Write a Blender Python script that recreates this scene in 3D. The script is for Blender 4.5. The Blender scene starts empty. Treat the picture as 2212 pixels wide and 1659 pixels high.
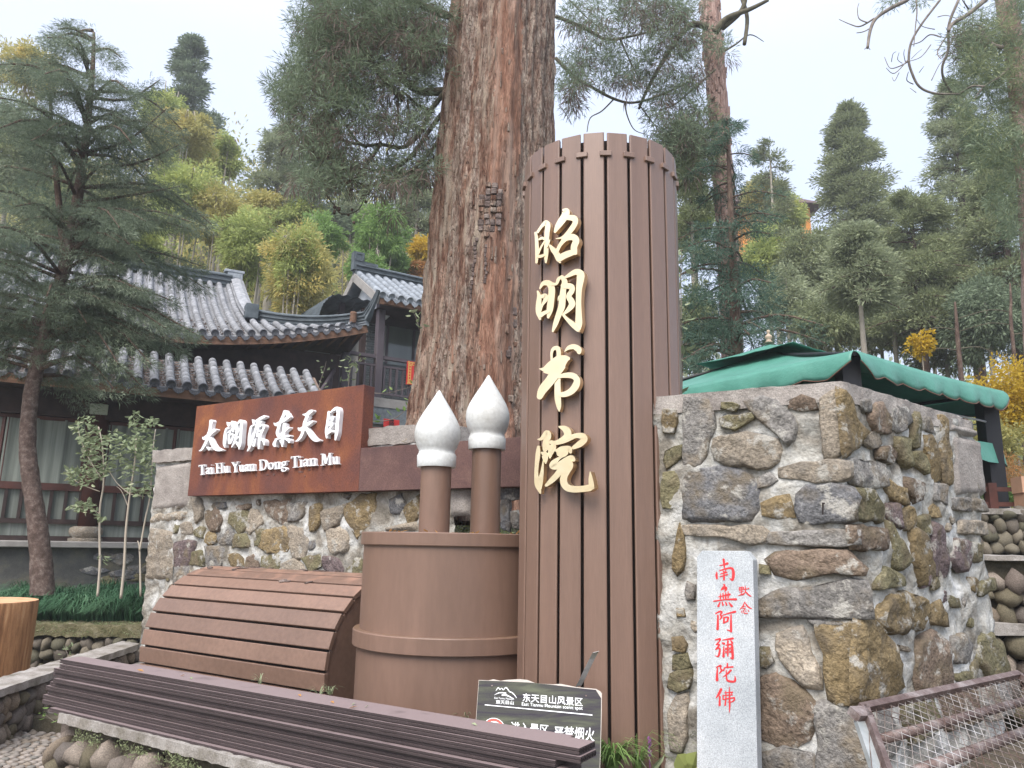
import bpy, bmesh, math, random
import numpy as np
from mathutils import Vector, Matrix, noise as mnoise
random.seed(7); rng = np.random.default_rng(11)
SC = bpy.context.scene
COL = SC.collection

# ------------------------------------------------------------------ camera
F_PX, CX, CY, EYE = 1661.0, 1106.0, 829.5, 1.6          # focal length in units of a 2212 px wide picture
PITCH, ROLL = math.radians(11.7), math.radians(1.06)
_f = Vector((0, math.cos(PITCH), math.sin(PITCH)))
_r0 = Vector((1, 0, 0)); _u0 = _r0.cross(_f)
_r = math.cos(ROLL)*_r0 + math.sin(ROLL)*_u0
_u = -math.sin(ROLL)*_r0 + math.cos(ROLL)*_u0
cam = bpy.data.cameras.new('camera'); camo = bpy.data.objects.new('camera', cam); COL.objects.link(camo)
cam.sensor_width = 36; cam.sensor_fit = 'HORIZONTAL'; cam.lens = 36*F_PX/2212; cam.clip_start = 0.05; cam.clip_end = 2000
mw = Matrix((( _r[0], _u[0], -_f[0], 0), (_r[1], _u[1], -_f[1], 0), (_r[2], _u[2], -_f[2], EYE), (0, 0, 0, 1)))
camo.matrix_world = mw
SC.camera = camo
EYEV = Vector((0, 0, EYE))

# ------------------------------------------------------------------ light: overcast daylight
SUN_EL, SUN_AZ = 52, 205      # degrees; azimuth clockwise from +Y, light comes from behind-left of the camera
world = bpy.data.worlds.new('World'); SC.world = world; world.use_nodes = True
wn = world.node_tree.nodes; wl = world.node_tree.links; wn.clear()
wout = wn.new('ShaderNodeOutputWorld'); wbg = wn.new('ShaderNodeBackground'); wbg2 = wn.new('ShaderNodeBackground'); wmix = wn.new('ShaderNodeAddShader')
sky = wn.new('ShaderNodeTexSky'); sky.sky_type = 'NISHITA'; sky.sun_disc = False
sky.sun_elevation = math.radians(SUN_EL); sky.sun_rotation = math.radians(SUN_AZ)
sky.air_density = 1.0; sky.dust_density = 3.0
wl.new(sky.outputs[0], wbg.inputs[0]); wbg.inputs[1].default_value = 0.05
# cloud deck: pale and nearly even in view, brightened at the unseen zenith for more light, with very faint structure
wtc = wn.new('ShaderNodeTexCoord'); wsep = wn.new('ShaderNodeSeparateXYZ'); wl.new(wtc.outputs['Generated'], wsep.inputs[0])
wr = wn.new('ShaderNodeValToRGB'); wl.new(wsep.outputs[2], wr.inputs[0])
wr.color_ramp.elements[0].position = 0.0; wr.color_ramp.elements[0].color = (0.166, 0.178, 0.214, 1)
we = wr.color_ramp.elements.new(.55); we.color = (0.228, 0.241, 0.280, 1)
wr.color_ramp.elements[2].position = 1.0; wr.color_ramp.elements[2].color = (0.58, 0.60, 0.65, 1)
wno = wn.new('ShaderNodeTexNoise'); wno.inputs['Scale'].default_value = 1.6; wno.inputs['Detail'].default_value = 4
wl.new(wtc.outputs['Generated'], wno.inputs['Vector'])
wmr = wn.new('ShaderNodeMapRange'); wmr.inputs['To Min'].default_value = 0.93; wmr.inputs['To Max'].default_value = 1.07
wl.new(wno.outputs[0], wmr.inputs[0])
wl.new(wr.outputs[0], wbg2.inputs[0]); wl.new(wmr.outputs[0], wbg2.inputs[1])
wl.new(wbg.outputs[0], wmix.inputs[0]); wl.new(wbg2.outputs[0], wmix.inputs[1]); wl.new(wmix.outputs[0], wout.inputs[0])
sun = bpy.data.lights.new('sun', 'SUN'); suno = bpy.data.objects.new('sun', sun); COL.objects.link(suno)
sun.energy = 1.5; sun.angle = math.radians(40); sun.color = (1, .95, .88)
_el, _az = math.radians(SUN_EL), math.radians(SUN_AZ)
sdir = Vector((math.sin(_az)*math.cos(_el), math.cos(_az)*math.cos(_el), math.sin(_el)))
suno.rotation_euler = sdir.to_track_quat('Z', 'Y').to_euler()
SC.view_settings.view_transform = 'Standard'; SC.view_settings.look = 'None'; SC.view_settings.gamma = 1
SC.view_settings.use_curve_mapping = False
SC.view_settings.exposure = 1.72
SC.cycles.max_bounces = 6; SC.cycles.diffuse_bounces = 4; SC.cycles.transparent_max_bounces = 4

# ------------------------------------------------------------------ picture geometry -> place geometry
def ray(px, py): return _f + _r*((px-CX)/F_PX) - _u*((py-CY)/F_PX)
def aty(px, py, Y):
    d = ray(px, py); return EYEV + d*(Y/d[1])
def atz(px, py, Z):
    d = ray(px, py); return EYEV + d*((Z-EYE)/d[2])
def atpl(px, py, O, n):
    d = ray(px, py); n = Vector(n); return EYEV + d*((Vector(O)-EYEV).dot(n)/d.dot(n))

# ------------------------------------------------------------------ object helpers
def link(o, parent=None):
    COL.objects.link(o)
    if parent is not None: o.parent = parent
    return o
def tag(o, label=None, cat=None, group=None, kind=None):
    if label: o['label'] = label
    if cat: o['category'] = cat
    if group: o['group'] = group
    if kind: o['kind'] = kind
    return o
def empty(name, loc=(0, 0, 0), label=None, cat=None, group=None, rz=0):
    o = bpy.data.objects.new(name, None); o.location = loc; o.rotation_euler = (0, 0, rz); o.empty_display_size = .1
    link(o); return tag(o, label, cat, group)
def place(o, parent):
    """parent keeping the world position (parents here are unrotated empties unless built local)"""
    o.parent = parent; o.matrix_parent_inverse = Matrix.Translation(-Vector(parent.location)); return o
def mesh(name, V, Fc, mat=None, smooth=False):
    me = bpy.data.meshes.new(name)
    me.from_pydata([tuple(v) for v in V], [], [tuple(f) for f in Fc]); 
    if mat: me.materials.append(mat)
    if smooth: me.polygons.foreach_set('use_smooth', [True]*len(me.polygons))
    me.update(); return me
def ob(name, V, Fc, mat=None, parent=None, smooth=False, world=True):
    o = bpy.data.objects.new(name, mesh(name, V, Fc, mat, smooth)); COL.objects.link(o)
    if parent is not None:
        if world: place(o, parent)
        else: o.parent = parent
    return o
def obm(name, me, parent=None, mtx=None, world=True):
    o = bpy.data.objects.new(name, me); COL.objects.link(o)
    if mtx is not None: o.matrix_basis = mtx
    if parent is not None:
        if world: place(o, parent)
        else: o.parent = parent
    return o
def npmesh(name, V, n, k, mat):
    """V: (n*k,3) array of n faces with k corners each"""
    me = bpy.data.meshes.new(name); me.vertices.add(n*k); me.vertices.foreach_set('co', V.astype(np.float32).ravel())
    me.loops.add(n*k); me.loops.foreach_set('vertex_index', np.arange(n*k, dtype=np.int32))
    me.polygons.add(n); me.polygons.foreach_set('loop_start', np.arange(0, n*k, k, dtype=np.int32))
    me.polygons.foreach_set('loop_total', np.full(n, k, dtype=np.int32))
    me.materials.append(mat); me.update(calc_edges=True); return me

class MB:
    def __init__(s): s.V = []; s.F = []
    def add(s, V, Fc):
        b = len(s.V); s.V += [Vector(v) for v in V]; s.F += [tuple(i+b for i in f) for f in Fc]
    def box(s, c, sx, sy, sz, ax=None):
        """box centred c, half sizes, axes optional (3 vectors)"""
        a, b, d = ax or (Vector((1, 0, 0)), Vector((0, 1, 0)), Vector((0, 0, 1))); c = Vector(c)
        V = [c + a*(sx*i) + b*(sy*j) + d*(sz*k) for i in (-1, 1) for j in (-1, 1) for k in (-1, 1)]
        s.add(V, [(0, 1, 3, 2), (4, 6, 7, 5), (0, 4, 5, 1), (2, 3, 7, 6), (0, 2, 6, 4), (1, 5, 7, 3)])
    def bar(s, p, q, w, h=None, up=(0, 0, 1)):
        p, q = Vector(p), Vector(q); h = h or w; d = (q-p); L = d.length; d.normalize()
        a = d.cross(Vector(up));
        if a.length < 1e-4: a = d.cross(Vector((1, 0, 0)))
        a.normalize(); b = a.cross(d)
        s.box((p+q)/2, L/2, w/2, h/2, (d, a, b))
    def tube(s, pts, rad, n=8, cap=True, squash=None):
        pts = [Vector(p) for p in pts]; rs = rad if hasattr(rad, '__len__') else [rad]*len(pts)
        V = []; Fc = []; prev = None
        for i, p in enumerate(pts):
            t = (pts[min(i+1, len(pts)-1)]-pts[max(i-1, 0)]).normalized()
            if prev is None:
                a = t.cross(Vector((0, 0, 1)));
                if a.length < .05: a = t.cross(Vector((0, 1, 0)))
            else: a = prev - t*prev.dot(t)
            a.normalize(); prev = a.copy(); b = t.cross(a)
            for k in range(n):
                an = 2*math.pi*k/n; V.append(p + (a*math.cos(an)+b*math.sin(an))*rs[i])
        for i in range(len(pts)-1):
            for k in range(n):
                k2 = (k+1) % n; Fc.append((i*n+k, i*n+k2, (i+1)*n+k2, (i+1)*n+k))
        if cap: Fc.append(tuple(range(n))[::-1]); Fc.append(tuple(range((len(pts)-1)*n, len(pts)*n)))
        s.add(V, Fc)
    def lathe(s, prof, c=(0, 0, 0), n=40):
        c = Vector(c); V = []; Fc = []
        for (r, z) in prof:
            for k in range(n):
                a = 2*math.pi*k/n; V.append(c+Vector((r*math.cos(a), r*math.sin(a), z)))
        for i in range(len(prof)-1):
            for k in range(n):
                k2 = (k+1) % n; Fc.append((i*n+k, i*n+k2, (i+1)*n+k2, (i+1)*n+k))
        s.add(V, Fc)
    def prism(s, poly, O, ax, ay, n, d0, d1):
        """polygon (x,y list) in plane O,ax,ay extruded along n from d0 to d1"""
        m = len(poly); O = Vector(O)
        V = [O+ax*x+ay*y+n*d0 for x, y in poly]+[O+ax*x+ay*y+n*d1 for x, y in poly]
        Fc = [tuple(range(m))[::-1], tuple(range(m, 2*m))]+[(i, (i+1) % m, (i+1) % m+m, i+m) for i in range(m)]
        s.add(V, Fc)
    def build(s, name, mat, parent=None, smooth=False, world=True, label=None):
        o = ob(name, s.V, s.F, mat, parent, smooth, world)
        if label: o['label'] = label
        return o
def autosmooth(o, deg=40):
    """smooth shading with edges sharper than deg kept"""
    me = o.data; bm = bmesh.new(); bm.from_mesh(me); bmesh.ops.remove_doubles(bm, verts=bm.verts, dist=1e-5)
    bmesh.ops.recalc_face_normals(bm, faces=bm.faces)
    for f in bm.faces: f.smooth = True
    for e in bm.edges:
        if len(e.link_faces) == 2 and e.calc_face_angle(0) > math.radians(deg): e.smooth = False
    bm.to_mesh(me); bm.free(); return o
def bevel(o, w, seg=2, deg=30):
    me = o.data; bm = bmesh.new(); bm.from_mesh(me); bmesh.ops.remove_doubles(bm, verts=bm.verts, dist=1e-5)
    bmesh.ops.recalc_face_normals(bm, faces=bm.faces)
    ed = [e for e in bm.edges if len(e.link_faces) == 2 and e.calc_face_angle(0) > math.radians(deg)]
    bmesh.ops.bevel(bm, geom=ed, offset=w, segments=seg, affect='EDGES', profile=.6, clamp_overlap=True)
    bm.to_mesh(me); bm.free(); return o

# ------------------------------------------------------------------ materials
def lin(c):
    return tuple(((x/255)/12.92 if x <= 10 else (((x/255)+.055)/1.055)**2.4) for x in c)
def mat(name, stops, scale=5, detail=5, rough=.8, bump=.3, bscale=30, metal=0, drive='noise', stretch=(1, 1, 1), objmix=0.0, objcols=None,
        spec=.3, fine=0.0, finescale=120, dist=0.0, transl=0.0, coord='Object', roughvar=0, bdist=.01, coat=0, objshade=0.0, top=None, smear_or_pit=None, blend=None):
    """procedural material: colour ramp over noise (or random per island / object), optional second colour set per object, bump"""
    m = bpy.data.materials.new(name); m.use_nodes = True; nt = m.node_tree; N = nt.nodes; L = nt.links; N.clear()
    out = N.new('ShaderNodeOutputMaterial'); bs = N.new('ShaderNodeBsdfPrincipled')
    tc = N.new('ShaderNodeTexCoord'); mp = N.new('ShaderNodeMapping'); mp.inputs['Scale'].default_value = stretch
    L.new(tc.outputs[coord], mp.inputs[0])
    if objshade or objcols or objmix:
        oi = N.new('ShaderNodeObjectInfo')
        ad = N.new('ShaderNodeVectorMath'); ad.operation = 'MULTIPLY_ADD'
        L.new(oi.outputs['Random'], ad.inputs[0]); ad.inputs[1].default_value = (37, 53, 71); L.new(mp.outputs[0], ad.inputs[2]); vec = ad.outputs[0]
    else: vec = mp.outputs[0]
    no = N.new('ShaderNodeTexNoise'); no.inputs['Scale'].default_value = scale; no.inputs['Detail'].default_value = detail
    no.inputs['Roughness'].default_value = .62; no.inputs['Distortion'].default_value = dist
    L.new(vec, no.inputs['Vector'])
    rp = N.new('ShaderNodeValToRGB'); cr = rp.color_ramp
    while len(cr.elements) < len(stops): cr.elements.new(.5)
    for e, (p, c) in zip(cr.elements, stops): e.position = p; e.color = (*c, 1)
    if drive == 'noise': L.new(no.outputs[0], rp.inputs[0])
    elif drive == 'island':
        ge = N.new('ShaderNodeNewGeometry')
        mx0 = N.new('ShaderNodeMath'); mx0.operation = 'MULTIPLY_ADD'; mx0.inputs[1].default_value = .45
        sb = N.new('ShaderNodeMath'); sb.operation = 'MULTIPLY_ADD'; L.new(no.outputs[0], sb.inputs[0]); sb.inputs[1].default_value = 1.5; sb.inputs[2].default_value = -.48
        L.new(ge.outputs['Random Per Island'], mx0.inputs[0]); L.new(sb.outputs[0], mx0.inputs[2]); L.new(mx0.outputs[0], rp.inputs[0])
    col = rp.outputs[0]
    if objcols:
        r2 = N.new('ShaderNodeValToRGB'); c2 = r2.color_ramp; c2.interpolation = 'CONSTANT'
        while len(c2.elements) < len(objcols): c2.elements.new(.5)
        for i, (e, c) in enumerate(zip(c2.elements, objcols)): e.position = i/len(objcols); e.color = (*c, 1)
        L.new(oi.outputs['Random'], r2.inputs[0])
        mx = N.new('ShaderNodeMix'); mx.data_type = 'RGBA'; mx.blend_type = 'MULTIPLY'; mx.inputs[0].default_value = 1
        L.new(r2.outputs[0], mx.inputs[6]); L.new(col, mx.inputs[7]); col = mx.outputs[2]
    if objshade:
        mr = N.new('ShaderNodeMapRange'); mr.inputs['To Min'].default_value = 1-objshade; mr.inputs['To Max'].default_value = 1+objshade
        wn_ = N.new('ShaderNodeTexWhiteNoise'); wn_.noise_dimensions = '1D'; L.new(oi.outputs['Random'], wn_.inputs['W']); L.new(wn_.outputs[0], mr.inputs[0])
        mx = N.new('ShaderNodeVectorMath'); mx.operation = 'MULTIPLY'; L.new(col, mx.inputs[0]); L.new(mr.outputs[0], mx.inputs[1]); col = mx.outputs[0]
    if fine:
        n3 = N.new('ShaderNodeTexNoise'); n3.inputs['Scale'].default_value = finescale; n3.inputs['Detail'].default_value = 3; L.new(vec, n3.inputs['Vector'])
        mr = N.new('ShaderNodeMapRange'); mr.inputs['From Min'].default_value = .3; mr.inputs['From Max'].default_value = .7
        mr.inputs['To Min'].default_value = 1-fine; mr.inputs['To Max'].default_value = 1+fine; L.new(n3.outputs[0], mr.inputs[0])
        mx = N.new('ShaderNodeVectorMath'); mx.operation = 'MULTIPLY'; L.new(col, mx.inputs[0]); L.new(mr.outputs[0], mx.inputs[1]); col = mx.outputs[0]
    if blend:  # a second mineral colour in broad patches
        n6 = N.new('ShaderNodeTexNoise'); n6.inputs['Scale'].default_value = blend[1]; n6.inputs['Detail'].default_value = 3; L.new(vec, n6.inputs['Vector'])
        mr = N.new('ShaderNodeMapRange'); mr.inputs['From Min'].default_value = .48; mr.inputs['From Max'].default_value = .66; mr.inputs['To Max'].default_value = .75; L.new(n6.outputs[0], mr.inputs[0])
        mx = N.new('ShaderNodeMix'); mx.data_type = 'RGBA'; L.new(mr.outputs[0], mx.inputs[0]); L.new(col, mx.inputs[6]); mx.inputs[7].default_value = (*blend[0], 1); col = mx.outputs[2]
    if smear_or_pit:  # mortar smears on stones; on bark, dark pits with cavity shade painted in
        n5 = N.new('ShaderNodeTexNoise'); n5.inputs['Scale'].default_value = smear_or_pit[2]; n5.inputs['Detail'].default_value = 9; n5.inputs['Roughness'].default_value = .7; L.new(tc.outputs['Object'], n5.inputs['Vector'])
        mr = N.new('ShaderNodeMapRange'); mr.inputs['From Min'].default_value = smear_or_pit[1]; mr.inputs['From Max'].default_value = smear_or_pit[1]+.06; mr.inputs['To Max'].default_value = .85; L.new(n5.outputs[0], mr.inputs[0])
        mx = N.new('ShaderNodeMix'); mx.data_type = 'RGBA'; L.new(mr.outputs[0], mx.inputs[0]); L.new(col, mx.inputs[6]); mx.inputs[7].default_value = (*smear_or_pit[0], 1); col = mx.outputs[2]
    if top:   # dust, litter, moss or painted board-top light on upward faces: (colour, threshold, noise scale)
        ge2 = N.new('ShaderNodeNewGeometry'); sx = N.new('ShaderNodeSeparateXYZ'); L.new(ge2.outputs['Normal'], sx.inputs[0])
        n4 = N.new('ShaderNodeTexNoise'); n4.inputs['Scale'].default_value = top[2]; n4.inputs['Detail'].default_value = 5; L.new(tc.outputs['Object'], n4.inputs['Vector'])
        am = N.new('ShaderNodeMath'); am.operation = 'ADD'; L.new(sx.outputs[2], am.inputs[0]); L.new(n4.outputs[0], am.inputs[1])
        mr = N.new('ShaderNodeMapRange'); mr.inputs['From Min'].default_value = top[1]; mr.inputs['From Max'].default_value = top[1]+.25; L.new(am.outputs[0], mr.inputs[0])
        mx = N.new('ShaderNodeMix'); mx.data_type = 'RGBA'; L.new(mr.outputs[0], mx.inputs[0]); L.new(col, mx.inputs[6]); mx.inputs[7].default_value = (*top[0], 1); col = mx.outputs[2]
    L.new(col, bs.inputs['Base Color'])
    bs.inputs['Roughness'].default_value = rough; bs.inputs['Metallic'].default_value = metal; bs.inputs['Specular IOR Level'].default_value = spec
    bs.inputs['Coat Weight'].default_value = coat; bs.inputs['Coat Roughness'].default_value = .3
    if roughvar:
        mr = N.new('ShaderNodeMapRange'); mr.inputs['To Min'].default_value = rough-roughvar; mr.inputs['To Max'].default_value = rough+roughvar
        L.new(no.outputs[0], mr.inputs[0]); L.new(mr.outputs[0], bs.inputs['Roughness'])
    if bump:
        n2 = N.new('ShaderNodeTexNoise'); n2.inputs['Scale'].default_value = bscale; n2.inputs['Detail'].default_value = 6; n2.inputs['Roughness'].default_value = .6
        L.new(vec, n2.inputs['Vector']); bp = N.new('ShaderNodeBump'); bp.inputs['Strength'].default_value = bump; bp.inputs['Distance'].default_value = bdist
        L.new(n2.outputs[0], bp.inputs['Height']); L.new(bp.outputs[0], bs.inputs['Normal'])
    if transl:
        tr = N.new('ShaderNodeBsdfTranslucent'); L.new(col, tr.inputs[0]); ms = N.new('ShaderNodeMixShader'); ms.inputs[0].default_value = transl
        L.new(bs.outputs[0], ms.inputs[1]); L.new(tr.outputs[0], ms.inputs[2]); L.new(ms.outputs[0], out.inputs[0])
    else: L.new(bs.outputs[0], out.inputs[0])
    return m
def plain(name, c, rough=.6, metal=0, var=.12, bump=.1, bscale=60, **k):
    return mat(name, [(.25, tuple(x*(1-var) for x in c)), (.75, tuple(min(1, x*(1+var)) for x in c))], rough=rough, metal=metal, bump=bump, bscale=bscale, **k)

MT = {}
# brown coated aluminium of the scroll, pot and handles
BR = (.172, .106, .078)
MT['brown'] = mat('brown_coating', [(.2, tuple(x*.86 for x in BR)), (.5, BR), (.85, tuple(x*1.2 for x in BR))], scale=1.6, detail=6, rough=.42, bump=.06, bscale=90,
                  fine=.07, finescale=30, stretch=(6, 6, .35), spec=.5, objshade=.07, roughvar=.1, coat=.15)
MT['brown_pot'] = mat('brown_pot_coating', [(.2, tuple(x*.82 for x in BR)), (.5, BR), (.85, tuple(x*1.25 for x in BR))], scale=1.5, detail=7, rough=.45, bump=.06, bscale=60,
                  fine=.05, finescale=18, stretch=(2, 2, .45), spec=.45, roughvar=.1, dist=.6, top=((.16, .10, .06), 1.35, 12))
MT['brown_slat'] = mat('brown_slat_coating', [(.2, tuple(x*.88 for x in BR)), (.5, BR), (.85, tuple(x*1.22 for x in BR))], scale=2, detail=6, rough=.45, bump=.05, bscale=60,
                  fine=.10, finescale=30, spec=.45, objshade=.14, roughvar=.1, top=((.30, .17, .12), 1.42, 7))
MT['seam_dark'] = plain('dark_seam_paint', (.018, .012, .011), rough=.9)
MT['gold'] = mat('polished_gold', [(.2, (.80, .60, .34)), (.5, (.88, .71, .44)), (.8, (.95, .82, .58))], scale=2.2, detail=3, rough=.3, metal=1, bump=.12, bscale=3, bdist=.05, roughvar=.06)
MT['gold_side'] = plain('gold_edge', (.55, .36, .17), rough=.35, metal=1)
MT['white_letter'] = mat('white_letter_paint', [(.3, (.72, .73, .75)), (.7, (.82, .83, .84))], scale=6, rough=.5, bump=.03, fine=.04)
MT['corten'] = mat('rusted_steel', [(.18, (.075, .036, .034)), (.38, (.11, .046, .038)), (.53, (.15, .055, .035)), (.66, (.21, .078, .036)), (.85, (.32, .135, .05))],
                   scale=2.0, detail=12, rough=.82, bump=.25, bscale=140, fine=.22, finescale=90, dist=.5, spec=.2, stretch=(1, 1, .8))
MT['corten2'] = mat('purple_rusted_steel', [(.2, (.075, .045, .045)), (.45, (.105, .06, .055)), (.65, (.14, .082, .07)), (.85, (.22, .14, .11))],
                   scale=4, detail=12, rough=.8, bump=.25, bscale=140, fine=.2, finescale=90, dist=.5, spec=.2)
MT['tip'] = mat('pale_plaster_tip', [(.25, (.43, .43, .40)), (.42, (.53, .54, .53)), (.6, (.58, .60, .60)), (.8, (.62, .645, .65))], scale=5, detail=8, rough=.5, bump=.12, bscale=22, fine=.09, finescale=45, spec=.35)
MT['granite'] = mat('pale_granite', [(.3, (.33, .355, .375)), (.5, (.41, .435, .455)), (.75, (.50, .515, .525))], scale=3, detail=4, rough=.75, bump=.1, bscale=220, fine=.30, finescale=190)
MT['red'] = plain('red_carved_paint', (.55, .035, .04), rough=.6)
STONEV = [(.2, (.45, .45, .45)), (.42, (.8, .8, .8)), (.55, (1, 1, 1)), (.75, (1.25, 1.22, 1.18))]
def stone(name, c1, c2, c3, b2=(.15, .12, .08)):
    return mat(name, [(.18, c1), (.42, c2), (.56, c2), (.8, c3)], scale=8, detail=12, rough=.92, bump=1.0, bscale=26, bdist=.03, fine=.35, finescale=70, dist=1.0, spec=.15, objshade=.2, smear_or_pit=((.37, .355, .32), .55, 7), blend=(b2, 7))
MT['s_grey'] = stone('grey_stone', (.085, .08, .075), (.20, .19, .178), (.34, .32, .295), (.20, .16, .11))
MT['s_dark'] = stone('dark_basalt_stone', (.05, .05, .052), (.14, .14, .145), (.26, .255, .25))
MT['s_ochre'] = stone('ochre_stone', (.075, .06, .035), (.205, .155, .085), (.36, .28, .165), (.13, .105, .075))
MT['s_brown'] = stone('brown_stone', (.06, .046, .04), (.165, .125, .095), (.31, .235, .175))
MT['s_olive'] = stone('mossy_olive_stone', (.05, .05, .03), (.15, .135, .08), (.28, .245, .155))
MT['s_tan'] = stone('tan_stone', (.13, .11, .09), (.28, .24, .19), (.46, .40, .32), (.20, .18, .155))
MT['s_pink'] = stone('purplish_stone', (.06, .045, .05), (.15, .115, .115), (.25, .20, .19))
MT['mortar'] = mat('pale_lime_mortar', [(.26, (.10, .09, .07)), (.40, (.22, .20, .17)), (.50, (.35, .34, .31)), (.62, (.50, .50, .485)), (.8, (.64, .65, .66))], scale=3.2, detail=12, rough=.95, bump=.9, bscale=18,
                   bdist=.03, fine=.16, finescale=60, dist=.8, spec=.1)
MT['concrete'] = mat('grey_concrete', [(.2, (.15, .13, .12)), (.5, (.27, .245, .225)), (.8, (.40, .37, .34))], scale=5, detail=11, rough=.95, bump=.8, bscale=45, bdist=.012, fine=.25, finescale=140, spec=.1)
MT['cap'] = mat('pale_mossy_cap_concrete', [(.25, (.10, .09, .06)), (.45, (.23, .21, .19)), (.7, (.38, .36, .34))], scale=6, detail=11, rough=.95, bump=.7, bscale=45, fine=.2, finescale=120, spec=.1)
MT['pebble'] = mat('river_pebble', [(.25, (.45, .42, .38)), (.45, (.9, .88, .85)), (.62, (1.3, 1.27, 1.22)), (.75, (2.0, 1.95, 1.9))], scale=11, detail=12, rough=.8, bump=.7, bscale=45, fine=.22, finescale=90, spec=.25,
                   objcols=[(.145, .12, .105), (.19, .16, .14), (.12, .105, .095), (.24, .205, .175), (.165, .142, .125), (.19, .155, .12), (.13, .115, .08)], top=((.13, .115, .05), 1.62, 20))
MT['pebble_dark'] = mat('dark_mossy_pebble', [(.2, (.5, .5, .45)), (.45, (.9, .88, .85)), (.8, (1.3, 1.3, 1.2))], scale=9, detail=10, rough=.8, bump=.4, bscale=45, fine=.2, finescale=90, spec=.2,
                   objcols=[(.12, .105, .09), (.15, .135, .105), (.10, .095, .07), (.17, .15, .12)], top=((.13, .12, .05), 1.5, 14))  # darker pebble tones with moss on upward faces
MT['pebble_path'] = mat('path_pebble', [(.3, (.8, .8, .8)), (.7, (1.15, 1.15, 1.15))], scale=9, rough=.8, bump=.3, objcols=[(.19, .17, .15), (.24, .21, .185), (.16, .15, .135), (.21, .175, .14)])
MT['soil'] = mat('brown_soil', [(.2, (.035, .028, .02)), (.5, (.075, .06, .042)), (.8, (.13, .105, .075))], scale=9, detail=10, rough=.95, bump=.8, bscale=40, bdist=.02, fine=.3)
MT['forest_floor'] = mat('forest_floor', [(.2, (.03, .035, .018)), (.5, (.07, .07, .035)), (.8, (.13, .115, .06))], scale=1.2, detail=12, rough=.95, bump=.8, bscale=8, bdist=.1)
MT['grout'] = mat('sandy_grout', [(.3, (.14, .11, .085)), (.7, (.25, .205, .16))], scale=14, detail=9, rough=.95, bump=.6, bscale=80, fine=.2)
MT['mud_joint'] = mat('dark_wall_joint', [(.3, (.045, .04, .025)), (.55, (.09, .078, .055)), (.8, (.16, .14, .10))], scale=9, detail=9, rough=.98, bump=.8, bscale=50, fine=.25)
MT['wpc'] = mat('dark_composite_board', [(.3, (.035, .025, .026)), (.7, (.06, .044, .045))], scale=3, detail=8, rough=.6, bump=.1, bscale=80, fine=.12, finescale=90, objshade=.12, spec=.4, top=((.20, .155, .155), 1.15, 5))  # side shade put into the dark base colour, dusty tops made pale
MT['wpc_hole_shade'] = plain('board_hole_shade', (.012, .008, .008), rough=.9)  # near-black, paints the shade inside the board holes
MT['signwood'] = mat('dark_wood_print', [(.2, (.018, .016, .02)), (.42, (.042, .038, .045)), (.55, (.06, .062, .05)), (.78, (.12, .13, .085))], scale=3.5, detail=9, rough=.75, bump=.05, stretch=(1, 1, 9), dist=.6, spec=.15)
MT['signedge'] = plain('pale_board_edge', (.42, .38, .34), rough=.7)
MT['print_white'] = plain('white_print', (.80, .82, .82), rough=.5, bump=0)
MT['print_red'] = plain('red_print', (.62, .07, .05), rough=.5, bump=0)
MT['metal'] = mat('galvanised_metal', [(.3, (.18, .17, .165)), (.7, (.60, .59, .59))], scale=5, rough=.42, metal=.45, bump=.1)
MT['rustmetal'] = mat('rusty_pink_metal', [(.3, (.08, .05, .045)), (.5, (.14, .10, .09)), (.8, (.38, .34, .33))], scale=9, detail=9, rough=.55, metal=.35, bump=.3, bscale=60, fine=.2)
MT['grey_metal'] = mat('grey_painted_metal', [(.3, (.22, .24, .24)), (.7, (.36, .38, .38))], scale=8, rough=.5, metal=.2, bump=.1)
MT['wire'] = mat('thin_wire', [(.4, (.16, .10, .08)), (.55, (.40, .36, .33)), (.7, (.75, .74, .74))], scale=6, rough=.4, metal=.5, bump=0)
MT['canvas'] = mat('green_canvas', [(.3, (.048, .178, .135)), (.7, (.072, .24, .185))], scale=2.5, detail=6, rough=.5, bump=.35, bscale=3, bdist=.06, fine=.05, spec=.5)
MT['piping'] = plain('brown_piping', (.12, .06, .04))
MT['black'] = plain('black_frame', (.012, .012, .014), rough=.5)
MT['finial'] = plain('beige_finial', (.42, .33, .25))
MT['palepole'] = plain('pale_aluminium_tube', (.5, .5, .52), rough=.35, metal=.5)
MT['tile'] = mat('grey_roof_tile', [(.2, (.12, .123, .13)), (.5, (.225, .23, .245)), (.8, (.37, .38, .40))], scale=7, detail=10, rough=.8, bump=.3, bscale=50, fine=.15, finescale=60, objshade=.16, spec=.25)
MT['tile2'] = mat('blue_grey_roof_tile', [(.2, (.16, .18, .21)), (.5, (.235, .26, .29)), (.8, (.33, .36, .40))], scale=7, detail=8, rough=.75, bump=.2, bscale=50, fine=.08, objshade=.12, spec=.3)
MT['tile_disc'] = mat('tile_end_disc', [(.3, (.085, .09, .105)), (.7, (.15, .155, .175))], scale=30, rough=.85, bump=.8, bscale=60, bdist=.02)
MT['ridge'] = mat('dark_ridge_tile', [(.3, (.045, .058, .066)), (.7, (.10, .12, .135))], scale=6, detail=8, rough=.7, bump=.2, fine=.1, spec=.35)
MT['litter'] = mat('dead_needle_litter', [(.3, (.11, .075, .055)), (.5, (.20, .145, .115)), (.75, (.33, .25, .20))], scale=22, detail=9, rough=.95, bump=.9, bscale=60, bdist=.02, fine=.4, finescale=100)
MT['fascia'] = mat('brown_fascia_wood', [(.3, (.095, .05, .032)), (.7, (.22, .125, .08))], scale=5, detail=8, rough=.8, bump=.2, stretch=(.4, .4, 3), fine=.2)
MT['darkwood'] = mat('dark_timber', [(.3, (.022, .014, .013)), (.7, (.055, .034, .030))], scale=5, rough=.7, bump=.15)
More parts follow.
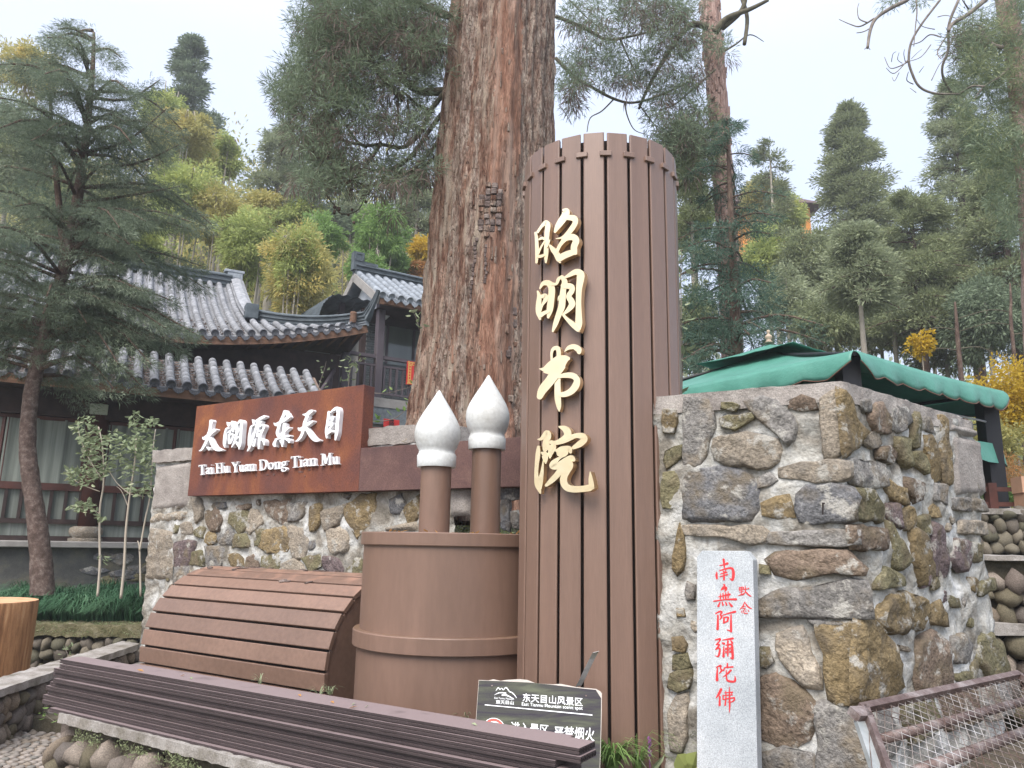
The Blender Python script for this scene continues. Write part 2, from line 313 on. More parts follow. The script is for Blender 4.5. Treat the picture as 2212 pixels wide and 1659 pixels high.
MT['redwood'] = mat('dark_red_timber', [(.3, (.045, .018, .014)), (.7, (.095, .036, .028))], scale=4, rough=.6, bump=.1)
MT['b2wood'] = plain('purple_grey_timber_paint', (.085, .07, .08), rough=.55)
MT['glass'] = mat('window_glass', [(.3, (.10, .12, .11)), (.7, (.16, .185, .17))], scale=1, rough=.08, bump=.0, spec=.6, stretch=(2, 2, .3))
MT['curtain'] = mat('pale_green_curtain', [(.3, (.12, .135, .12)), (.7, (.26, .285, .255))], scale=3, detail=4, rough=.85, bump=0, stretch=(5, 5, .15))
MT['brick'] = mat('grey_brick', [(.3, (.09, .105, .115)), (.7, (.17, .19, .20))], scale=12, rough=.85, bump=.3, fine=.2, objshade=.25)
MT['brickmortar'] = plain('pale_brick_mortar', (.38, .38, .37), rough=.9)
MT['whitewall'] = plain('white_render', (.62, .64, .66), rough=.9, bump=.3)
MT['redbox'] = plain('red_box_lacquer', (.52, .035, .03), rough=.45)
MT['goldprint'] = plain('gold_print', (.62, .36, .10), rough=.5)
MT['lantern'] = plain('tan_wood_plaque', (.42, .23, .12), rough=.6)
MT['podium'] = mat('dark_podium_stone', [(.25, (.045, .045, .045)), (.5, (.085, .085, .08)), (.8, (.17, .15, .10))], scale=3, detail=10, rough=.9, bump=.6, bscale=20, bdist=.02, fine=.2)
MT['ledge'] = plain('grey_ledge_stone', (.27, .255, .24), rough=.9, bump=.4, var=.25)
MT['stumpside'] = mat('peeled_log_side', [(.28, (.08, .035, .016)), (.42, (.24, .115, .05)), (.56, (.36, .19, .09)), (.72, (.52, .34, .19))], scale=6, detail=9, rough=.65, bump=.3, stretch=(3, 3, .3), fine=.15, spec=.3)
MT['stumptop'] = mat('fresh_cut_log', [(.3, (.50, .24, .12)), (.7, (.72, .42, .25))], scale=7, rough=.7, bump=.2, fine=.1)
BARKR = [(.27, (.045, .024, .018)), (.40, (.12, .062, .044)), (.52, (.22, .135, .098)), (.62, (.31, .215, .165)), (.74, (.42, .34, .28)), (.9, (.50, .44, .38))]
MT['bark_big'] = mat('old_red_bark', BARKR, scale=11, detail=14, rough=.95, bump=1.0, bscale=24, bdist=.06, stretch=(2.2, 2.2, .32), fine=.5, finescale=60, dist=.5, spec=.1, smear_or_pit=((.035, .02, .014), .575, 26), blend=((.40, .34, .27), 5))  # dark pits put cavity shade into the bark colour
MT['bark_pale'] = mat('pale_stripped_bark', [(.27, (.06, .036, .028)), (.42, (.17, .11, .085)), (.56, (.30, .235, .19)), (.78, (.47, .42, .36))], scale=12, detail=14, rough=.95, bump=1.0, bscale=24, bdist=.06, stretch=(2.4, 2.4, .45), fine=.5, finescale=60, spec=.1, smear_or_pit=((.07, .045, .03), .56, 17))
MT['bark_red'] = mat('red_inner_bark', [(.25, (.08, .036, .024)), (.45, (.20, .105, .072)), (.62, (.29, .17, .12)), (.85, (.42, .30, .24))], scale=10, detail=14, rough=.95, bump=1.0, bscale=24, bdist=.04, stretch=(2.4, 2.4, .22), fine=.4, finescale=60, spec=.1, smear_or_pit=((.08, .035, .022), .60, 24), blend=((.33, .24, .19), 3))
MT['bark_char'] = mat('charred_cracked_bark', [(.25, (.035, .022, .02)), (.5, (.13, .10, .09)), (.8, (.30, .25, .22))], scale=9, detail=12, rough=.95, bump=1.0, bscale=25, bdist=.03, fine=.3, spec=.1, objshade=.25)
MT['bark_pink'] = mat('pinkish_scaly_bark', [(.2, (.13, .075, .06)), (.45, (.28, .185, .155)), (.65, (.40, .29, .25)), (.85, (.52, .42, .37))], scale=8, detail=12, rough=.95, bump=1.0, bscale=10, bdist=.05, stretch=(2.2, 2.2, .35), fine=.25, spec=.1)
MT['bark_dark'] = mat('dark_lichen_bark', [(.25, (.045, .03, .024)), (.5, (.11, .075, .06)), (.75, (.20, .16, .12))], scale=9, detail=10, rough=.95, bump=.8, bscale=30, bdist=.03, stretch=(1.3, 1.3, .6), fine=.3, spec=.1)
MT['bark_tan'] = mat('pinkish_brown_young_bark', [(.25, (.05, .036, .03)), (.5, (.11, .078, .066)), (.75, (.22, .18, .16))], scale=16, detail=10, rough=.95, bump=.8, bscale=40, bdist=.015, fine=.3, spec=.1)
MT['twig'] = mat('mossy_branch_bark', [(.3, (.05, .045, .03)), (.7, (.14, .125, .085))], scale=14, rough=.95, bump=.5, fine=.2)
MT['twig_grey'] = mat('bare_grey_branch_bark', [(.3, (.12, .10, .085)), (.7, (.24, .21, .18))], scale=14, rough=.95, bump=.5)
MT['sapling_bark'] = plain('pale_sapling_bark', (.42, .37, .30), rough=.8)
MT['bark_grey'] = plain('grey_trunk_bark', (.30, .27, .22), rough=.9, bump=.6, var=.3)
def leaf(name, a, b, c, transl=.35, scale=.9):
    return mat(name, [(.05, a), (.35, b), (.62, b), (.95, c)], scale=scale, detail=4, rough=.7, bump=0, drive='island', spec=.2, transl=transl)
MT['lf_deodar'] = leaf('blue_green_needles', (.04, .06, .04), (.145, .185, .125), (.46, .52, .38))
MT['lf_crypt'] = leaf('grey_green_cedar_shoots', (0.081, 0.095, 0.061), (0.169, 0.216, 0.135), (0.311, 0.378, 0.257))
MT['lf_dead'] = leaf('dead_brown_shoots', (0.075, 0.053, 0.044), (0.150, 0.112, 0.094), (0.225, 0.175, 0.150))
MT['lf_olive'] = leaf('olive_cedar_shoots', (0.108, 0.121, 0.068), (0.236, 0.270, 0.142), (0.392, 0.432, 0.243))
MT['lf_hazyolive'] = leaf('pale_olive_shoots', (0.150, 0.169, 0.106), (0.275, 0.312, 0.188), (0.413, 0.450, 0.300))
MT['lf_dark'] = leaf('dark_green_needles', (0.034, 0.065, 0.049), (0.095, 0.155, 0.111), (0.189, 0.270, 0.203))
MT['lf_bamboo'] = leaf('yellow_green_bamboo_leaves', (0.149, 0.196, 0.057), (0.368, 0.425, 0.149), (0.632, 0.621, 0.196), transl=.4)
MT['lf_bamboo2'] = leaf('golden_bamboo_leaves', (0.187, 0.187, 0.066), (0.440, 0.407, 0.154), (0.682, 0.517, 0.165), transl=.4)
MT['lf_green'] = leaf('fresh_green_leaves', (0.095, 0.162, 0.047), (0.216, 0.338, 0.108), (0.378, 0.513, 0.176), transl=.4)
MT['lf_yellow'] = leaf('golden_yellow_leaves', (.28, .20, .02), (.55, .38, .04), (.75, .60, .10), transl=.4)
MT['lf_orange'] = leaf('orange_brown_leaves', (.22, .10, .03), (.42, .22, .08), (.60, .36, .14), transl=.3)
MT['lf_sapling'] = leaf('pale_grey_green_leaves', (.10, .13, .06), (.24, .29, .17), (.48, .50, .34), transl=.3, scale=3)
MT['grass'] = leaf('dark_mondo_grass', (0.019, 0.058, 0.026), (0.052, 0.130, 0.065), (0.143, 0.260, 0.143), transl=.15, scale=2)
MT['lf_forest'] = mat('mixed_forest_foliage', [(.12, (.08, .10, .06)), (.33, (.16, .20, .095)), (.5, (.24, .28, .12)), (.62, (.37, .40, .14)), (.76, (.45, .41, .15)), (.92, (.40, .27, .14))], scale=.16, detail=3, rough=.7, bump=0, drive='island', spec=.2, transl=.35)
# ================================================================== GROUND
def grid(name, x0, x1, y0, y1, nx, ny, zf, m, kind='structure'):
    V = [(x0+(x1-x0)*i/nx, y0+(y1-y0)*j/ny, 0) for j in range(ny+1) for i in range(nx+1)]
    V = [(x, y, zf(x, y)) for x, y, _ in V]
    Fc = [(j*(nx+1)+i, j*(nx+1)+i+1, (j+1)*(nx+1)+i+1, (j+1)*(nx+1)+i) for j in range(ny) for i in range(nx)]
    o = ob(name, V, Fc, m, smooth=True); tag(o, kind=kind); return o
def fbm(x, y, s=1., z=0.): return mnoise.fractal(Vector((x*s, y*s, z)), 1.0, 2.0, 4)
def sstep(a, b, x):
    t = min(1, max(0, (x-a)/(b-a))); return t*t*(3-2*t)
def hillz(x, y):
    """mountain side behind the temple yard"""
    d = y + 0.15*abs(x)
    base = -0.06
    left = sstep(20, 62, y + 0.25*(-x)) * 27 * sstep(25, -12, x)
    right = sstep(26, 75, y) * 12 * sstep(-5, 20, x)
    far = sstep(55, 160, y)*19
    return base + max(left, right) + far*(.6+.4*sstep(10, -30, x)) + fbm(x, y, .05)*1.6*sstep(18, 40, y) + .02*fbm(x, y, 1.3)
grid('ground', -150, 150, -30, 26, 150, 34, lambda x, y: hillz(x, y), MT['forest_floor'])
grid('hillside', -260, 260, 25.5, 330, 110, 70, lambda x, y: hillz(x, y)-.03, MT['forest_floor'])

# ---- pebbles
def pebble_meshes(m, n=7, seed=3, sub=2):
    out = []
    for k in range(n):
        bm = bmesh.new(); bmesh.ops.create_icosphere(bm, subdivisions=sub, radius=1)
        for v in bm.verts:
            p = v.co.copy(); q = 1+.42*mnoise.noise(p*1.15+Vector((k*7.3, seed, 0)))+.13*mnoise.noise(p*2.6+Vector((k, 2, seed)))
            v.co = p*q
        me = bpy.data.meshes.new('pebble'); bm.to_mesh(me); bm.free(); me.materials.append(m)
        me.polygons.foreach_set('use_smooth', [True]*len(me.polygons)); out.append(me)
    return out
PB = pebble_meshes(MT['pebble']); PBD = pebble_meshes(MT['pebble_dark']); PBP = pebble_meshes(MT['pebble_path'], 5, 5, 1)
def pebble_face(parent, a, b, z0, z1, out, size, meshes, depth=.07, name='pebble', vis=None, tilt=.5, lean=0.0):
    """rows of cobbles laid in a wall face from a to b (ground points)"""
    a = Vector((a[0], a[1], 0)); b = Vector((b[0], b[1], 0)); ex = (b-a); Ln = ex.length; ex.normalize(); out = Vector((out[0], out[1], 0)).normalized()
    z = z0+size*.45; row = 0
    while z < z1-size*.25:
        x = -size*.3*(row % 2)+random.uniform(0, size*.3)
        while x < Ln:
            w = size*random.uniform(.6, 1.3); h = size*random.uniform(.75, 1.35)
            p = a+ex*(x+w/2)+Vector((0, 0, z+random.uniform(-.24, .24)*size))-out*(lean*(z-z0)+random.uniform(-.01, .035))
            if vis is None or vis(p):
                an = random.uniform(-tilt, tilt)
                rx = ex*math.cos(an)+Vector((0, 0, 1))*math.sin(an); rz = rx.cross(out).normalized()*-1
                M = Matrix((( rx.x*w*.56, out.x*depth*1.15, rz.x*h*.58, p.x), (rx.y*w*.56, out.y*depth*1.15, rz.y*h*.58, p.y), (rx.z*w*.56, out.z*depth*1.15, rz.z*h*.58, p.z), (0, 0, 0, 1)))
                obm(name, random.choice(meshes), parent, M)
            x += w*.98
        z += size*.86; row += 1
def rough_grid(name, O, ax, ay, n, w, h, nx, ny, m, parent, amp=.02, sc=5, edge=True, smooth=True):
    V = []; Fc = []
    for j in range(ny+1):
        for i in range(nx+1):
            p = O+ax*(w*i/nx)+ay*(h*j/ny); V.append(p+n*(amp*(mnoise.fractal(p*sc, 1, 2, 4))))
    for j in range(ny):
        for i in range(nx): Fc.append((j*(nx+1)+i, j*(nx+1)+i+1, (j+1)*(nx+1)+i+1, (j+1)*(nx+1)+i))
    return ob(name, V, Fc, m, parent, smooth)
def rough_box(name, pts, z0, z1, m, parent, amp=.012, step=.05, sc=14, smooth=True):
    """slab over a quad footprint pts (4 ground points) with an uneven skin"""
    bm = bmesh.new(); vb = [bm.verts.new((p[0], p[1], z0)) for p in pts]; vt = [bm.verts.new((p[0], p[1], z1)) for p in pts]
    bm.faces.new(vb[::-1]); bm.faces.new(vt)
    for i in range(4): bm.faces.new((vb[i], vb[(i+1) % 4], vt[(i+1) % 4], vt[i]))
    for it in range(9):
        le = [e for e in bm.edges if e.calc_length() > step*1.6]
        if not le: break
        bmesh.ops.subdivide_edges(bm, edges=le, cuts=1, use_grid_fill=True)
    bmesh.ops.triangulate(bm, faces=[f for f in bm.faces if len(f.verts) > 4])
    bm.normal_update()
    for v in bm.verts:
        v.co += v.normal*amp*mnoise.fractal(v.co*sc, 1, 2, 4)*1.2
    me = bpy.data.meshes.new(name); bm.to_mesh(me); bm.free(); me.materials.append(m)
    o = obm(name, me, parent); autosmooth(o, 50); return o

# ---- planter in front: pebble wall with a concrete cap
ZP = .50
pa = atz(152, 1536, ZP); pb = atz(640, 1656, ZP); dpl = (pb-pa); dpl.z = 0; dpl.normalize(); npl = Vector((dpl.y, -dpl.x, 0))
if npl.y > 0: npl = -npl
pe = pa+dpl*5.6
planter = empty('planter_wall', (pa.x, pa.y, 0), 'low planter wall of rounded river pebbles under the stack of dark boards', 'wall')
back = -npl
def slab4(p, q, o_, w0, w1): return [p+o_*w0, q+o_*w0, q+o_*w1, p+o_*w1]
rough_box('core', slab4(pa+dpl*.03, pe, npl, -.02, -.36), -.1, ZP-.075, MT['mud_joint'], planter, amp=.015, step=.12)
rough_box('cap', slab4(pa, pe, npl, .07, -.34), ZP-.055, ZP, MT['cap'], planter, amp=.007, step=.04, sc=26)
pebble_face(planter, pa+npl*.045, pa+npl*.045+dpl*3.0, -.12, ZP-.07, npl, .135, PB, depth=.085, tilt=1.1)
# return side of the planter running back
sd = Vector((-.17, 1, 0)).normalized(); sn = Vector((-1, -.17, 0)).normalized()
rough_box('core', [pa+Vector((0, 0, 0))+sn*0, pa+sd*2.6, pa+sd*2.6-sn*.3, pa-sn*.3], -.1, ZP-.075, MT['mud_joint'], planter, amp=.015, step=.12)
pebble_face(planter, pa+sd*1.2, pa, -.12, ZP-.05, sn, .12, PB, depth=.06, tilt=.6)
# soil inside
so = [pa-npl*.3, pe-npl*.3, Vector((5.5, 3.6, 0)), Vector((3.4, 5.4, 0)), Vector((-.2, 6.5, 0)), Vector((-3.9, 8.55, 0)), pa+sd*2.6]
ob('planter_soil', [(p.x, p.y, ZP-.06+.0) for p in so], [tuple(range(len(so)))], MT['soil']); tag(bpy.data.objects['planter_soil'], kind='structure')

# ---- side path wall with a long pale cap (runs away from the camera on the left)
ZC = .45
ca, cb = atz(-60, 1509, ZC), atz(302, 1391, ZC); ca2, cb2 = atz(-60, 1489, ZC), atz(297, 1369, ZC)
ca2 = ca+(Vector((-.3, .12, 0))); cb2 = cb+Vector((-.30, .25, 0))
pw = empty('path_wall', (ca.x, ca.y, 0), 'low pebble wall with a long pale concrete cap beside the cobbled path', 'wall')
rough_box('cap', [ca, cb, cb2, ca2], ZC-.06, ZC, MT['cap'], pw, amp=.007, step=.05, sc=22)
dcw = (cb-ca); dcw.z = 0; dcw.normalize(); ncw = Vector((dcw.y, -dcw.x, 0));
if ncw.x < 0: ncw = -ncw
rough_box('core', [ca-ncw*.07, cb-ncw*.07, cb-ncw*.3, ca-ncw*.3], -.15, ZC-.065, MT['mud_joint'], pw, amp=.02, step=.12)
pebble_face(pw, ca-ncw*.05, cb-ncw*.05, -.05, ZC-.07, ncw, .12, PB, depth=.06, tilt=.9)

# ---- rear planter with grass
ZG = .50
ga, gb = atz(-80, 1350, ZG), atz(330, 1354, ZG)
gw = empty('grass_bed_wall', (ga.x, ga.y, 0), 'mossy pebble retaining wall holding up the grass bed at far left', 'wall')
gd = (gb-ga).normalized(); gd.z = 0; gn = Vector((gd.y, -gd.x, 0)); gn = gn if gn.y < 0 else -gn
rough_box('core', [ga-gn*.05, gb-gn*.05+gd*2, gb-gn*.4+gd*2, ga-gn*.4], -.1, ZG-.02, MT['mud_joint'], gw, amp=.03, step=.1)
m_moss = mat('mossy_crest', [(.25, (.07, .07, .03)), (.5, (.15, .135, .075)), (.75, (.28, .25, .18))], scale=7, detail=10, rough=.95, bump=.9, bscale=45, bdist=.02, fine=.3)
rough_box('moss_crest', [ga+gn*.06, gb+gn*.06+gd*2, gb-gn*.6+gd*2, ga-gn*.6], ZG-.12, ZG+.02, m_moss, gw, amp=.035, step=.045, sc=11)
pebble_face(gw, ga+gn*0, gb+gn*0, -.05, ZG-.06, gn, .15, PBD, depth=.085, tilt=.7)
bed = [ga-gn*.3, gb-gn*.3+gd*2, gb+Vector((3.2, 4.3, 0)), ga+Vector((-1, 3.2, 0))]
ob('grass_bed_soil', [(p.x, p.y, ZG+.02) for p in bed], [(0, 1, 2, 3)], MT['soil']); tag(bpy.data.objects['grass_bed_soil'], kind='structure')

# ---- cobbled path with a little step
pth = empty('cobbled_path', (-4, 6, 0)); tag(pth, kind='structure')
P0 = [Vector((-9, 3.0, .0)), Vector((-2.6, 3.0, .0)), Vector((-2.95, 6.6, .0)), Vector((-3.9, 9.2, .0)), Vector((-9, 8, .0))]
ob('path_bed', [(p.x, p.y, .03) for p in P0], [tuple(range(5))], MT['grout'], pth)
cnt = 0; bmx = MB()
yy = 4.9; small = []
while yy < 7.3:
    xx = -4.75+random.uniform(0, .05)
    while xx < -2.75:
        p = Vector((xx+random.uniform(-.006, .006), yy+random.uniform(-.006, .006), .035))
        if xx > -3.98-.02*(yy-6) : small.append(p)
        xx += random.uniform(.066, .088)
    yy += .058
random.shuffle(small)
vis = [p for p in small if p.x > -4.0 and p.x < (pa.x-.02-.17*(p.y-pa.y))]
for i, p in enumerate(vis[:300]):
    an = random.uniform(-.5, .5); s = random.uniform(.8, 1.1)
    M = Matrix.Translation(p) @ Matrix.Rotation(an, 4, 'Z') @ Matrix.Diagonal((.038*s, .028*s, .016, 1))
    obm('pebble', random.choice(PBP), pth, M)
if len(vis) > 300:
    rest = MB()
    base = PBP[0]; bv = [v.co.copy() for v in base.vertices]; bf = [tuple(f.vertices) for f in base.polygons]
    for p in vis[300:]:
        an = random.uniform(-.5, .5); s = random.uniform(.8, 1.1)
        M = Matrix.Translation(p) @ Matrix.Rotation(an, 4, 'Z') @ Matrix.Diagonal((.038*s, .028*s, .016, 1))
        rest.add([M @ v for v in bv], bf)
    tag(rest.build('pebble_filling', MT['pebble_path'], pth, smooth=True), kind='stuff')
# step stones rising behind the planter corner
st1 = atz(92, 1556, .08); 
stp = empty('path_step', (st1.x, st1.y, 0), 'rounded cobbled step climbing between the two low pebble walls', 'step')
for k, (y0, z) in enumerate(((6.75, .14), (7.35, .27))):
    prof = [(-3.98, y0), (-3.6, y0-.12), (-3.2, y0-.1), (-2.9, y0+.05), (-2.95, y0+1.5), (-3.98, y0+1.5)]
    b = MB(); b.prism(prof, (0, 0, 0), Vector((1, 0, 0)), Vector((0, 1, 0)), Vector((0, 0, 1)), 0.0, z); o = b.build('step_stone', MT['mud_joint'] if k == 0 else MT['concrete'], stp)
    for i in range(46 if k == 0 else 50):
        p = Vector((random.uniform(-3.9, -3.0), random.uniform(y0+.02, y0+.55), z+.006))
        obm('pebble', random.choice(PBP), stp, Matrix.Translation(p) @ Matrix.Rotation(random.uniform(-.5, .5), 4, 'Z') @ Matrix.Diagonal((.045, .032, .018, 1)))

# ================================================================== SCROLL COLUMN
CCX, CCY, CR, CZ0, CZ1 = .568, 4.82, .50, .40, 4.085
colE = empty('scroll_column', (CCX, CCY, CZ0), 'tall brown column of upright metal slats like a rolled bamboo scroll', 'column')
view = math.atan2(-CCY, -CCX)          # direction from the axis towards the camera
NS = 22; step = 2*math.pi/NS
b = MB(); b.lathe([(CR-.042, 0), (CR-.042, CZ1-CZ0-.03), (0.001, CZ1-CZ0-.03)], (CCX, CCY, CZ0), 44); b.build('dark_core', MT['seam_dark'], colE, smooth=False)
slatV = []; gap = .0078
half = CR*math.tan(step/2)-gap
for k in range(NS):
    th = view + math.radians(4.2) - step*(k+.5)   # seams fall where the photograph shows them
    n = Vector((math.cos(th), math.sin(th), 0)); t = Vector((-n.y, n.x, 0)); c = Vector((CCX, CCY, 0))+n*(CR*math.cos(step/2)+.004)
    top = CZ1+random.uniform(-.003, .003)
    mb = MB(); poly = [(-half, 0), (-half+.006, .006), (half-.006, .006), (half, 0), (half-.012, -.026), (-half+.012, -.026)]
    mb.prism([(x, y) for x, y in poly], (c.x, c.y, 0), t, n, Vector((0, 0, 1)), CZ0, top)
    o = mb.build('slat', MT['brown'], colE); bevel(o, .0022, 1)
for k in range(NS):
    th = view + math.radians(4.2) - step*k
    n = Vector((math.cos(th), math.sin(th), 0)); t = Vector((-n.y, n.x, 0)); c = Vector((CCX, CCY, CZ1-.145))+n*(CR+.010)
    mb = MB(); mb.box(c, .036, .012, .0165, (t, n, Vector((0, 0, 1)))); o = mb.build('clip', MT['brown'], colE); bevel(o, .003, 1)

# ================================================================== BRUSH LETTERING
def catmull(P, sub=6):
    out = []; n = len(P)
    for i in range(n-1):
        p0, p1, p2, p3 = P[max(i-1, 0)], P[i], P[i+1], P[min(i+2, n-1)]
        for s in range(sub):
            t = s/sub
            out.append(tuple(.5*((2*p1[k])+(-p0[k]+p2[k])*t+(2*p0[k]-5*p1[k]+4*p2[k]-p3[k])*t*t+(-p0[k]+3*p1[k]-3*p2[k]+p3[k])*t**3) for k in range(3)))
    out.append(tuple(P[-1])); return out
def stroke_poly(P, sub=5, rnd=True, cut=None):
    """outline of one brush stroke given as (x, y, width) points; image axes (y down)"""
    Q = catmull(P, sub) if len(P) > 1 else P
    Lf, Rt = [], []
    for i, (x, y, w) in enumerate(Q):
        a = Q[max(i-1, 0)]; c = Q[min(i+1, len(Q)-1)]; dx, dy = c[0]-a[0], c[1]-a[1]; d = math.hypot(dx, dy) or 1; nx, ny = -dy/d, dx/d
        Lf.append((x+nx*w/2, y+ny*w/2)); Rt.append((x-nx*w/2, y-ny*w/2))
    ends = []
    def capp(q, d, w):
        a0 = math.atan2(d[1], d[0]); return [(q[0]+w/2*math.cos(a0+an)*1.0, q[1]+w/2*math.sin(a0+an)) for an in (math.radians(60), math.radians(30), 0, -math.radians(30), -math.radians(60))]
    pe_ = Q[-1]; pp = Q[-2]; ce = capp(pe_, (pe_[0]-pp[0], pe_[1]-pp[1]), pe_[2]) if rnd else []
    ps_ = Q[0]; pn = Q[1]; cs = capp(ps_, (ps_[0]-pn[0], ps_[1]-pn[1]), ps_[2]) if rnd else []
    return Lf+ce+Rt[::-1]+cs
def strip_mesh(mb, P, mapf, n, d0, d1, sub=5, rnd=True):
    """stroke as a ribbon of quads with thickness between d0 and d1 along n (mapf: image -> world on the face)"""
    Q = catmull(P, sub); 
    # extend rounded ends with shrinking widths
    def ext(q, r):
        dx, dy = q[0]-r[0], q[1]-r[1]; d = math.hypot(dx, dy) or 1; dx, dy = dx/d, dy/d; w = q[2]
        return [(q[0]+dx*w*.5*s, q[1]+dy*w*.5*s, w*math.sqrt(max(0, 1-s*s))) for s in (.45, .8, .97)]
    if rnd: Q = ext(Q[0], Q[1])[::-1]+Q+ext(Q[-1], Q[-2])
    L_, R_ = [], []
    for i, (x, y, w) in enumerate(Q):
        a = Q[max(i-1, 0)]; c = Q[min(i+1, len(Q)-1)]; dx, dy = c[0]-a[0], c[1]-a[1]; d = math.hypot(dx, dy) or 1; nx, ny = -dy/d, dx/d; w = max(w, 1)
        L_.append(mapf(x+nx*w/2, y+ny*w/2)); R_.append(mapf(x-nx*w/2, y-ny*w/2))
    m = len(Q); V = [p+n*d1 for p in L_]+[p+n*d1 for p in R_]+[p+n*d0 for p in L_]+[p+n*d0 for p in R_]; Fc = []
    for i in range(m-1):
        Fc += [(i, i+1, m+i+1, m+i), (2*m+i, 3*m+i, 3*m+i+1, 2*m+i+1), (i, 2*m+i, 2*m+i+1, i+1), (m+i, m+i+1, 3*m+i+1, 3*m+i)]
    Fc += [(0, m, 3*m, 2*m), (m-1, 3*m-1, 4*m-1, 2*m-1)]
    mb.add(V, Fc)
def letter(name, strokes, mapf, n, d0, d1, m, parent, inc=.0006, sub=5, label=None, bev=0):
    mb = MB()
    for i, P in enumerate(strokes): strip_mesh(mb, P, mapf, n, d0, d1+i*inc, sub)
    o = mb.build(name, m, parent, label=label)
    me = o.data; bm = bmesh.new(); bm.from_mesh(me); bmesh.ops.recalc_face_normals(bm, faces=bm.faces); bm.to_mesh(me); bm.free()
    return o
K = 2212/4000
def cropmap(ox, oy, s, O, n):
    return lambda x, y: atpl((ox+x/s)*K, (oy+y/s)*K, O, n)
# gold characters stand on a plane tangent to the column
tn = math.radians(34); gnrm = Vector((-math.sin(tn), -math.cos(tn), 0)); gO = Vector((CCX, CCY, 2))+gnrm*(CR+.035)
mA = cropmap(2040, 780, 2.9625, gO, gnrm); mB = cropmap(2040, 1320, 2.591, gO, gnrm)
ZHAO = [[(170,395,30),(180,450,38),(185,540,42),(187,640,42),(180,735,28)], [(195,385,30),(240,320,34),(290,275,52),(312,310,62),(303,400,58),(297,520,52),(292,640,52),(290,735,22)],
  [(215,470,22),(250,455,32),(272,470,24)], [(272,500,18),(232,570,22),(205,635,24)], [(190,668,30),(230,668,34),(268,655,30)], [(305,560,20),(328,510,20),(343,475,8)],
  [(500,135,30),(528,150,80),(515,205,85),(470,270,80),(430,330,62),(402,385,30)], [(500,215,70),(560,222,60),(625,235,72),(635,285,60),(590,360,60),(535,422,48),(480,455,25),(414,466,8)],
  [(345,545,25),(378,590,55),(420,640,70),(450,700,70),(460,735,30)], [(425,620,40),(465,540,40),(530,465,62),(610,450,75),(648,490,76),(625,560,74),(625,620,74)], [(450,700,70),(520,660,74),(600,632,66),(648,640,28)]]
MING = [[(195,1070,22),(212,1130,50),(205,1220,62),(205,1310,62),(222,1385,30)], [(222,1035,18),(260,978,48),(325,978,70),(358,1040,76),(352,1150,76),(336,1280,74),(318,1368,30)],
  [(240,1130,40),(285,1125,60),(288,1165,50),(250,1230,26),(232,1300,16)], [(225,1350,55),(270,1322,44),(320,1300,40)], [(360,985,40),(415,985,30),(440,930,40),(475,905,30)],
  [(480,905,40),(512,960,66),(497,1050,66),(487,1150,76),(477,1250,78),(440,1350,66),(405,1450,55),(375,1532,22)], [(437,1180,8),(445,1140,18),(470,1120,20)],
  [(515,915,20),(570,885,45),(645,850,66),(695,875,90),(695,940,84),(680,1050,68),(675,1200,62),(677,1350,72),(678,1450,78),(680,1532,24)],
  [(500,1010,60),(590,1020,68),(598,1070,60),(562,1130,60),(592,1185,72),(600,1230,72),(555,1290,50),(505,1335,24)], [(500,1345,28),(550,1400,42),(610,1455,62),(668,1515,50)]]
SHU = [[(312,232,22),(311,160,26),(330,115,34),(372,112,46),(384,170,44),(378,230,50)], [(375,220,60),(372,320,66),(372,450,60),(374,600,64),(385,695,48),(389,745,12)],
  [(192,318,8),(240,322,45),(310,285,90),(390,245,118),(455,220,80),(480,215,40)], [(240,350,20),(300,345,60),(380,310,90),(440,250,60)],
  [(430,300,50),(345,380,95),(290,450,95),(225,530,88),(196,598,62)], [(390,400,30),(455,385,50),(530,390,60),(572,430,62),(560,490,72),(515,545,66),(455,575,56),(395,580,46)],
  [(450,145,8),(490,108,40),(545,98,52),(588,125,62),(594,150,45)]]
YUAN = [[(172,1030,10),(210,1022,34),(262,962,52),(280,1000,56),(258,1040,60),(250,1085,62),(246,1130,50)], [(285,1060,30),(312,1065,30),(330,1100,60),(302,1165,56),(296,1215,18)], [(250,1090,60),(300,1120,60)],
  [(215,1165,20),(245,1185,66),(252,1235,50),(255,1270,18)], [(183,1108,30),(178,1180,48),(165,1300,40),(162,1400,42),(178,1490,62),(203,1572,18)], [(232,1250,12),(222,1350,32),(205,1450,50),(198,1520,40)],
  [(395,905,18),(450,925,62),(480,965,76),(465,1010,66),(400,1052,52),(350,1062,34),(312,1045,14)], [(370,1075,26),(430,1048,54),(500,1018,56),(565,995,48),(630,1000,64),(650,1035,62),(600,1080,62),(540,1115,36)],
  [(362,1142,24),(400,1148,76),(450,1138,80),(498,1128,56),(512,1160,30)], [(405,1170,70),(435,1185,60),(470,1170,40)], [(440,1200,20),(395,1225,30),(345,1270,62),(325,1305,50),(380,1305,62),(455,1262,76),(520,1222,62),(545,1240,36)],
  [(470,1290,60),(420,1340,66),(375,1395,60),(325,1445,54),(270,1495,30)], [(500,1255,60),(512,1300,62),(480,1355,62),(450,1410,70),(448,1470,72),(485,1520,70),(560,1535,66),(650,1530,62),(715,1520,66),(742,1520,30)], [(715,1362,10),(720,1430,42),(728,1500,56)]]
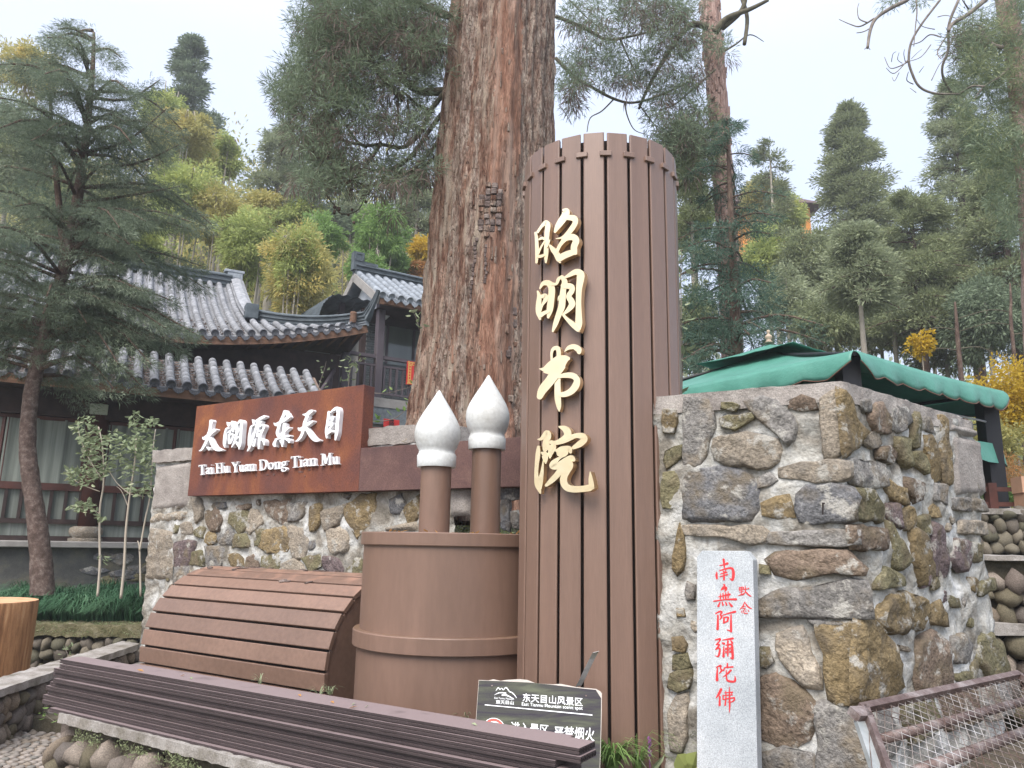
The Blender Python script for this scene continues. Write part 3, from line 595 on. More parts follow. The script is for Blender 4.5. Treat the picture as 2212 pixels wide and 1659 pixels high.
for nm, st, mp_ in (('first', ZHAO, mA), ('second', MING, mA), ('third', SHU, mB), ('fourth', YUAN, mB)):
    lab = {'first': 'topmost gold brush character', 'second': 'second gold brush character from the top', 'third': 'third gold brush character', 'fourth': 'lowest gold brush character'}[nm]
    E_ = empty('gold_character', tuple(mp_(300, 700)), lab+' fixed to the slatted column', 'character', 'gold characters on the column')
    letter('character_face', st, mp_, gnrm, -.014, .016, MT['gold'], E_, inc=.0012)
    # short stand-offs back to the slats
    b = MB()
    for P in st[::3]:
        q = mp_(P[len(P)//2][0], P[len(P)//2][1]); b.tube([q-gnrm*.013, q-gnrm*(.05)], .006, 6)
    b.build('stand_off', MT['gold_side'], E_)

# ================================================================== BRUSH POT AND BRUSHES
PX, PY, PR = -.38, 5.50, .625
pot = empty('brush_pot', (PX, PY, .4), 'large round brown metal brush pot with two raised bands', 'pot')
z0, zr0, zr1, zt = .40, .925, 1.03, 1.658
o = ob('body', [], []); bpy.data.objects.remove(o)
b = MB(); b.lathe([(PR+.012, z0), (PR+.012, zr0+.03)], (PX, PY, 0), 96); b.build('lower_body', MT['brown_pot'], pot, smooth=True)
b = MB(); b.lathe([(PR, zr1-.04), (PR, zt-.03)], (PX, PY, 0), 96); b.build('upper_body', MT['brown_pot'], pot, smooth=True)
b = MB(); b.lathe([(PR+.01, zr0), (PR+.038, zr0), (PR+.043, zr0+.006), (PR+.043, zr1-.006), (PR+.038, zr1), (PR-.01, zr1)], (PX, PY, 0), 96); autosmooth(b.build('middle_band', MT['brown_pot'], pot), 28)
b = MB(); b.lathe([(PR-.01, zt-.085), (PR+.016, zt-.085), (PR+.02, zt-.079), (PR+.02, zt-.005), (PR+.015, zt), (PR-.05, zt), (PR-.05, zt-.03)], (PX, PY, 0), 96); autosmooth(b.build('rim', MT['brown_pot'], pot), 28)
b = MB(); b.lathe([(PR-.045, zt-.022), (.001, zt-.022)], (PX, PY, 0), 64); b.build('lid', MT['litter'], pot)
def brush(cx_px0, cx_px1, ytop, xtip, ytip, band_y0, band_y1, Y, label):
    a = aty(cx_px0, 1100, Y); c = aty(cx_px1, 1100, Y); cx = (a.x+c.x)/2; r = (c.x-a.x)/2*.985
    t = empty('brush', (cx, Y, zt-.03), label, 'brush', 'pair of giant writing brushes in the pot')
    zb = aty((cx_px0+cx_px1)/2, band_y1, Y).z; zb1 = aty((cx_px0+cx_px1)/2, band_y0, Y).z; ztp = aty(xtip, ytip, Y).z
    b = MB(); b.lathe([(r, zt-.03), (r, zb+.03)], (cx, Y, 0), 48); b.build('handle', MT['brown_pot'], t, smooth=True)
    H = ztp-zb; h1 = zb1-zb; R = r*1.52
    prof = [(r*.9, .004), (r*1.24, 0), (r*1.27, .006), (r*1.29, h1*.93), (r*1.25, h1)]
    prof += [(r*1.20, h1+.012), (r*1.19, h1+.03)]
    body = H-h1-.03
    for s, q in ((.04, .855), (.09, .905), (.16, .965), (.22, .992), (.28, 1.0), (.34, .988), (.42, .93), (.50, .84), (.58, .72), (.66, .59), (.74, .455), (.82, .32), (.89, .205), (.95, .11), (.985, .05), (1, .004)):
        prof.append((R*q, h1+.03+body*s))
    mb = MB(); mb.lathe(prof, (cx, Y, zb), 56); o = mb.build('bristle_head', MT['tip'], t); autosmooth(o, 50)
    for v in o.data.vertices:
        p = v.co; k_ = 1+.012*mnoise.fractal(p*6, 1, 2, 3)*(1 if p.z < ztp-.05 else 0)
        v.co = Vector((cx+(p.x-cx)*k_, Y+(p.y-Y)*k_, p.z))
    return t
brush(905.5, 973, 0, 950, 843, 983, 1010, 5.32, 'shorter giant brush with white teardrop head, left in the pot')
brush(1016, 1081, 0, 1054, 810, 946, 972, 5.48, 'taller giant brush with white teardrop head beside the column')
# leaf litter on the lid
lt = MB()
for i in range(46):
    a = random.uniform(0, 6.28); rr = (PR-.06)*math.sqrt(random.uniform(.45, 1)); c = Vector((PX+rr*math.cos(a), PY+rr*math.sin(a), zt-.015+random.uniform(0, .03)))
    d = Vector((random.uniform(-1, 1), random.uniform(-1, 1), random.uniform(-.3, .5))).normalized()*random.uniform(.015, .05); e = d.cross(Vector((0, 0, 1))).normalized()*random.uniform(.006, .016)
    lt.add([c-d, c+e, c+d, c-e], [(0, 1, 2, 3)])
tag(lt.build('leaf_litter', MT['lf_orange']), kind='stuff')

# ================================================================== LYING HALF SCROLL
thS = math.radians(33); dS = Vector((math.cos(thS), -math.sin(thS), 0)); qS = Vector((math.sin(thS), math.cos(thS), 0))
sc = 1.85; cS = Vector((-.489*sc, 3.352*sc, 1.6-.5*sc)); rS = .36*sc; LS = 1.1835*sc
scr = empty('lying_scroll', tuple(cS), 'brown half-round scroll of horizontal metal slats lying against the wall', 'scroll')
seamA = []
for (px, py) in ((764.7, 1292.7), (741, 1322.7), (719.7, 1361), (706.3, 1406), (699.7, 1452.7)):
    P = atpl(px, py, cS, dS); seamA.append(math.atan2(P.z-cS.z, (P-cS).dot(-qS)))
stA = (max(seamA)-min(seamA))/4; base = min(seamA)
b = MB(); prof = [(math.cos(a)*(rS-.034), math.sin(a)*(rS-.034)) for a in np.linspace(math.radians(-50), math.radians(150), 24)]
b.prism(prof, cS-dS*(LS-.03), -qS, Vector((0, 0, 1)), dS, 0, LS-.055); b.build('dark_core', MT['seam_dark'], scr)
b = MB(); b.prism(prof, cS, -qS, Vector((0, 0, 1)), dS, -.022, -.010); b.build('end_panel', MT['brown_slat'], scr)
b = MB(); b.prism(prof, cS-dS*LS, -qS, Vector((0, 0, 1)), dS, .010, .022); b.build('end_panel', MT['brown_slat'], scr)
for k in range(-3, 8):
    a0, a1 = base+stA*k, base+stA*(k+1); am = (a0+a1)/2
    if am > math.radians(112): continue
    n = -qS*math.cos(am)+Vector((0, 0, 1))*math.sin(am); t = qS*math.sin(am)+Vector((0, 0, 1))*math.cos(am)
    hw = rS*math.sin(stA/2)-.009; c = cS+n*(rS*math.cos(stA/2)); mb = MB()
    poly = [(-hw, 0), (-hw+.004, .004), (hw-.004, .004), (hw, 0), (hw-.004, -.03), (-hw+.004, -.03)]
    mb.prism(poly, c-dS*(LS), t, n, dS, random.uniform(-.006, .006), LS+random.uniform(-.006, .006)); o = mb.build('slat', MT['brown_slat'], scr); bevel(o, .002, 1)
    if k == 7 or am > math.radians(85): o['label'] = 'reddish top slat littered with bark'
# bark flakes lying on top
for i in range(16):
    u = random.uniform(.1, .95)*LS; am = random.choice([random.uniform(math.radians(72), math.radians(100)) for _ in range(3)]+[math.radians(62)]); n = -qS*math.cos(am)+Vector((0, 0, 1))*math.sin(am); t = qS*math.sin(am)+Vector((0, 0, 1))*math.cos(am)
    c = cS-dS*u+n*(rS+.007); w = random.uniform(.02, .07); h = random.uniform(.008, .025); an = random.uniform(-.5, .5); a_ = dS*math.cos(an)+t*math.sin(an); b_ = t*math.cos(an)-dS*math.sin(an)
    mb = MB(); P = [(-w, -h*.4), (-w*.4, -h), (w*.5, -h*.8), (w, 0), (w*.5, h), (-w*.6, h*.7)]; mb.prism(P, c, a_, b_, n, -.004, .004)
    o = mb.build('bark_flake', MT['bark_char']); tag(o, 'flake of fallen dark bark on the top slats of the lying scroll', 'bark flake', 'bark flakes on the scroll')

# ================================================================== STACK OF BOARDS
ZB = .80; bl = atz(129.5, 1423.5, ZB); br = atz(1250.5, 1617, ZB); bb = atz(1287, 1603.5, ZB)
bd = (br-bl).normalized(); bd.z = 0; bd.normalize(); bn = Vector((bd.y, -bd.x, 0)); bn = bn if bn.y < 0 else -bn
Lb = (br-bl).length; Wb, Hb = .145, .0245
def board(end, Lx, z, off, label, hollow=True):
    """board, its hollow ends drawn as dark discs: end = right end front top corner position"""
    t = empty('composite_board', tuple(end), label, 'board', 'stack of dark composite boards')
    mb = MB(); A = end+bn*off; s = Vector((0, 0, 1)); back = -bn
    # outer shell with ribbed side grooves
    prof = [(0, 0), (Wb, 0), (Wb, -Hb*.42), (Wb-.006, -Hb*.42), (Wb-.006, -Hb*.58), (Wb, -Hb*.58), (Wb, -Hb), (0, -Hb), (0, -Hb*.58), (.006, -Hb*.58), (.006, -Hb*.42), (0, -Hb*.42)]
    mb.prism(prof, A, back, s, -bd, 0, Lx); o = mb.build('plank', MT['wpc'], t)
    if hollow:
        for i in range(6):
            c = A+back*(Wb*(i+.5)/6)+s*(-Hb/2)+bd*.0015; mb = MB(); 
            P = [(math.cos(a)*.0088, math.sin(a)*.0088) for a in np.linspace(0, 2*math.pi, 12, endpoint=False)]
            mb.prism(P, c, back, s, bd, -.006, .001); mb.build('hollow', MT['wpc_hole_shade'], t)  # dark disc on the solid end paints the shade of an open hole
    return t
nL = 11; ordn = ['topmost', 'second', 'third', 'fourth', 'fifth', 'sixth', 'seventh', 'eighth', 'ninth', 'tenth', 'lowest']
offs = [0, .006, .012, .002, .034, .012, .016, .010, .020, .024, .050]; lef = [0, -.02, .03, .05, -.01, .06, .09, .08, .11, .10, -.05]; rig = [0, .01, -.10, -.06, .0, -.2, -.1, -.15, -.05, .02, .02]
for i in range(nL):
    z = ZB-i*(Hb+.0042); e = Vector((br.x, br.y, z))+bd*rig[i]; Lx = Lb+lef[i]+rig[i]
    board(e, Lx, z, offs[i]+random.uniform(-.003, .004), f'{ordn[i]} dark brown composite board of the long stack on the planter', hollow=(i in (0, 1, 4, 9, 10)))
    if i % 1 == 0:   # second column of boards behind
        e2 = e-bn*(Wb+.006+.004*(i % 3))+bd*random.uniform(-.3, -.1)
        if i > 0: board(e2, Lx-.5+random.uniform(-.1, .1), z, offs[i], f'{ordn[i]} board in the rear half of the dark board stack', hollow=False)
# small leaves dropped on the boards
for i in range(9):
    u = random.uniform(.2, .95)*Lb; c = bl+bd*u-bn*random.uniform(.02, .12)+Vector((0, 0, .005)); an = random.uniform(0, 3); a_ = Vector((math.cos(an), math.sin(an), .2)).normalized()*random.uniform(.012, .028); e_ = a_.cross(Vector((0, 0, 1)))*.4
    mb = MB(); mb.add([c-a_, c+e_+Vector((0, 0, .006)), c+a_, c-e_], [(0, 1, 2), (0, 2, 3)]); tag(mb.build('fallen_leaf', MT['lf_sapling'] if i % 2 else MT['lf_orange']), 'small fallen leaf lying on the top board of the stack', 'leaf', 'leaves on the boards')
# ================================================================== RUBBLE MASONRY
def stone_piece(pts, n, h, m, parent, seed=0, name='stone', base=.02):
    """one rubble stone: pts = world points round its outline on the wall face"""
    c = sum(pts, Vector())/len(pts); per = []
    for i in range(len(pts)):
        a, b_ = pts[i], pts[(i+1) % len(pts)]; k = max(1, int((b_-a).length/.055))
        for j in range(k): per.append(a.lerp(b_, j/k))
    # soften corners
    per = [(per[i-1]+per[i]*7+per[(i+1) % len(per)])/9 for i in range(len(per))]
    m_ = len(per); rad = sum((p-c).length for p in per)/m_; V = []
    tilt = Vector((mnoise.noise(c*9), mnoise.noise(c*9+Vector((5, 5, 5))), mnoise.noise(c*9+Vector((9, 1, 3)))))*.25
    for (s, hh) in ((1.06, -base), (1.0, h*.12), (.94, h*.62), (.80, h*.86), (.45, h*.95)):
        for p in per:
            q = c+(p-c)*s; nz = mnoise.fractal(q*11+Vector((seed, 0, 0)), 1, 2, 4)
            hv = hh+((nz*.9*h+nz*.006) if s < 1 else 0)+(q-c).dot(tilt)*(.35 if s < 1 else 0)
            jit = (p-c).normalized()*(.024*mnoise.noise(q*19+Vector((seed*2, 3, 1))))
            V.append(q+n*hv+jit*(1 if s > .6 else 0))
    V.append(c+n*(h*1.03+.3*h*mnoise.noise(c*11)))
    Fc = []
    for r in range(4):
        for i in range(m_):
            j = (i+1) % m_; Fc.append((r*m_+i, r*m_+j, (r+1)*m_+j, (r+1)*m_+i))
    for i in range(m_): Fc.append((4*m_+i, 4*m_+(i+1) % m_, 5*m_))
    o = ob(name, V, Fc, MT[m], parent); me = o.data
    bm = bmesh.new(); bm.from_mesh(me); bmesh.ops.recalc_face_normals(bm, faces=bm.faces)
    for f in bm.faces: f.smooth = True
    if sum((f.normal.dot(n) for f in bm.faces)) < 0: bmesh.ops.reverse_faces(bm, faces=bm.faces)
    bm.to_mesh(me); bm.free(); return o
def mortar_wrap(name, path, z0, z1, m, parent, amp=.022, stp=.022, closed_top=True, flare=0):
    """uneven mortar skin swept along a ground path of (point, normal) pairs"""
    cols = []
    for (a, na), (b_, nb) in zip(path[:-1], path[1:]):
        k = max(1, int((b_-a).length/stp))
        for i in range(k): t = i/k; cols.append((a.lerp(b_, t), na.lerp(nb, t).normalized()))
    cols.append(path[-1]); nz = max(2, int((z1-z0)/stp)); V = []; Fc = []
    for j in range(nz+1):
        z = z0+(z1-z0)*j/nz
        for (p, nn) in cols:
            q = Vector((p.x, p.y, z)); f = mnoise.fractal(q*4.5, 1, 2, 3)*amp+mnoise.fractal(q*16+Vector((3, 3, 3)), .8, 2, 3)*amp*.45
            V.append(q+nn*f)
    w = len(cols)
    for j in range(nz):
        for i in range(w-1): Fc.append((j*w+i, j*w+i+1, (j+1)*w+i+1, (j+1)*w+i))
    o = ob(name, V, Fc, m, parent, True)
    return o, cols
# ---- the tall masonry block on the right
ZT = 2.45
bTL, bC, bTR = atz(1422, 857, ZT), atz(1815, 824, ZT), atz(2095, 909, ZT)
def flat(v): return Vector((v.x, v.y, 0))
e1 = flat(bC-bTL).normalized(); n1 = Vector((e1.y, -e1.x, 0)); n1 = n1 if n1.y < 0 else -n1
e2 = flat(bTR-bC).normalized(); n2 = Vector((e2.y, -e2.x, 0)); n2 = n2 if n2.y < 0 else -n2
blk = empty('masonry_block', (bC.x, bC.y, 0), 'big square block of rubble stones and pale mortar right of the column', 'stone wall')
end = flat(bTR)+e2*.02; endb = end-n2*1.0
left = flat(bTL)-e1*.02
ZB0 = .0
path = [(left-n1*.5, -e1), (left-e1*.0, (-e1*.6+n1).normalized()), (left+e1*.03, n1), (flat(bC)-e1*.04, n1), (flat(bC), (n1+n2).normalized()), (flat(bC)+e2*.04, n2), (end-e2*.03, n2), (end, (n2+e2).normalized()), (endb, e2)]
mortar_wrap('mortar', path, ZB0, ZT-.03, MT['mortar'], blk, amp=.028, stp=.02)
# wall spreads outward at its far lower end
mb = MB(); q0 = flat(bTR); 
fl = [(q0-e2*.06, .0), ]
V = []; nn = 26
for j in range(nn+1):
    z = ZT-.12-(ZT-.2)*j/nn; ex = .34*(max(0, (1.95-z))/1.95)
    for i in range(9):
        t = i/8; p = q0-e2*.08+e2*((ex+.10)*t); q = Vector((p.x, p.y, z)); f = mnoise.fractal(q*5, 1, 2, 4)*.03-.03*t*t
        V.append(q+n2*(f-.012)-n2*(.10*(t**6)))
Fc = [(j*9+i, j*9+i+1, (j+1)*9+i+1, (j+1)*9+i) for j in range(nn) for i in range(8)]
ob('mortar', V, Fc, MT['mortar'], blk, True)
# concrete cap: rough cast edge band plus top
def inset(pth, d): return [(p+n_*d, n_) for p, n_ in pth]
capw, cols = mortar_wrap('cap', inset(path, .012), ZT-.105, ZT, MT['concrete'], blk, amp=.014, stp=.02)
topV = []; w = len(cols); last = [capw.data.vertices[i].co.copy() for i in range(len(capw.data.vertices)-w, len(capw.data.vertices))]
cen = sum(last, Vector())/len(last); cen.z = ZT
rings = [last]+[[p.lerp(cen, f)+Vector((0, 0, .012*mnoise.fractal(p*7+Vector((f*9, 0, 0)), 1, 2, 3)+.004)) for p in last] for f in (.04, .12, .3, .6)]
V = [p for r_ in rings for p in r_]+[cen]; Fc = []
for r_ in range(4):
    for i in range(w-1): Fc.append((r_*w+i, r_*w+i+1, (r_+1)*w+i+1, (r_+1)*w+i))
for i in range(w-1): Fc.append((4*w+i, 4*w+i+1, 5*w))
ob('cap_top', V, Fc, MT['concrete'], blk, True)
SEEDS = []
G = (2550, 1450, 2.2122); H = (2550, 2150, 1.952); I_ = (3200, 1500, 2.2125); J = (3250, 2150, 1.952); KK = (540, 1740, 2.4578)
def stones(lst, O, n, parent, push=.013, scale=1.23):
    for i, (cr, m, h, P) in enumerate(lst):
        pts = [atpl((cr[0]+x/cr[2])*K, (cr[1]+y/cr[2])*K, O+n*push, n) for x, y in P]
        c0_ = sum(pts, Vector())/len(pts); pts = [c0_+(p-c0_)*scale for p in pts]; h *= .42; SEEDS.append((c0_, max((p-c0_).length for p in pts)))
        stone_piece(pts, n, h, m, parent, seed=i*3.1)
FRONT = [(G,'s_ochre',.035,[(95,340),(210,330),(215,430),(180,520),(90,520)]),(G,'s_grey',.04,[(290,275),(400,265),(470,290),(500,350),(495,560),(460,680),(420,770),(290,790)]),
 (G,'s_olive',.03,[(600,270),(700,240),(750,290),(700,330),(590,320)]),(G,'s_olive',.035,[(600,400),(740,370),(860,350),(850,410),(720,490),(600,470)]),
 (G,'s_tan',.05,[(550,590),(700,560),(900,560),(1030,600),(1045,760),(960,800),(700,800),(580,750)]),(G,'s_grey',.04,[(800,270),(950,250),(1080,275),(1180,400),(1190,560),(1130,600),(1040,510),(930,420),(870,350)]),
 (G,'s_brown',.035,[(1160,260),(1290,205),(1410,230),(1410,330),(1280,340),(1180,320)]),(G,'s_tan',.05,[(1450,270),(1610,175),(1640,400),(1650,620),(1560,720),(1480,720),(1460,480)]),
 (G,'s_olive',.035,[(120,700),(240,640),(245,740),(130,830),(100,770)]),(G,'s_dark',.05,[(340,885),(560,870),(770,880),(860,990),(865,1180),(800,1250),(560,1255),(310,1245),(310,1050)]),
 (G,'s_grey',.03,[(900,900),(1000,880),(1090,940),(1000,1000),(900,1010)]),(G,'s_ochre',.05,[(940,1140),(1060,1080),(1170,1070),(1230,1260),(1080,1280),(960,1240)]),
 (G,'s_dark',.04,[(1250,1060),(1350,1012),(1520,1005),(1690,1020),(1712,1270),(1500,1285),(1300,1280),(1245,1200)]),(G,'s_tan',.035,[(1130,835),(1400,785),(1650,785),(1670,920),(1500,955),(1300,930),(1140,920)]),
 (G,'s_tan',.04,[(310,1335),(600,1345),(900,1345),(950,1400),(930,1475),(800,1490),(620,1430),(330,1420)]),(G,'s_olive',.03,[(95,900),(200,870),(230,960),(240,1130),(90,1160)]),
 (G,'s_ochre',.035,[(230,1335),(265,1450),(275,1600),(265,1710),(210,1750),(170,1690),(188,1500)]),(G,'s_grey',.035,[(1010,1400),(1240,1395),(1690,1375),(1715,1500),(1560,1510),(1300,1500),(1020,1490)]),
 (H,'s_brown',.06,[(905,70),(1000,30),(1150,15),(1430,15),(1545,130),(1535,185),(1350,160),(1130,205),(980,185)]),(H,'s_grey',.055,[(825,440),(880,370),(960,320),(1200,290),(1400,255),(1540,250),(1565,500),(1200,490),(850,485)]),
 (H,'s_tan',.045,[(960,665),(1050,630),(1130,615),(1190,760),(1260,1005),(1130,1025),(1050,900),(955,760)]),(H,'s_ochre',.05,[(1255,600),(1400,590),(1575,605),(1588,800),(1598,1110),(1400,1135),(1345,1075),(1320,800)]),
 (H,'s_olive',.035,[(815,740),(880,755),(930,850),(865,900),(820,895)]),(H,'s_brown',.055,[(832,1005),(960,985),(1130,1085),(1205,1185),(1165,1400),(1000,1470),(840,1400)]),
 (H,'s_grey',.05,[(1235,1205),(1400,1210),(1560,1240),(1605,1500),(1612,1750),(1280,1760),(1272,1400)]),(H,'s_ochre',.03,[(165,430),(250,420),(260,510),(180,520)]),
 (H,'s_ochre',.03,[(140,650),(225,650),(250,720),(240,770),(160,760)]),(H,'s_olive',.03,[(145,790),(260,780),(292,895),(150,915)]),(H,'s_olive',.035,[(130,935),(280,905),(270,1055),(120,1045)]),
 (H,'s_tan',.035,[(140,1190),(180,1125),(258,1125),(248,1400),(220,1515),(132,1510)]),(H,'s_olive',.03,[(815,105),(895,110),(900,178),(815,180)]),(H,'s_grey',.025,[(1210,530),(1565,535),(1570,583),(1240,580)]),
 (H,'s_grey',.04,[(850,1540),(1000,1520),(1180,1560),(1200,1720),(860,1740)]),(H,'s_grey',.03,[(260,250),(325,260),(325,380),(255,390)])]
SIDE = [(I_,'s_ochre',.05,[(190,85),(250,110),(270,200),(290,290),(390,400),(360,470),(300,530),(240,580),(225,400)]),(I_,'s_brown',.045,[(440,265),(480,172),(540,172),(600,300),(590,405),(490,395),(440,300)]),
 (I_,'s_grey',.03,[(350,150),(420,130),(450,200),(390,240)]),(I_,'s_olive',.04,[(800,275),(865,275),(870,530),(812,525)]),(I_,'s_grey',.03,[(880,295),(950,295),(1000,430),(890,385)]),
 (I_,'s_ochre',.04,[(1030,325),(1095,335),(1120,600),(1145,815),(1080,825),(1050,600)]),(I_,'s_olive',.045,[(668,485),(780,492),(800,690),(770,715),(700,650)]),(I_,'s_olive',.04,[(822,595),(918,612),(928,790),(842,700)]),
 (I_,'s_ochre',.04,[(908,465),(968,465),(1020,620),(1045,790),(965,805),(925,560)]),(I_,'s_brown',.05,[(520,565),(610,530),(668,605),(622,675),(530,640)]),
 (I_,'s_ochre',.04,[(585,825),(740,930),(758,1035),(640,998),(585,900)]),(I_,'s_brown',.05,[(752,815),(888,855),(880,955),(820,1025),(745,900)]),(I_,'s_olive',.05,[(300,925),(430,942),(538,1100),(535,1178),(312,1150)]),
 (I_,'s_pink',.035,[(592,1045),(688,1045),(700,1245),(622,1178)]),(I_,'s_ochre',.04,[(722,1102),(800,1062),(838,1208),(735,1265)]),(I_,'s_olive',.04,[(842,1162),(948,1142),(948,1278),(890,1298)]),
 (I_,'s_ochre',.055,[(792,1302),(870,1284),(985,1555),(960,1700),(875,1700),(815,1500)]),(I_,'s_pink',.05,[(972,1225),(1040,1252),(1118,1500),(1092,1640),(985,1600)]),
 (I_,'s_olive',.045,[(592,1212),(650,1242),(765,1500),(720,1585),(652,1565)]),(I_,'s_pink',.045,[(1192,1362),(1288,1382),(1298,1558),(1222,1605),(1152,1500)]),(I_,'s_olive',.04,[(1302,1372),(1388,1392),(1398,1528),(1312,1535)]),
 (I_,'s_grey',.035,[(1002,865),(1098,885),(1098,1035),(1002,998)]),(I_,'s_brown',.055,[(296,1232),(420,1240),(538,1255),(558,1415),(325,1415)]),(I_,'s_grey',.045,[(300,665),(540,705),(558,878),(430,872),(315,850)]),
 (I_,'s_tan',.03,[(1252,1185),(1428,1195),(1438,1295),(1252,1285)]),(I_,'s_grey',.03,[(1192,992),(1398,1005),(1436,1098),(1205,1080)]),(I_,'s_ochre',.035,[(962,1062),(1018,1062),(1028,1158),(962,1150)]),
 (I_,'s_grey',.03,[(640,200),(760,230),(780,330),(700,420),(640,380)]),(I_,'s_tan',.02,[(380,470),(500,420),(540,520),(470,560)]),
 (J,'s_olive',.05,[(352,225),(410,142),(538,202),(538,258),(332,288)]),(J,'s_ochre',.065,[(425,365),(560,352),(698,392),(718,480),(658,578),(490,618),(392,560),(392,470)]),(J,'s_ochre',.045,[(762,445),(820,392),(868,480),(878,568),(762,538)]),
 (J,'s_pink',.03,[(692,172),(748,172),(738,278),(692,288)]),(J,'s_olive',.03,[(772,202),(818,192),(818,288),(762,298)]),(J,'s_ochre',.07,[(225,560),(270,522),(330,600),(420,700),(498,850),(488,1000),(430,1075),(210,1085),(205,950),(215,700)]),
 (J,'s_brown',.06,[(682,722),(780,652),(858,722),(898,900),(888,1018),(702,1055),(672,900)]),(J,'s_grey',.045,[(922,702),(1000,642),(1058,722),(1038,838),(932,838)]),(J,'s_olive',.05,[(1152,682),(1210,652),(1288,742),(1330,915),(1212,955),(1132,838)]),
 (J,'s_olive',.03,[(962,942),(1038,922),(1038,988),(955,998)]),(J,'s_olive',.03,[(1062,852),(1108,842),(1108,958),(1062,988)]),(J,'s_olive',.03,[(882,342),(958,362),(978,438),(902,428)]),
 (J,'s_ochre',.035,[(1052,202),(1108,222),(1108,328),(1062,300)]),(J,'s_olive',.035,[(1142,242),(1235,215),(1240,288),(1142,340)]),(J,'s_pink',.03,[(832,292),(878,302),(878,418),(842,398)]),
 (J,'s_grey',.04,[(280,1290),(420,1260),(520,1400),(420,1600),(300,1560)]),(J,'s_olive',.04,[(560,1200),(760,1150),(800,1350),(620,1450)]),(J,'s_brown',.04,[(850,1120),(1080,1080),(1120,1280),(900,1350)]),
 (J,'s_tan',.03,[(520,720),(560,730),(600,760),(530,770)]),(J,'s_grey',.04,[(1180,1050),(1330,1010),(1380,1220),(1200,1280)])]
stones(FRONT, flat(bC), n1, blk); stones(SIDE, flat(bC), n2, blk, scale=1.27)
def fillers(O, ex, n, L0, L1, z0, z1, cnt, parent, keep=None, lo=.022, hi=.05):
    got = 0
    for _ in range(cnt*30):
        p = O+ex*random.uniform(L0, L1); p = Vector((p.x, p.y, random.uniform(z0, z1))); r = random.uniform(lo, hi)
        if keep and not keep(p): continue
        if all((p-c).length > R*.88+r for c, R in SEEDS):
            a0 = random.uniform(0, 6.28); el = random.uniform(.55, 1.0); pts = []
            for a in np.linspace(0, 6.28, 7)[:-1]: x, y = r*math.cos(a)*random.uniform(.8, 1.15), r*el*math.sin(a)*random.uniform(.8, 1.15); pts.append(p+n*.006+ex*(x*math.cos(a0)-y*math.sin(a0))+Zup*(x*math.sin(a0)+y*math.cos(a0)))
            stone_piece(pts, n, random.uniform(.008, .016), random.choice(['s_tan', 's_grey', 's_olive', 's_tan', 's_brown', 's_grey']), parent, seed=got*1.7); SEEDS.append((p, r)); got += 1
            if got >= cnt: return
Zup = Vector((0, 0, 1))
fillers(flat(bC), -e1, n1, .06, .96, .5, 2.3, 12, blk, lo=.028, hi=.055); fillers(flat(bC), e2, n2, .08, 1.5, .6, 2.28, 46, blk, lo=.03, hi=.06)
def cast_block(P, cr, O, n, parent, m='concrete', th=.02, name='cast_block', sub=.03, amp=.006):
    pts = [atpl((cr[0]+x/cr[2])*K, (cr[1]+y/cr[2])*K, O, n) for x, y in P]
    a, b_, c, d = pts; V = []; Fc = []; nu = max(3, int((b_-a).length/sub)); nv = max(3, int((d-a).length/sub))
    for j in range(nv+1):
        for i in range(nu+1):
            p = a.lerp(b_, i/nu).lerp(d.lerp(c, i/nu), j/nv); ed = 0 if (i in (0, nu) or j in (0, nv)) else 1
            V.append(p+n*(th*ed+mnoise.fractal(p*14, 1, 2, 4)*amp*(1 if ed else 0)-.02*(1-ed)))
    for j in range(nv):
        for i in range(nu): Fc.append((j*(nu+1)+i, j*(nu+1)+i+1, (j+1)*(nu+1)+i+1, (j+1)*(nu+1)+i))
    return ob(name, V, Fc, MT[m], parent, True)
cast_block([(1130,425),(1372,478),(1432,968),(1170,975)], I_, flat(bC)+n2*.005, n2, blk)
cast_block([(1118,325),(1338,385),(1362,470),(1122,418)], I_, flat(bC)+n2*.01, n2, blk)
# drill mark on the blue-grey stone
mk = cropmap(2550, 1450, 2.2122, flat(bC)+n1*.058, n1); mb = MB(); 
mb.add([mk(1462, 1135), mk(1488, 1135), mk(1486, 1150), mk(1478, 1150), mk(1474, 1240), mk(1462, 1240)], [(0, 1, 2, 3, 4, 5)]); mb.build('drill_mark', MT['seam_dark'], blk)

# ---- the long wall on the left that carries the rusted sign
sA, sB = atz(425.6, 877.6, 3.0), atz(787, 830.6, 3.0); eS = flat(sB-sA).normalized(); nS = Vector((eS.y, -eS.x, 0)); nS = nS if nS.y < 0 else -nS
SD = .14; wO = flat(sA)-nS*(SD-.02)
lw = empty('rubble_wall', tuple(wO), 'long rubble wall with thick pale mortar behind the scroll and brush pot', 'stone wall')
wl0 = atpl(302, 1400, wO, nS); wlt = atpl(340, 985, wO, nS); Lw = 7.2
def wpt(px, py, d=0): return atpl(px, py, wO+nS*d, nS)
w0 = flat(wlt); w1 = w0+eS*4.2
# mortar face (leaning left edge)
V = []; nx, nz = 210, 118; ztop = wlt.z-.06; SEEDS.clear()
for j in range(nz+1):
    z = .3+(ztop-.3)*j/nz; xl = (flat(wl0)-w0).dot(eS)*max(0, (ztop-z))/(ztop-wl0.z)
    for i in range(nx+1):
        q = w0+eS*(xl+(4.3-xl)*i/nx); q = Vector((q.x, q.y, z)); V.append(q+nS*(mnoise.fractal(q*4.5, 1, 2, 3)*.03+mnoise.fractal(q*16, .8, 2, 3)*.014))
Fc = [(j*(nx+1)+i, j*(nx+1)+i+1, (j+1)*(nx+1)+i+1, (j+1)*(nx+1)+i) for j in range(nz) for i in range(nx)]
ob('mortar', V, Fc, MT['mortar'], lw, True)
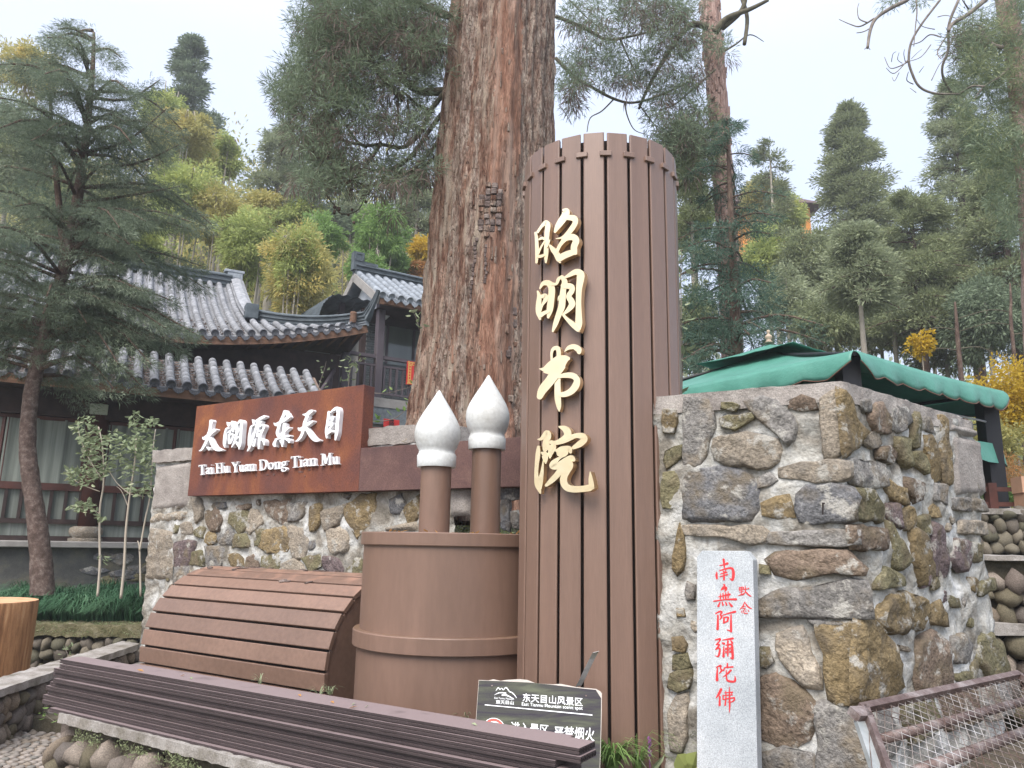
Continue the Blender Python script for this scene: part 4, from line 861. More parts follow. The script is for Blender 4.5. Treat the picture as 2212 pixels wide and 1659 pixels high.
# left end return
xb = (flat(wl0)-w0).dot(eS)
V = []; nx2 = 14
for j in range(nz+1):
    z = .3+(ztop-.3)*j/nz; xl = xb*max(0, (ztop-z))/(ztop-wl0.z)
    for i in range(nx2+1):
        q = w0+eS*xl-nS*(.5*i/nx2); q = Vector((q.x, q.y, z)); V.append(q-eS*(mnoise.fractal(q*5, 1, 2, 3)*.02))
Fc = [(j*(nx2+1)+i, j*(nx2+1)+i+1, (j+1)*(nx2+1)+i+1, (j+1)*(nx2+1)+i) for j in range(nz) for i in range(nx2)]
ob('mortar', V, Fc, MT['mortar'], lw, True)
rough_box('cap', [w0-eS*.02+nS*.045, w0+eS*1.9+nS*.045, w0+eS*1.9-nS*.5, w0-eS*.02-nS*.5], ztop-.02, ztop+.12, MT['concrete'], lw, amp=.016, step=.05)
zc2 = wpt(905, 918).z
rough_box('cap', [w0+eS*1.9+nS*.03, w0+eS*4.2+nS*.03, w0+eS*4.2-nS*.5, w0+eS*1.9-nS*.5], zc2-.16, zc2, MT['concrete'], lw, amp=.02, step=.05)
V = []; nx3, nz3 = 90, 16
for j in range(nz3+1):
    for i in range(nx3+1):
        q = w0+eS*(1.9+2.35*i/nx3); q = Vector((q.x, q.y, ztop-.05+(zc2-.1-ztop)*j/nz3)); V.append(q+nS*(mnoise.fractal(q*6, 1, 2, 3)*.035-.01))
ob('mortar', V, [(j*(nx3+1)+i, j*(nx3+1)+i+1, (j+1)*(nx3+1)+i+1, (j+1)*(nx3+1)+i) for j in range(nz3) for i in range(nx3)], MT['mortar'], lw, True)
LEFT = [('s_brown',[(660,640),(740,610),(800,700),(760,800),(700,800),(650,700)]),('s_olive',[(900,660),(1030,630),(1050,760),(960,820),(890,740)]),('s_tan',[(1080,640),(1130,640),(1180,740),(1080,840),(1050,800)]),
 ('s_tan',[(530,530),(600,530),(600,680),(550,720)]),('s_brown',[(1230,560),(1430,540),(1440,680),(1380,740),(1260,660)]),('s_grey',[(1450,580),(1600,560),(1560,690),(1450,720)]),('s_ochre',[(1660,600),(1750,580),(1720,760),(1650,800)]),
 ('s_tan',[(1770,640),(1990,580),(1900,740),(1800,800)]),('s_ochre',[(2000,600),(2130,510),(2240,500),(2230,700),(2100,830),(2020,700)]),('s_olive',[(540,820),(590,780),(630,800),(610,880),(540,860)]),('s_ochre',[(650,850),(720,840),(750,890),(680,960),(650,920)]),
 ('s_grey',[(770,850),(860,820),(920,860),(880,940),(790,940)]),('s_olive',[(920,870),(1020,850),(1060,960),(920,970)]),('s_olive',[(1130,820),(1190,810),(1170,960),(1120,950)]),('s_ochre',[(1220,840),(1400,810),(1440,900),(1400,1000),(1260,1010),(1190,960)]),
 ('s_tan',[(1460,800),(1560,830),(1620,930),(1580,1050),(1490,1050),(1460,900)]),('s_tan',[(1820,820),(1980,830),(1990,1000),(1850,1010)]),('s_pink',[(360,950),(430,930),(520,940),(470,1120),(360,1130)]),('s_olive',[(520,1030),(600,1020),(610,1140),(510,1140)]),
 ('s_grey',[(660,990),(810,1000),(800,1100),(760,1170),(670,1130)]),('s_ochre',[(870,1060),(960,1050),(1000,1140),(980,1200),(900,1150)]),('s_brown',[(1050,1090),(1110,1060),(1150,1160),(1100,1240),(1020,1210)]),('s_olive',[(1200,1080),(1340,1070),(1340,1240),(1200,1230)]),
 ('s_tan',[(1370,1160),(1500,1100),(1590,1200),(1560,1290),(1380,1280)]),('s_olive',[(1590,1090),(1720,1060),(1740,1150),(1650,1210)]),('s_pink',[(1790,1080),(1860,1080),(1960,1180),(1920,1280),(1800,1180)]),('s_olive',[(2010,1150),(2120,1100),(2140,1300),(2030,1260)]),
 ('s_olive',[(350,760),(390,770),(370,840),(340,840)]),('s_tan',[(420,760),(500,750),(510,840),(420,840)]),('s_ochre',[(500,1200),(620,1210),(600,1250),(500,1250)]),('s_brown',[(800,1230),(880,1200),(900,1260)]),('s_grey',[(380,1180),(480,1170),(470,1280),(350,1310)]),
 ('s_dark',[(1640,920),(1680,920),(1700,980),(1640,1000)]),('s_dark',[(1950,470),(2050,460),(2010,530)]),('s_dark',[(700,560),(820,545),(840,600),(730,600)]),('s_brown',[(950,580),(1060,560),(1060,610),(960,620)])]
stones([(KK, m, .035, P) for m, P in LEFT], wO, nS, lw, push=.012, scale=1.32)
L7 = (1500, 1440, 2.514)
stones([(L7, m, .03, P) for m, P in [('s_dark',[(60,1290),(160,1250),(200,1330),(150,1420),(80,1400)]),('s_ochre',[(200,1380),(330,1270),(330,1450),(250,1500)]),('s_olive',[(1180,900),(1290,900),(1290,1080),(1190,1100)]),('s_dark',[(1170,1130),(1300,1120),(1300,1270),(1160,1260)]),
  ('s_grey',[(1250,1420),(1310,1400),(1330,1560),(1260,1560)]),('s_dark',[(1160,1300),(1230,1300),(1230,1560),(1150,1540)]),('s_tan',[(60,700),(200,660),(260,720),(80,745)])]], wO, nS, lw, push=.012, scale=1.32)
fillers(w0+nS*.006, eS, nS, .45, 3.2, .75, 1.98, 70, lw, lo=.035, hi=.075)
cast_block([(180,205),(505,150),(482,590),(130,628)], KK, wO+nS*.02, nS, lw)
cast_block([(112,780),(332,830),(312,1290),(68,1285)], KK, wO+nS*.02, nS, lw, m='s_tan', amp=.03, th=.02, name='stone')
cast_block([(125,640),(470,625),(440,700),(115,760)], KK, wO+nS*.015, nS, lw, m='s_tan', amp=.02, th=.015, name='stone')
cast_block([(650,1165),(852,1158),(842,1440),(640,1455)], L7, wO+nS*.02, nS, lw)
cast_block([(0,1560),(320,1480),(330,1590),(0,1600)], L7, wO+nS*.02, nS, lw, m='s_tan', amp=.02, name='stone')

# ---- rusted steel sign
sg = empty('steel_sign', tuple(flat(sA)+Vector((0, 0, 2))), 'rusted weathering-steel sign with white raised lettering on the rubble wall', 'sign')
zb0 = 2.03; zbt = 2.415; Ls = (flat(sB)-flat(sA)).length
V0 = flat(sA); x0s = (flat(atpl(404, 1078, sA, nS))-V0).dot(eS)*.6
def panel(name, x0, x1, z0, z1, th, m):
    bm = bmesh.new(); mb = MB(); mb.prism([(x0, z0), (x1, z0), (x1, z1), (x0, z1)], V0, eS, Vector((0, 0, 1)), nS, -th, 0); o = mb.build(name, m, sg); bevel(o, .004, 2); return o
panel('main_panel', x0s, Ls, zb0, 3.0, SD, MT['corten']); panel('lower_band', Ls+.002, Ls+2.1, zb0, zbt, SD, MT['corten2'])
mC = cropmap(760, 1560, 4.878, V0, nS); mD = cropmap(1060, 1540, 4.878, V0, nS)
TAI = [[(385,430,70),(375,500,56),(358,600,56),(335,680,62),(295,800,52),(245,900,46),(200,970,34),(155,990,10)], [(222,730,12),(250,755,60),(320,705,62),(400,640,52),(450,600,52),(470,590,40)], [(335,720,44),(375,790,62),(410,870,64),(460,940,70),(530,970,56),(595,978,18)], [(300,920,14),(330,935,50),(345,965,34)]]
HU = [[(682,445,10),(705,475,50),(715,515,36)], [(735,555,20),(680,565,30),(650,640,34),(635,760,42),(635,860,48),(645,920,22)], [(690,650,12),(672,750,22),(655,850,26)], [(785,440,40),(800,520,42),(805,620,40)], [(705,645,18),(770,600,34),(850,560,32)],
  [(750,650,30),(725,740,34),(735,850,30)], [(740,690,24),(805,680,36),(795,760,36),(750,845,38)], [(878,485,36),(880,600,40),(865,720,40),(835,830,36),(785,920,18)], [(880,490,24),(945,425,50),(975,460,54),(965,600,50),(955,750,48),(942,870,52),(925,955,20)], [(890,590,24),(925,585,30),(885,700,16)], [(880,760,20),(925,725,24)], [(850,800,18),(895,870,30),(930,920,34)]]
YUN = [[(1165,398,10),(1190,430,50),(1195,475,34)], [(1215,495,18),(1150,530,36),(1122,640,42),(1108,760,48),(1108,880,50)], [(1185,655,18),(1155,800,38),(1115,930,42),(1078,992,18)], [(1258,410,30),(1325,375,50),(1400,340,50)], [(1285,430,46),(1240,560,42),(1190,740,38),(1140,890,34)],
  [(1330,440,44),(1295,510,30)], [(1290,540,26),(1360,500,34),(1400,525,44),(1375,600,38),(1320,690,54)], [(1285,570,32),(1270,710,38)], [(1300,625,26),(1365,600,30)], [(1330,680,54),(1310,800,54),(1300,945,30)], [(1240,770,26),(1205,890,48)], [(1335,765,30),(1395,800,50),(1405,875,28)]]
DON = [[(112,560,10),(160,590,62),(240,545,54),(330,495,48),(395,445,54)], [(325,345,60),(295,420,52),(250,520,52),(212,630,52),(182,740,56),(200,810,50)], [(355,380,54),(385,430,50)], [(200,815,44),(270,765,40),(345,690,38),(400,650,34)], [(318,585,56),(310,700,58),(292,820,58),(280,920,62),(280,1000,30)], [(285,980,24),(240,900,28)], [(160,890,40),(128,960,62),(140,1000,34)], [(150,870,24),(230,852,36),(330,820,36),(410,805,40)], [(335,860,24),(400,880,64),(415,925,36)]]
TIA = [[(670,400,22),(740,400,62),(800,350,68),(835,330,50)], [(750,440,60),(720,500,52),(702,560,60),(680,680,56),(640,800,50),(580,880,40),(525,908,12)], [(580,655,18),(620,685,62),(720,615,54),(800,560,50),(850,530,40)], [(715,640,52),(770,720,64),(830,810,72),(900,878,68),(975,890,34)]]
MU = [[(1160,355,46),(1150,450,48),(1130,600,48),(1112,720,48),(1120,840,28)], [(1195,355,16),(1250,312,42),(1315,280,60),(1340,330,66),(1335,450,64),(1320,600,64),(1308,750,64),(1288,875,30)], [(1195,480,28),(1235,445,54),(1225,510,36),(1175,565,34)], [(1175,590,50),(1235,565,40),(1200,640,36),(1160,705,34)], [(1150,765,22),(1215,712,42),(1270,725,30)]]
for i, (st, mp_, w_) in enumerate(((TAI, mC, 'leftmost white brush character on the sign'), (HU, mC, None), (YUN, mC, None), (DON, mD, None), (TIA, mD, None), (MU, mD, None))):
    letter('raised_character', st, mp_, nS, -.001, .045, MT['white_letter'], sg, inc=.0008)
# serif capitals and small letters, unit cap height, bold stems; (x, y, w) ribbons with square ends
_s = .155; _t = .06
def serif(x, y, w=.17): return [(x-w, y, _t), (x+w, y, _t)]
GL = {'T': (.72, [[(.02, .965, .085), (.70, .965, .085)], [(.045, .95, .05), (.045, .80, .03)], [(.675, .95, .05), (.675, .80, .03)], [(.36, .95, _s+.02), (.36, .02, _s+.02)], serif(.36, .03)]),
 'H': (.86, [[(.19, .97, _s), (.19, .03, _s)], [(.67, .97, _s), (.67, .03, _s)], [(.19, .5, .09), (.67, .5, .09)], serif(.19, .97), serif(.19, .03), serif(.67, .97), serif(.67, .03)]),
 'Y': (.80, [[(.12, .97, .17), (.42, .45, .16)], [(.70, .97, .08), (.42, .45, .08)], [(.42, .48, _s+.01), (.42, .03, _s+.01)], serif(.42, .03), serif(.14, .97, .15), serif(.68, .97, .13)]),
 'D': (.80, [[(.18, .97, _s), (.18, .03, _s)], [(.05, .96, .07), (.35, .96, .09), (.58, .85, .14), (.68, .5, .18), (.58, .15, .14), (.35, .04, .09), (.05, .04, .07)]]),
 'M': (1.0, [[(.17, .97, .08), (.17, .03, .08)], [(.2, .97, .17), (.48, .12, .17)], [(.78, .97, .08), (.48, .12, .08)], [(.82, .97, _s), (.82, .03, _s)], serif(.15, .97, .12), serif(.85, .97, .12), serif(.16, .03, .14), serif(.82, .03, .16)]),
 'a': (.56, [[(.08, .50, .10), (.18, .62, .10), (.33, .60, .14), (.37, .45, _s), (.37, .10, _s), (.50, .05, .06)], [(.36, .38, .07), (.18, .32, .12), (.12, .16, .13), (.22, .06, .09), (.36, .16, .07)]]),
 'i': (.32, [[(.16, .62, _s), (.16, .03, _s)], [(.16, .90, .16), (.16, .86, .16)], serif(.16, .03, .15), [(.02, .63, .06), (.16, .63, .06)]]),
 'u': (.64, [[(.17, .64, _s), (.17, .22, _s), (.24, .07, .12), (.36, .08, .08), (.44, .2, .07)], [(.46, .64, _s), (.46, .03, _s)], [(.03, .63, .06), (.2, .63, .06)], [(.33, .63, .06), (.48, .63, .06)], [(.46, .03, .06), (.62, .04, .06)]]),
 'n': (.64, [[(.16, .64, _s), (.16, .03, _s)], [(.2, .48, .06), (.32, .62, .09), (.45, .58, .14), (.47, .4, _s), (.47, .03, _s)], serif(.16, .03, .14), serif(.47, .03, .14), [(.02, .63, .06), (.18, .63, .06)]]),
 'o': (.56, [[(.27, .63, .07), (.12, .52, .13), (.09, .33, .16), (.13, .12, .13), (.28, .03, .07)], [(.27, .63, .07), (.43, .52, .13), (.47, .33, .16), (.42, .12, .13), (.28, .03, .07)]]),
 'g': (.58, [[(.26, .63, .07), (.12, .54, .12), (.12, .36, .12), (.25, .27, .07), (.38, .36, .12), (.38, .54, .12), (.26, .63, .07)], [(.36, .58, .06), (.54, .64, .08)], [(.2, .26, .07), (.08, .17, .1), (.2, .08, .11), (.4, .05, .12), (.48, -.08, .11), (.38, -.22, .08), (.18, -.24, .08), (.05, -.14, .09), (.12, -.02, .07)]])}
def word(txt, x0, y0, x1, y1, cap0, cap1, mapf, n, m, parent, d1):
    """word set between two baseline points of the picture crop"""
    tot = sum(GL[c][0] for c in txt); cur = 0; k = 0
    for c in txt:
        wd, st = GL[c]; mb = MB()
        for P in st:
            Q = []
            for (x, y, w) in P: 
                t = (cur+x)/tot; cap = cap0+(cap1-cap0)*t; Q.append((x0+(x1-x0)*t, y0+(y1-y0)*t-y*cap, w*cap*.80))
            strip_mesh(mb, Q, mapf, n, -.001, d1+k*.0006, 3, False); k += 1
        o = mb.build('raised_letter', m, parent)
        bm = bmesh.new(); bm.from_mesh(o.data); bmesh.ops.recalc_face_normals(bm, faces=bm.faces); bm.to_mesh(o.data); bm.free(); cur += wd
mid = cropmap(0, 0, 1, V0, nS)
for (t, a0, a1, b0, b1, c0, c1) in (('Tai', 783.5, 1857, 842, 1852, 39, 40), ('Hu', 848, 1851, 905, 1847, 40, 41), ('Yuan', 912, 1847, 1007, 1840, 40.5, 42), ('Dong', 1017, 1839.5, 1133, 1830, 42, 44), ('Tian', 1143, 1829, 1247, 1820, 44, 46), ('Mu', 1259, 1820, 1334, 1814.5, 46, 47)):
    word(t, a0, a1, b0, b1, c0, c1, mid, nS, MT['white_letter'], sg, .026)
# peeling rust scales under the letters
for (x, y, w) in ((1175, 1445, 40), (1360, 1440, 60), (1450, 1420, 50)):
    c = mC(x, y); P = [c+eS*(random.uniform(-.5, .5)*w/1700)+Vector((0, 0, random.uniform(-.5, .5)*w/1700)) for _ in range(5)]
for (mp_, x, y, w, h) in ((mC, 1175, 1450, 26, 70), (mC, 1395, 1435, 90, 34), (mC, 1510, 1430, 50, 60), (mD, 400, 990, 56, 90), (mD, 560, 1480, 130, 36), (mD, 725, 1440, 50, 40), (mD, 725, 880, 20, 110), (mD, 980, 1405, 24, 40), (mC, 740, 930, 50, 90), (mD, 640, 1560, 24, 50)):
    P = [(x+w*.5*math.cos(a)*random.uniform(.6, 1), y+h*.5*math.sin(a)*random.uniform(.6, 1)) for a in np.linspace(0, 6.28, 9)[:-1]]
    mb = MB(); V = [mp_(u, v)+nS*.0035 for u, v in P]; V2 = [mp_(u, v)-nS*.001 for u, v in P]; m8 = len(P); mb.add(V+V2, [tuple(range(m8))]+[(i, (i+1) % m8, (i+1) % m8+m8, i+m8) for i in range(m8)])
    mb.build('rust_scale', MT['corten2'], sg)

# ---- granite stele leaning in front of the block
q = n1*.10; stO = flat(bC)+n1*.16
fr = [(1515.0, 1192.5), (1609, 1192.5), (1629, 1215), (1629, 1215)]
stn = (n1*.998+Vector((0, 0, .035))).normalized()
sOo = Vector((stO.x, stO.y, 1.5))
def spt(px, py): return atpl(px, py, sOo, stn)
H_ = lambda x, y: ((2550+x/1.952)*K, (2150+y/1.952)*K)
outl = [H_(336, 50), H_(376, 2), H_(714, 4), H_(764, 72), H_(802, 1830), H_(336, 1830)]
front = [spt(*p) for p in outl]; th = .09
ste = empty('granite_stele', tuple(front[-1]), 'pale grey granite slab with red carved characters leaning on the rubble block', 'stele')
mb = MB(); m6 = 6; mb.add(front+[p-stn*th for p in front], [tuple(range(6)), tuple(range(6, 12))[::-1]]+[(i, (i+1) % 6, (i+1) % 6+6, i+6) for i in range(6)])
o = mb.build('slab', MT['granite'], ste); bevel(o, .003, 2)
mE = cropmap(2740, 2150, 4.74, sOo, stn); mF = cropmap(2740, 2480, 4.74, sOo, stn)
REDS = [(mE, [[(410,170,42),(420,250,36),(425,320,22)], [(342,280,18),(410,265,24),(480,242,48)], [(340,375,20),(450,340,26),(560,330,42),(592,400,52),(588,500,52),(570,548,40),(525,515,12)], [(285,402,18),(280,460,42),(288,522,32)], [(355,435,18),(470,402,26)], [(345,487,18),(480,446,26)], [(420,395,24),(418,540,36)], [(398,368,18),(410,405,12)], [(460,352,16),(440,395,12)]]),
 (mE, [[(415,628,24),(428,660,36),(385,705,32),(368,735,20)], [(385,722,24),(455,690,48),(450,735,34),(430,755,18)], [(315,860,14),(420,835,24),(525,815,38)], [(352,800,14),(350,890,28)], [(400,790,18),(405,880,28)], [(450,785,18),(450,885,28)], [(495,760,14),(495,870,28)], [(230,940,24),(440,910,26),(640,905,42)], [(345,960,18),(315,1030,42)], [(385,955,20),(400,1010,32)], [(450,955,18),(465,1005,32)], [(510,965,18),(560,1030,44)]]),
 (mE, [[(265,1170,24),(340,1130,32),(375,1142,36),(350,1192,30)], [(350,1195,24),(375,1230,38),(342,1278,18)], [(305,1200,30),(305,1330,40),(300,1455,48)], [(390,1200,16),(500,1165,26),(625,1135,42)], [(418,1240,30),(415,1340,36)], [(420,1240,20),(495,1240,36),(480,1310,30)], [(415,1340,24),(490,1310,26)], [(550,1190,24),(548,1350,38),(550,1500,40)], [(550,1495,34),(475,1470,12)]]),
 (mF, [[(260,92,24),(345,75,38),(330,120,26),(275,180,24)], [(275,180,24),(335,182,32),(270,265,30)], [(270,265,20),(340,250,32),(325,370,38),(300,400,24),(255,380,8)], [(390,95,14),(580,65,42)], [(390,150,30),(418,162,46)], [(545,105,24),(572,148,40)], [(490,112,30),(490,390,26)], [(415,215,18),(410,400,44)], [(455,190,18),(560,180,36),(575,300,44),(580,430,44)], [(575,440,34),(532,420,12)], [(440,238,13),(470,272,15)], [(470,240,12),(440,276,12)], [(440,298,12),(470,332,15)], [(470,300,12),(440,336,12)], [(512,230,12),(546,266,15)], [(546,230,12),(512,266,12)], [(515,290,12),(550,326,15)], [(550,290,12),(515,326,12)]]),
 (mF, [[(275,605,18),(355,568,38),(350,620,24)], [(350,625,20),(375,660,38),(330,715,16)], [(297,620,24),(290,740,38),(290,835,54)], [(480,528,24),(480,600,38)], [(430,605,18),(410,655,32)], [(430,605,18),(580,592,32)], [(545,655,38),(480,720,32),(400,780,12)], [(460,650,16),(465,780,26),(490,848,38),(600,865,38),(628,830,38),(620,760,10)]]),
 (mF, [[(365,1008,48),(325,1090,48),(275,1165,18)], [(340,1140,30),(338,1300,42)], [(450,1040,16),(455,1150,24),(440,1300,32)], [(430,1072,14),(575,1060,26)], [(565,1060,20),(560,1112,20)], [(400,1122,16),(570,1110,22)], [(400,1120,20),(400,1190,24)], [(400,1195,20),(610,1160,26)], [(610,1165,24),(610,1200,30),(560,1240,20),(490,1240,10)], [(520,965,10),(520,1100,26),(525,1300,30),(520,1435,8)]]),
 (mE, [[(700,690,14),(705,740,15)], [(700,690,14),(780,682,18),(770,730,15)], [(740,690,12),(740,830,15)], [(700,737,14),(770,730,14)], [(715,712,9),(765,706,9)], [(710,770,14),(775,760,14)], [(690,835,15),(780,800,18)], [(810,660,12),(815,760,20),(760,835,10)], [(790,722,13),(870,710,14)], [(818,760,18),(870,820,26),(920,850,16)], [(868,693,14),(880,706,13)]]),
 (mE, [[(800,955,12),(770,1030,24),(710,1095,10)], [(800,955,12),(860,1040,28),(932,1080,14)], [(770,1040,14),(812,1040,14)], [(765,1072,14),(812,1075,16),(772,1120,12)], [(745,1120,14),(755,1160,15)], [(780,1120,12),(800,1165,18),(850,1165,18)], [(820,1115,14),(826,1130,15)], [(865,1105,14),(880,1130,15)]])]
for mp_, st in REDS: letter('carved_character', st, mp_, stn, .0002, .0012, MT['red'], ste, inc=.00012, sub=4)

# ---- wooden notice board standing behind the board stack
S8 = lambda x, y: ((1800+x/3.687)*K, (2600+y/3.687)*K)
a_ = aty(*S8(258, 205), 4.14); b_ = aty(*S8(2032, 372), 4.10); low = aty(*S8(2005, 1450), 3.93)
wx = (b_-a_).normalized(); wn_ = wx.cross((low-b_)).normalized(); wn_ = wn_ if wn_.y < 0 else -wn_
nO = a_
mW = cropmap(1800, 2600, 3.687, nO, wn_)
nb = empty('notice_board', tuple(low), 'dark wood-print notice board with white lettering standing behind the board stack', 'sign')
outb = [(258,205),(400,212),(470,196),(575,218),(650,205),(850,193),(960,205),(1070,250),(1200,262),(1330,268),(1440,262),(1560,285),(1660,308),(1950,335),(2010,370),(2032,400),(2030,700),(2018,1100),(2005,1500),(1985,1900),(180,1700),(215,800),(240,450)]
P = [mW(x, y) for x, y in outb]; m_ = len(P)
ob('panel_back', [p-wn_*.001 for p in P]+[p-wn_*.016 for p in P], [tuple(range(m_)), tuple(range(m_, 2*m_))[::-1]]+[(i, (i+1) % m_, (i+1) % m_+m_, i+m_) for i in range(m_)], MT['signedge'], nb)
inner = [(262,214),(600,225),(1000,245),(1300,275),(1660,320),(1945,350),(2020,470),(2018,700),(2010,1100),(1998,1490),(1978,1880),(186,1690),(221,800),(245,450)]
ob('printed_face', [mW(x, y)+wn_*.0006 for x, y in inner], [tuple(range(len(inner)))], MT['signwood'], nb)
def textmesh(name, txt, p0, p1, p2, n, m, parent, off, thick=0.0, fill=1.0):
    """built-in font text stretched over the parallelogram p0 (lower left), p1 (lower right), p2 (upper left)"""
    cu = bpy.data.curves.new(name, 'FONT'); cu.body = txt; cu.size = 1; cu.offset = thick; cu.resolution_u = 3
    to = bpy.data.objects.new(name, cu); COL.objects.link(to); dg = bpy.context.evaluated_depsgraph_get(); me = bpy.data.meshes.new_from_object(to.evaluated_get(dg)); bpy.data.objects.remove(to)
    xs = [v.co.x for v in me.vertices]; ys = [v.co.y for v in me.vertices]
    if not xs: return
    x0, x1, y0, y1 = min(xs), max(xs), min(ys), max(ys)
    for v in me.vertices:
        u = (v.co.x-x0)/(x1-x0); w = (v.co.y-y0)/(y1-y0); v.co = p0+(p1-p0)*u+(p2-p0)*w+n*off
    me.materials.clear(); me.materials.append(m); me.name = name; o = obm(name, me, parent); return o
def ribbon(name, lst, mapf, n, m, parent, off, sub=4):
    mb = MB()
    for i, Pp in enumerate(lst): strip_mesh(mb, Pp, mapf, n, off-.0003, off+i*.0001, sub, False)
    return mb.build(name, m, parent)
PW = MT['print_white']
textmesh('printed_characters', '东天目山风景区', mW(890,520), mW(1755,588), mW(895,398), wn_, PW, nb, .0016, .006)
textmesh('printed_words', 'East Tianmu Mountain scenic spot', mW(878,592), mW(1755,655), mW(880,528), wn_, PW, nb, .0016, .002)
textmesh('printed_characters', '進入景区'.replace('進', '进'), mW(715,962), mW(1262,1010), mW(722,808), wn_, PW, nb, .0016, .008)
textmesh('printed_characters', '严禁烟火', mW(1335,1068), mW(1925,1098), mW(1345,868), wn_, PW, nb, .0016, .008)
textmesh('printed_characters', '東天目山', mW(505,552), mW(762,565), mW(505,495), wn_, PW, nb, .0016, .008)
textmesh('printed_words', 'East Tianmu Mountain', mW(485,480), mW(765,497), mW(485,452), wn_, PW, nb, .0016, .0)
ribbon('mountain_emblem', [[(505,365,5),(540,318,11),(562,345,8),(590,328,9),(612,352,9),(652,316,13),(700,375,12),(720,388,9)], [(715,378,10),(760,410,14),(805,468,5)], [(483,425,3),(560,392,13),(655,400,15)], [(590,428,18),(660,430,20),(765,482,4)]], mW, wn_, PW, nb, .0018)
ribbon('rule_line', [[(345,566,11),(1895,714,14)]], mW, wn_, PW, nb, .0018)
cx_, cy_ = 480, 915
def disc(rx, ry, m, off, name, y0=0):
    ob(name, [mW(cx_+rx*math.cos(a), cy_+rx*.07*math.cos(a)+ry*math.sin(a)+y0)+wn_*off for a in np.linspace(0, 2*math.pi, 40, endpoint=False)], [tuple(range(40))], m, nb)
disc(160, 160, PW, .0014, 'prohibition_disc'); disc(152, 152, MT['print_red'], .0018, 'prohibition_ring'); disc(112, 112, PW, .0022, 'prohibition_disc')
ribbon('prohibition_bar', [[(390,825,24),(575,1010,24)]], mW, wn_, MT['print_red'], nb, .0028)
for x, y in ((450, 293), (1803, 437)):
    mb = MB(); c = mW(x, y); mb.tube([c, c+wn_*.004], .0035, 8); mb.build('screw', MT['rustmetal'], nb)
# bent metal strip above the board
C3 = lambda x, y: ((2000+x/1.659)*K, (2000+y/1.659)*K)
st = empty('metal_strip', tuple(aty(*C3(430, 1125), 4.20)), 'bent galvanised metal strip sticking up above the notice board', 'bracket')
pts = [aty(*C3(430, 1130), 4.22), aty(*C3(455, 1085), 4.19), aty(*C3(490, 1010), 4.15), aty(*C3(520, 950), 4.12), aty(*C3(543, 905), 4.08)]
mb = MB(); wv = Vector((.94, -.2, .28)).normalized()*.0165; nv = Vector((0, -1, .1))*.0015
for i in range(4):
    a, b2 = pts[i], pts[i+1]; mb.add([a-wv, a+wv, b2+wv, b2-wv, a-wv-nv, a+wv-nv, b2+wv-nv, b2-wv-nv], [(0, 1, 2, 3), (7, 6, 5, 4), (0, 4, 5, 1), (3, 2, 6, 7), (1, 5, 6, 2), (0, 3, 7, 4)])
e_ = pts[-1]; mb.add([e_-wv, e_+wv, e_+wv*.9+Vector((0, -.03, .002)), e_-wv*.9+Vector((0, -.03, .002))], [(0, 1, 2, 3)])
mb.build('strip', MT['metal'], st)

# ---- wire mesh frame lying at bottom right
J_ = lambda x, y: ((3250+x/1.952)*K, (2150+y/1.952)*K)
fTL = aty(*J_(250, 1200), 3.05); fTR = atz(*J_(1412, 948), fTL.z); fBL = aty(*J_(415, 1655), 2.72)
fx = (fTR-fTL).normalized(); fn = fx.cross(fBL-fTL).normalized(); fn = fn if fn.y < 0 else -fn; fv = -(fx.cross(fn)); fv = fv if fv.z < 0 else -fv
Wf = (fTR-fTL).length; Hf = 1.15
mf = empty('mesh_frame', tuple(fTL), 'rusty metal frame with diamond wire mesh leaning at the bottom right', 'frame')
mb = MB(); mb.bar(fTL-fx*.03, fTR+fx*.02, .028, .03, fn); autosmooth(mb.build('top_rail', MT['rustmetal'], mf))
skew = ((fBL-fTL).normalized()); down = skew
mb = MB(); mb.bar(fTL, fTL+down*Hf, .022, .03, fn); mb.build('side_rail', MT['rustmetal'], mf)
mb = MB(); mb.bar(fTR, fTR+(down*.8+fx*.6).normalized()*.9, .022, .03, fn); mb.build('side_rail', MT['rustmetal'], mf)
for (p, q, r) in (((360, 1445), (1500, 1140), .019), ((640, 1690), (1500, 1375), .022)):
    mb = MB(); a = atpl(*J_(*p), fTL-fn*.05, fn); c = atpl(*J_(*q), fTL-fn*.05, fn); mb.tube([a, c+(c-a)*.2], r, 12); mb.build('tube_rail', MT['rustmetal'], mf, smooth=True)
mb = MB(); a = atpl(*J_(225, 1310), fTL-fn*.02, fn); c = atpl(*J_(345, 1660), fTL-fn*.02, fn); mb.bar(a, c+(c-a)*.4, .05, .02, fn); mb.build('flat_leg', MT['grey_metal'], mf)
mb = MB(); a = atpl(*J_(165, 1250), fTL, fn); c = atpl(*J_(270, 1245), fTL, fn); mb.bar(a, c, .05, .03, fn); mb.build('end_plate', MT['rustmetal'], mf)
mb = MB(); sp = .056
def wirepts(a, d, Lw_):
    k = 14; return [a+d*(Lw_*i/k)-fn*(.010*math.sin(3.14*i/k*1.0))+fn*.004*math.sin(i*1.7+a.x*9) for i in range(k+1)]
wires = []
d1 = (down*1.0+fx*.30).normalized(); d2 = (down*1.0-fx*1.15).normalized()
nW = int((Wf+.4)/sp)
for i in range(nW+6):
    a = fTL+fx*(sp*i-.20); 
    if sp*i-.2 < 0: continue
    wires.append((a+fx*0, (down-fx*.30).normalized(), Hf*1.05))
for i in range(int((Wf+1.2)/(sp))):
    a = fTL+fx*(sp*i); u = sp*i; wires.append((a, d1*1.0, Hf*1.1)) if False else None
for i in range(int(Hf/.05)):
    a = fTL+down*(.05*i); wires.append((a, (fx*1.0+down*.62).normalized(), 1.7))
for i in range(int(Wf/.07)):
    a = fTL+fx*(.07*i); wires.append((a, (fx*1.0+down*.62).normalized(), 1.7))
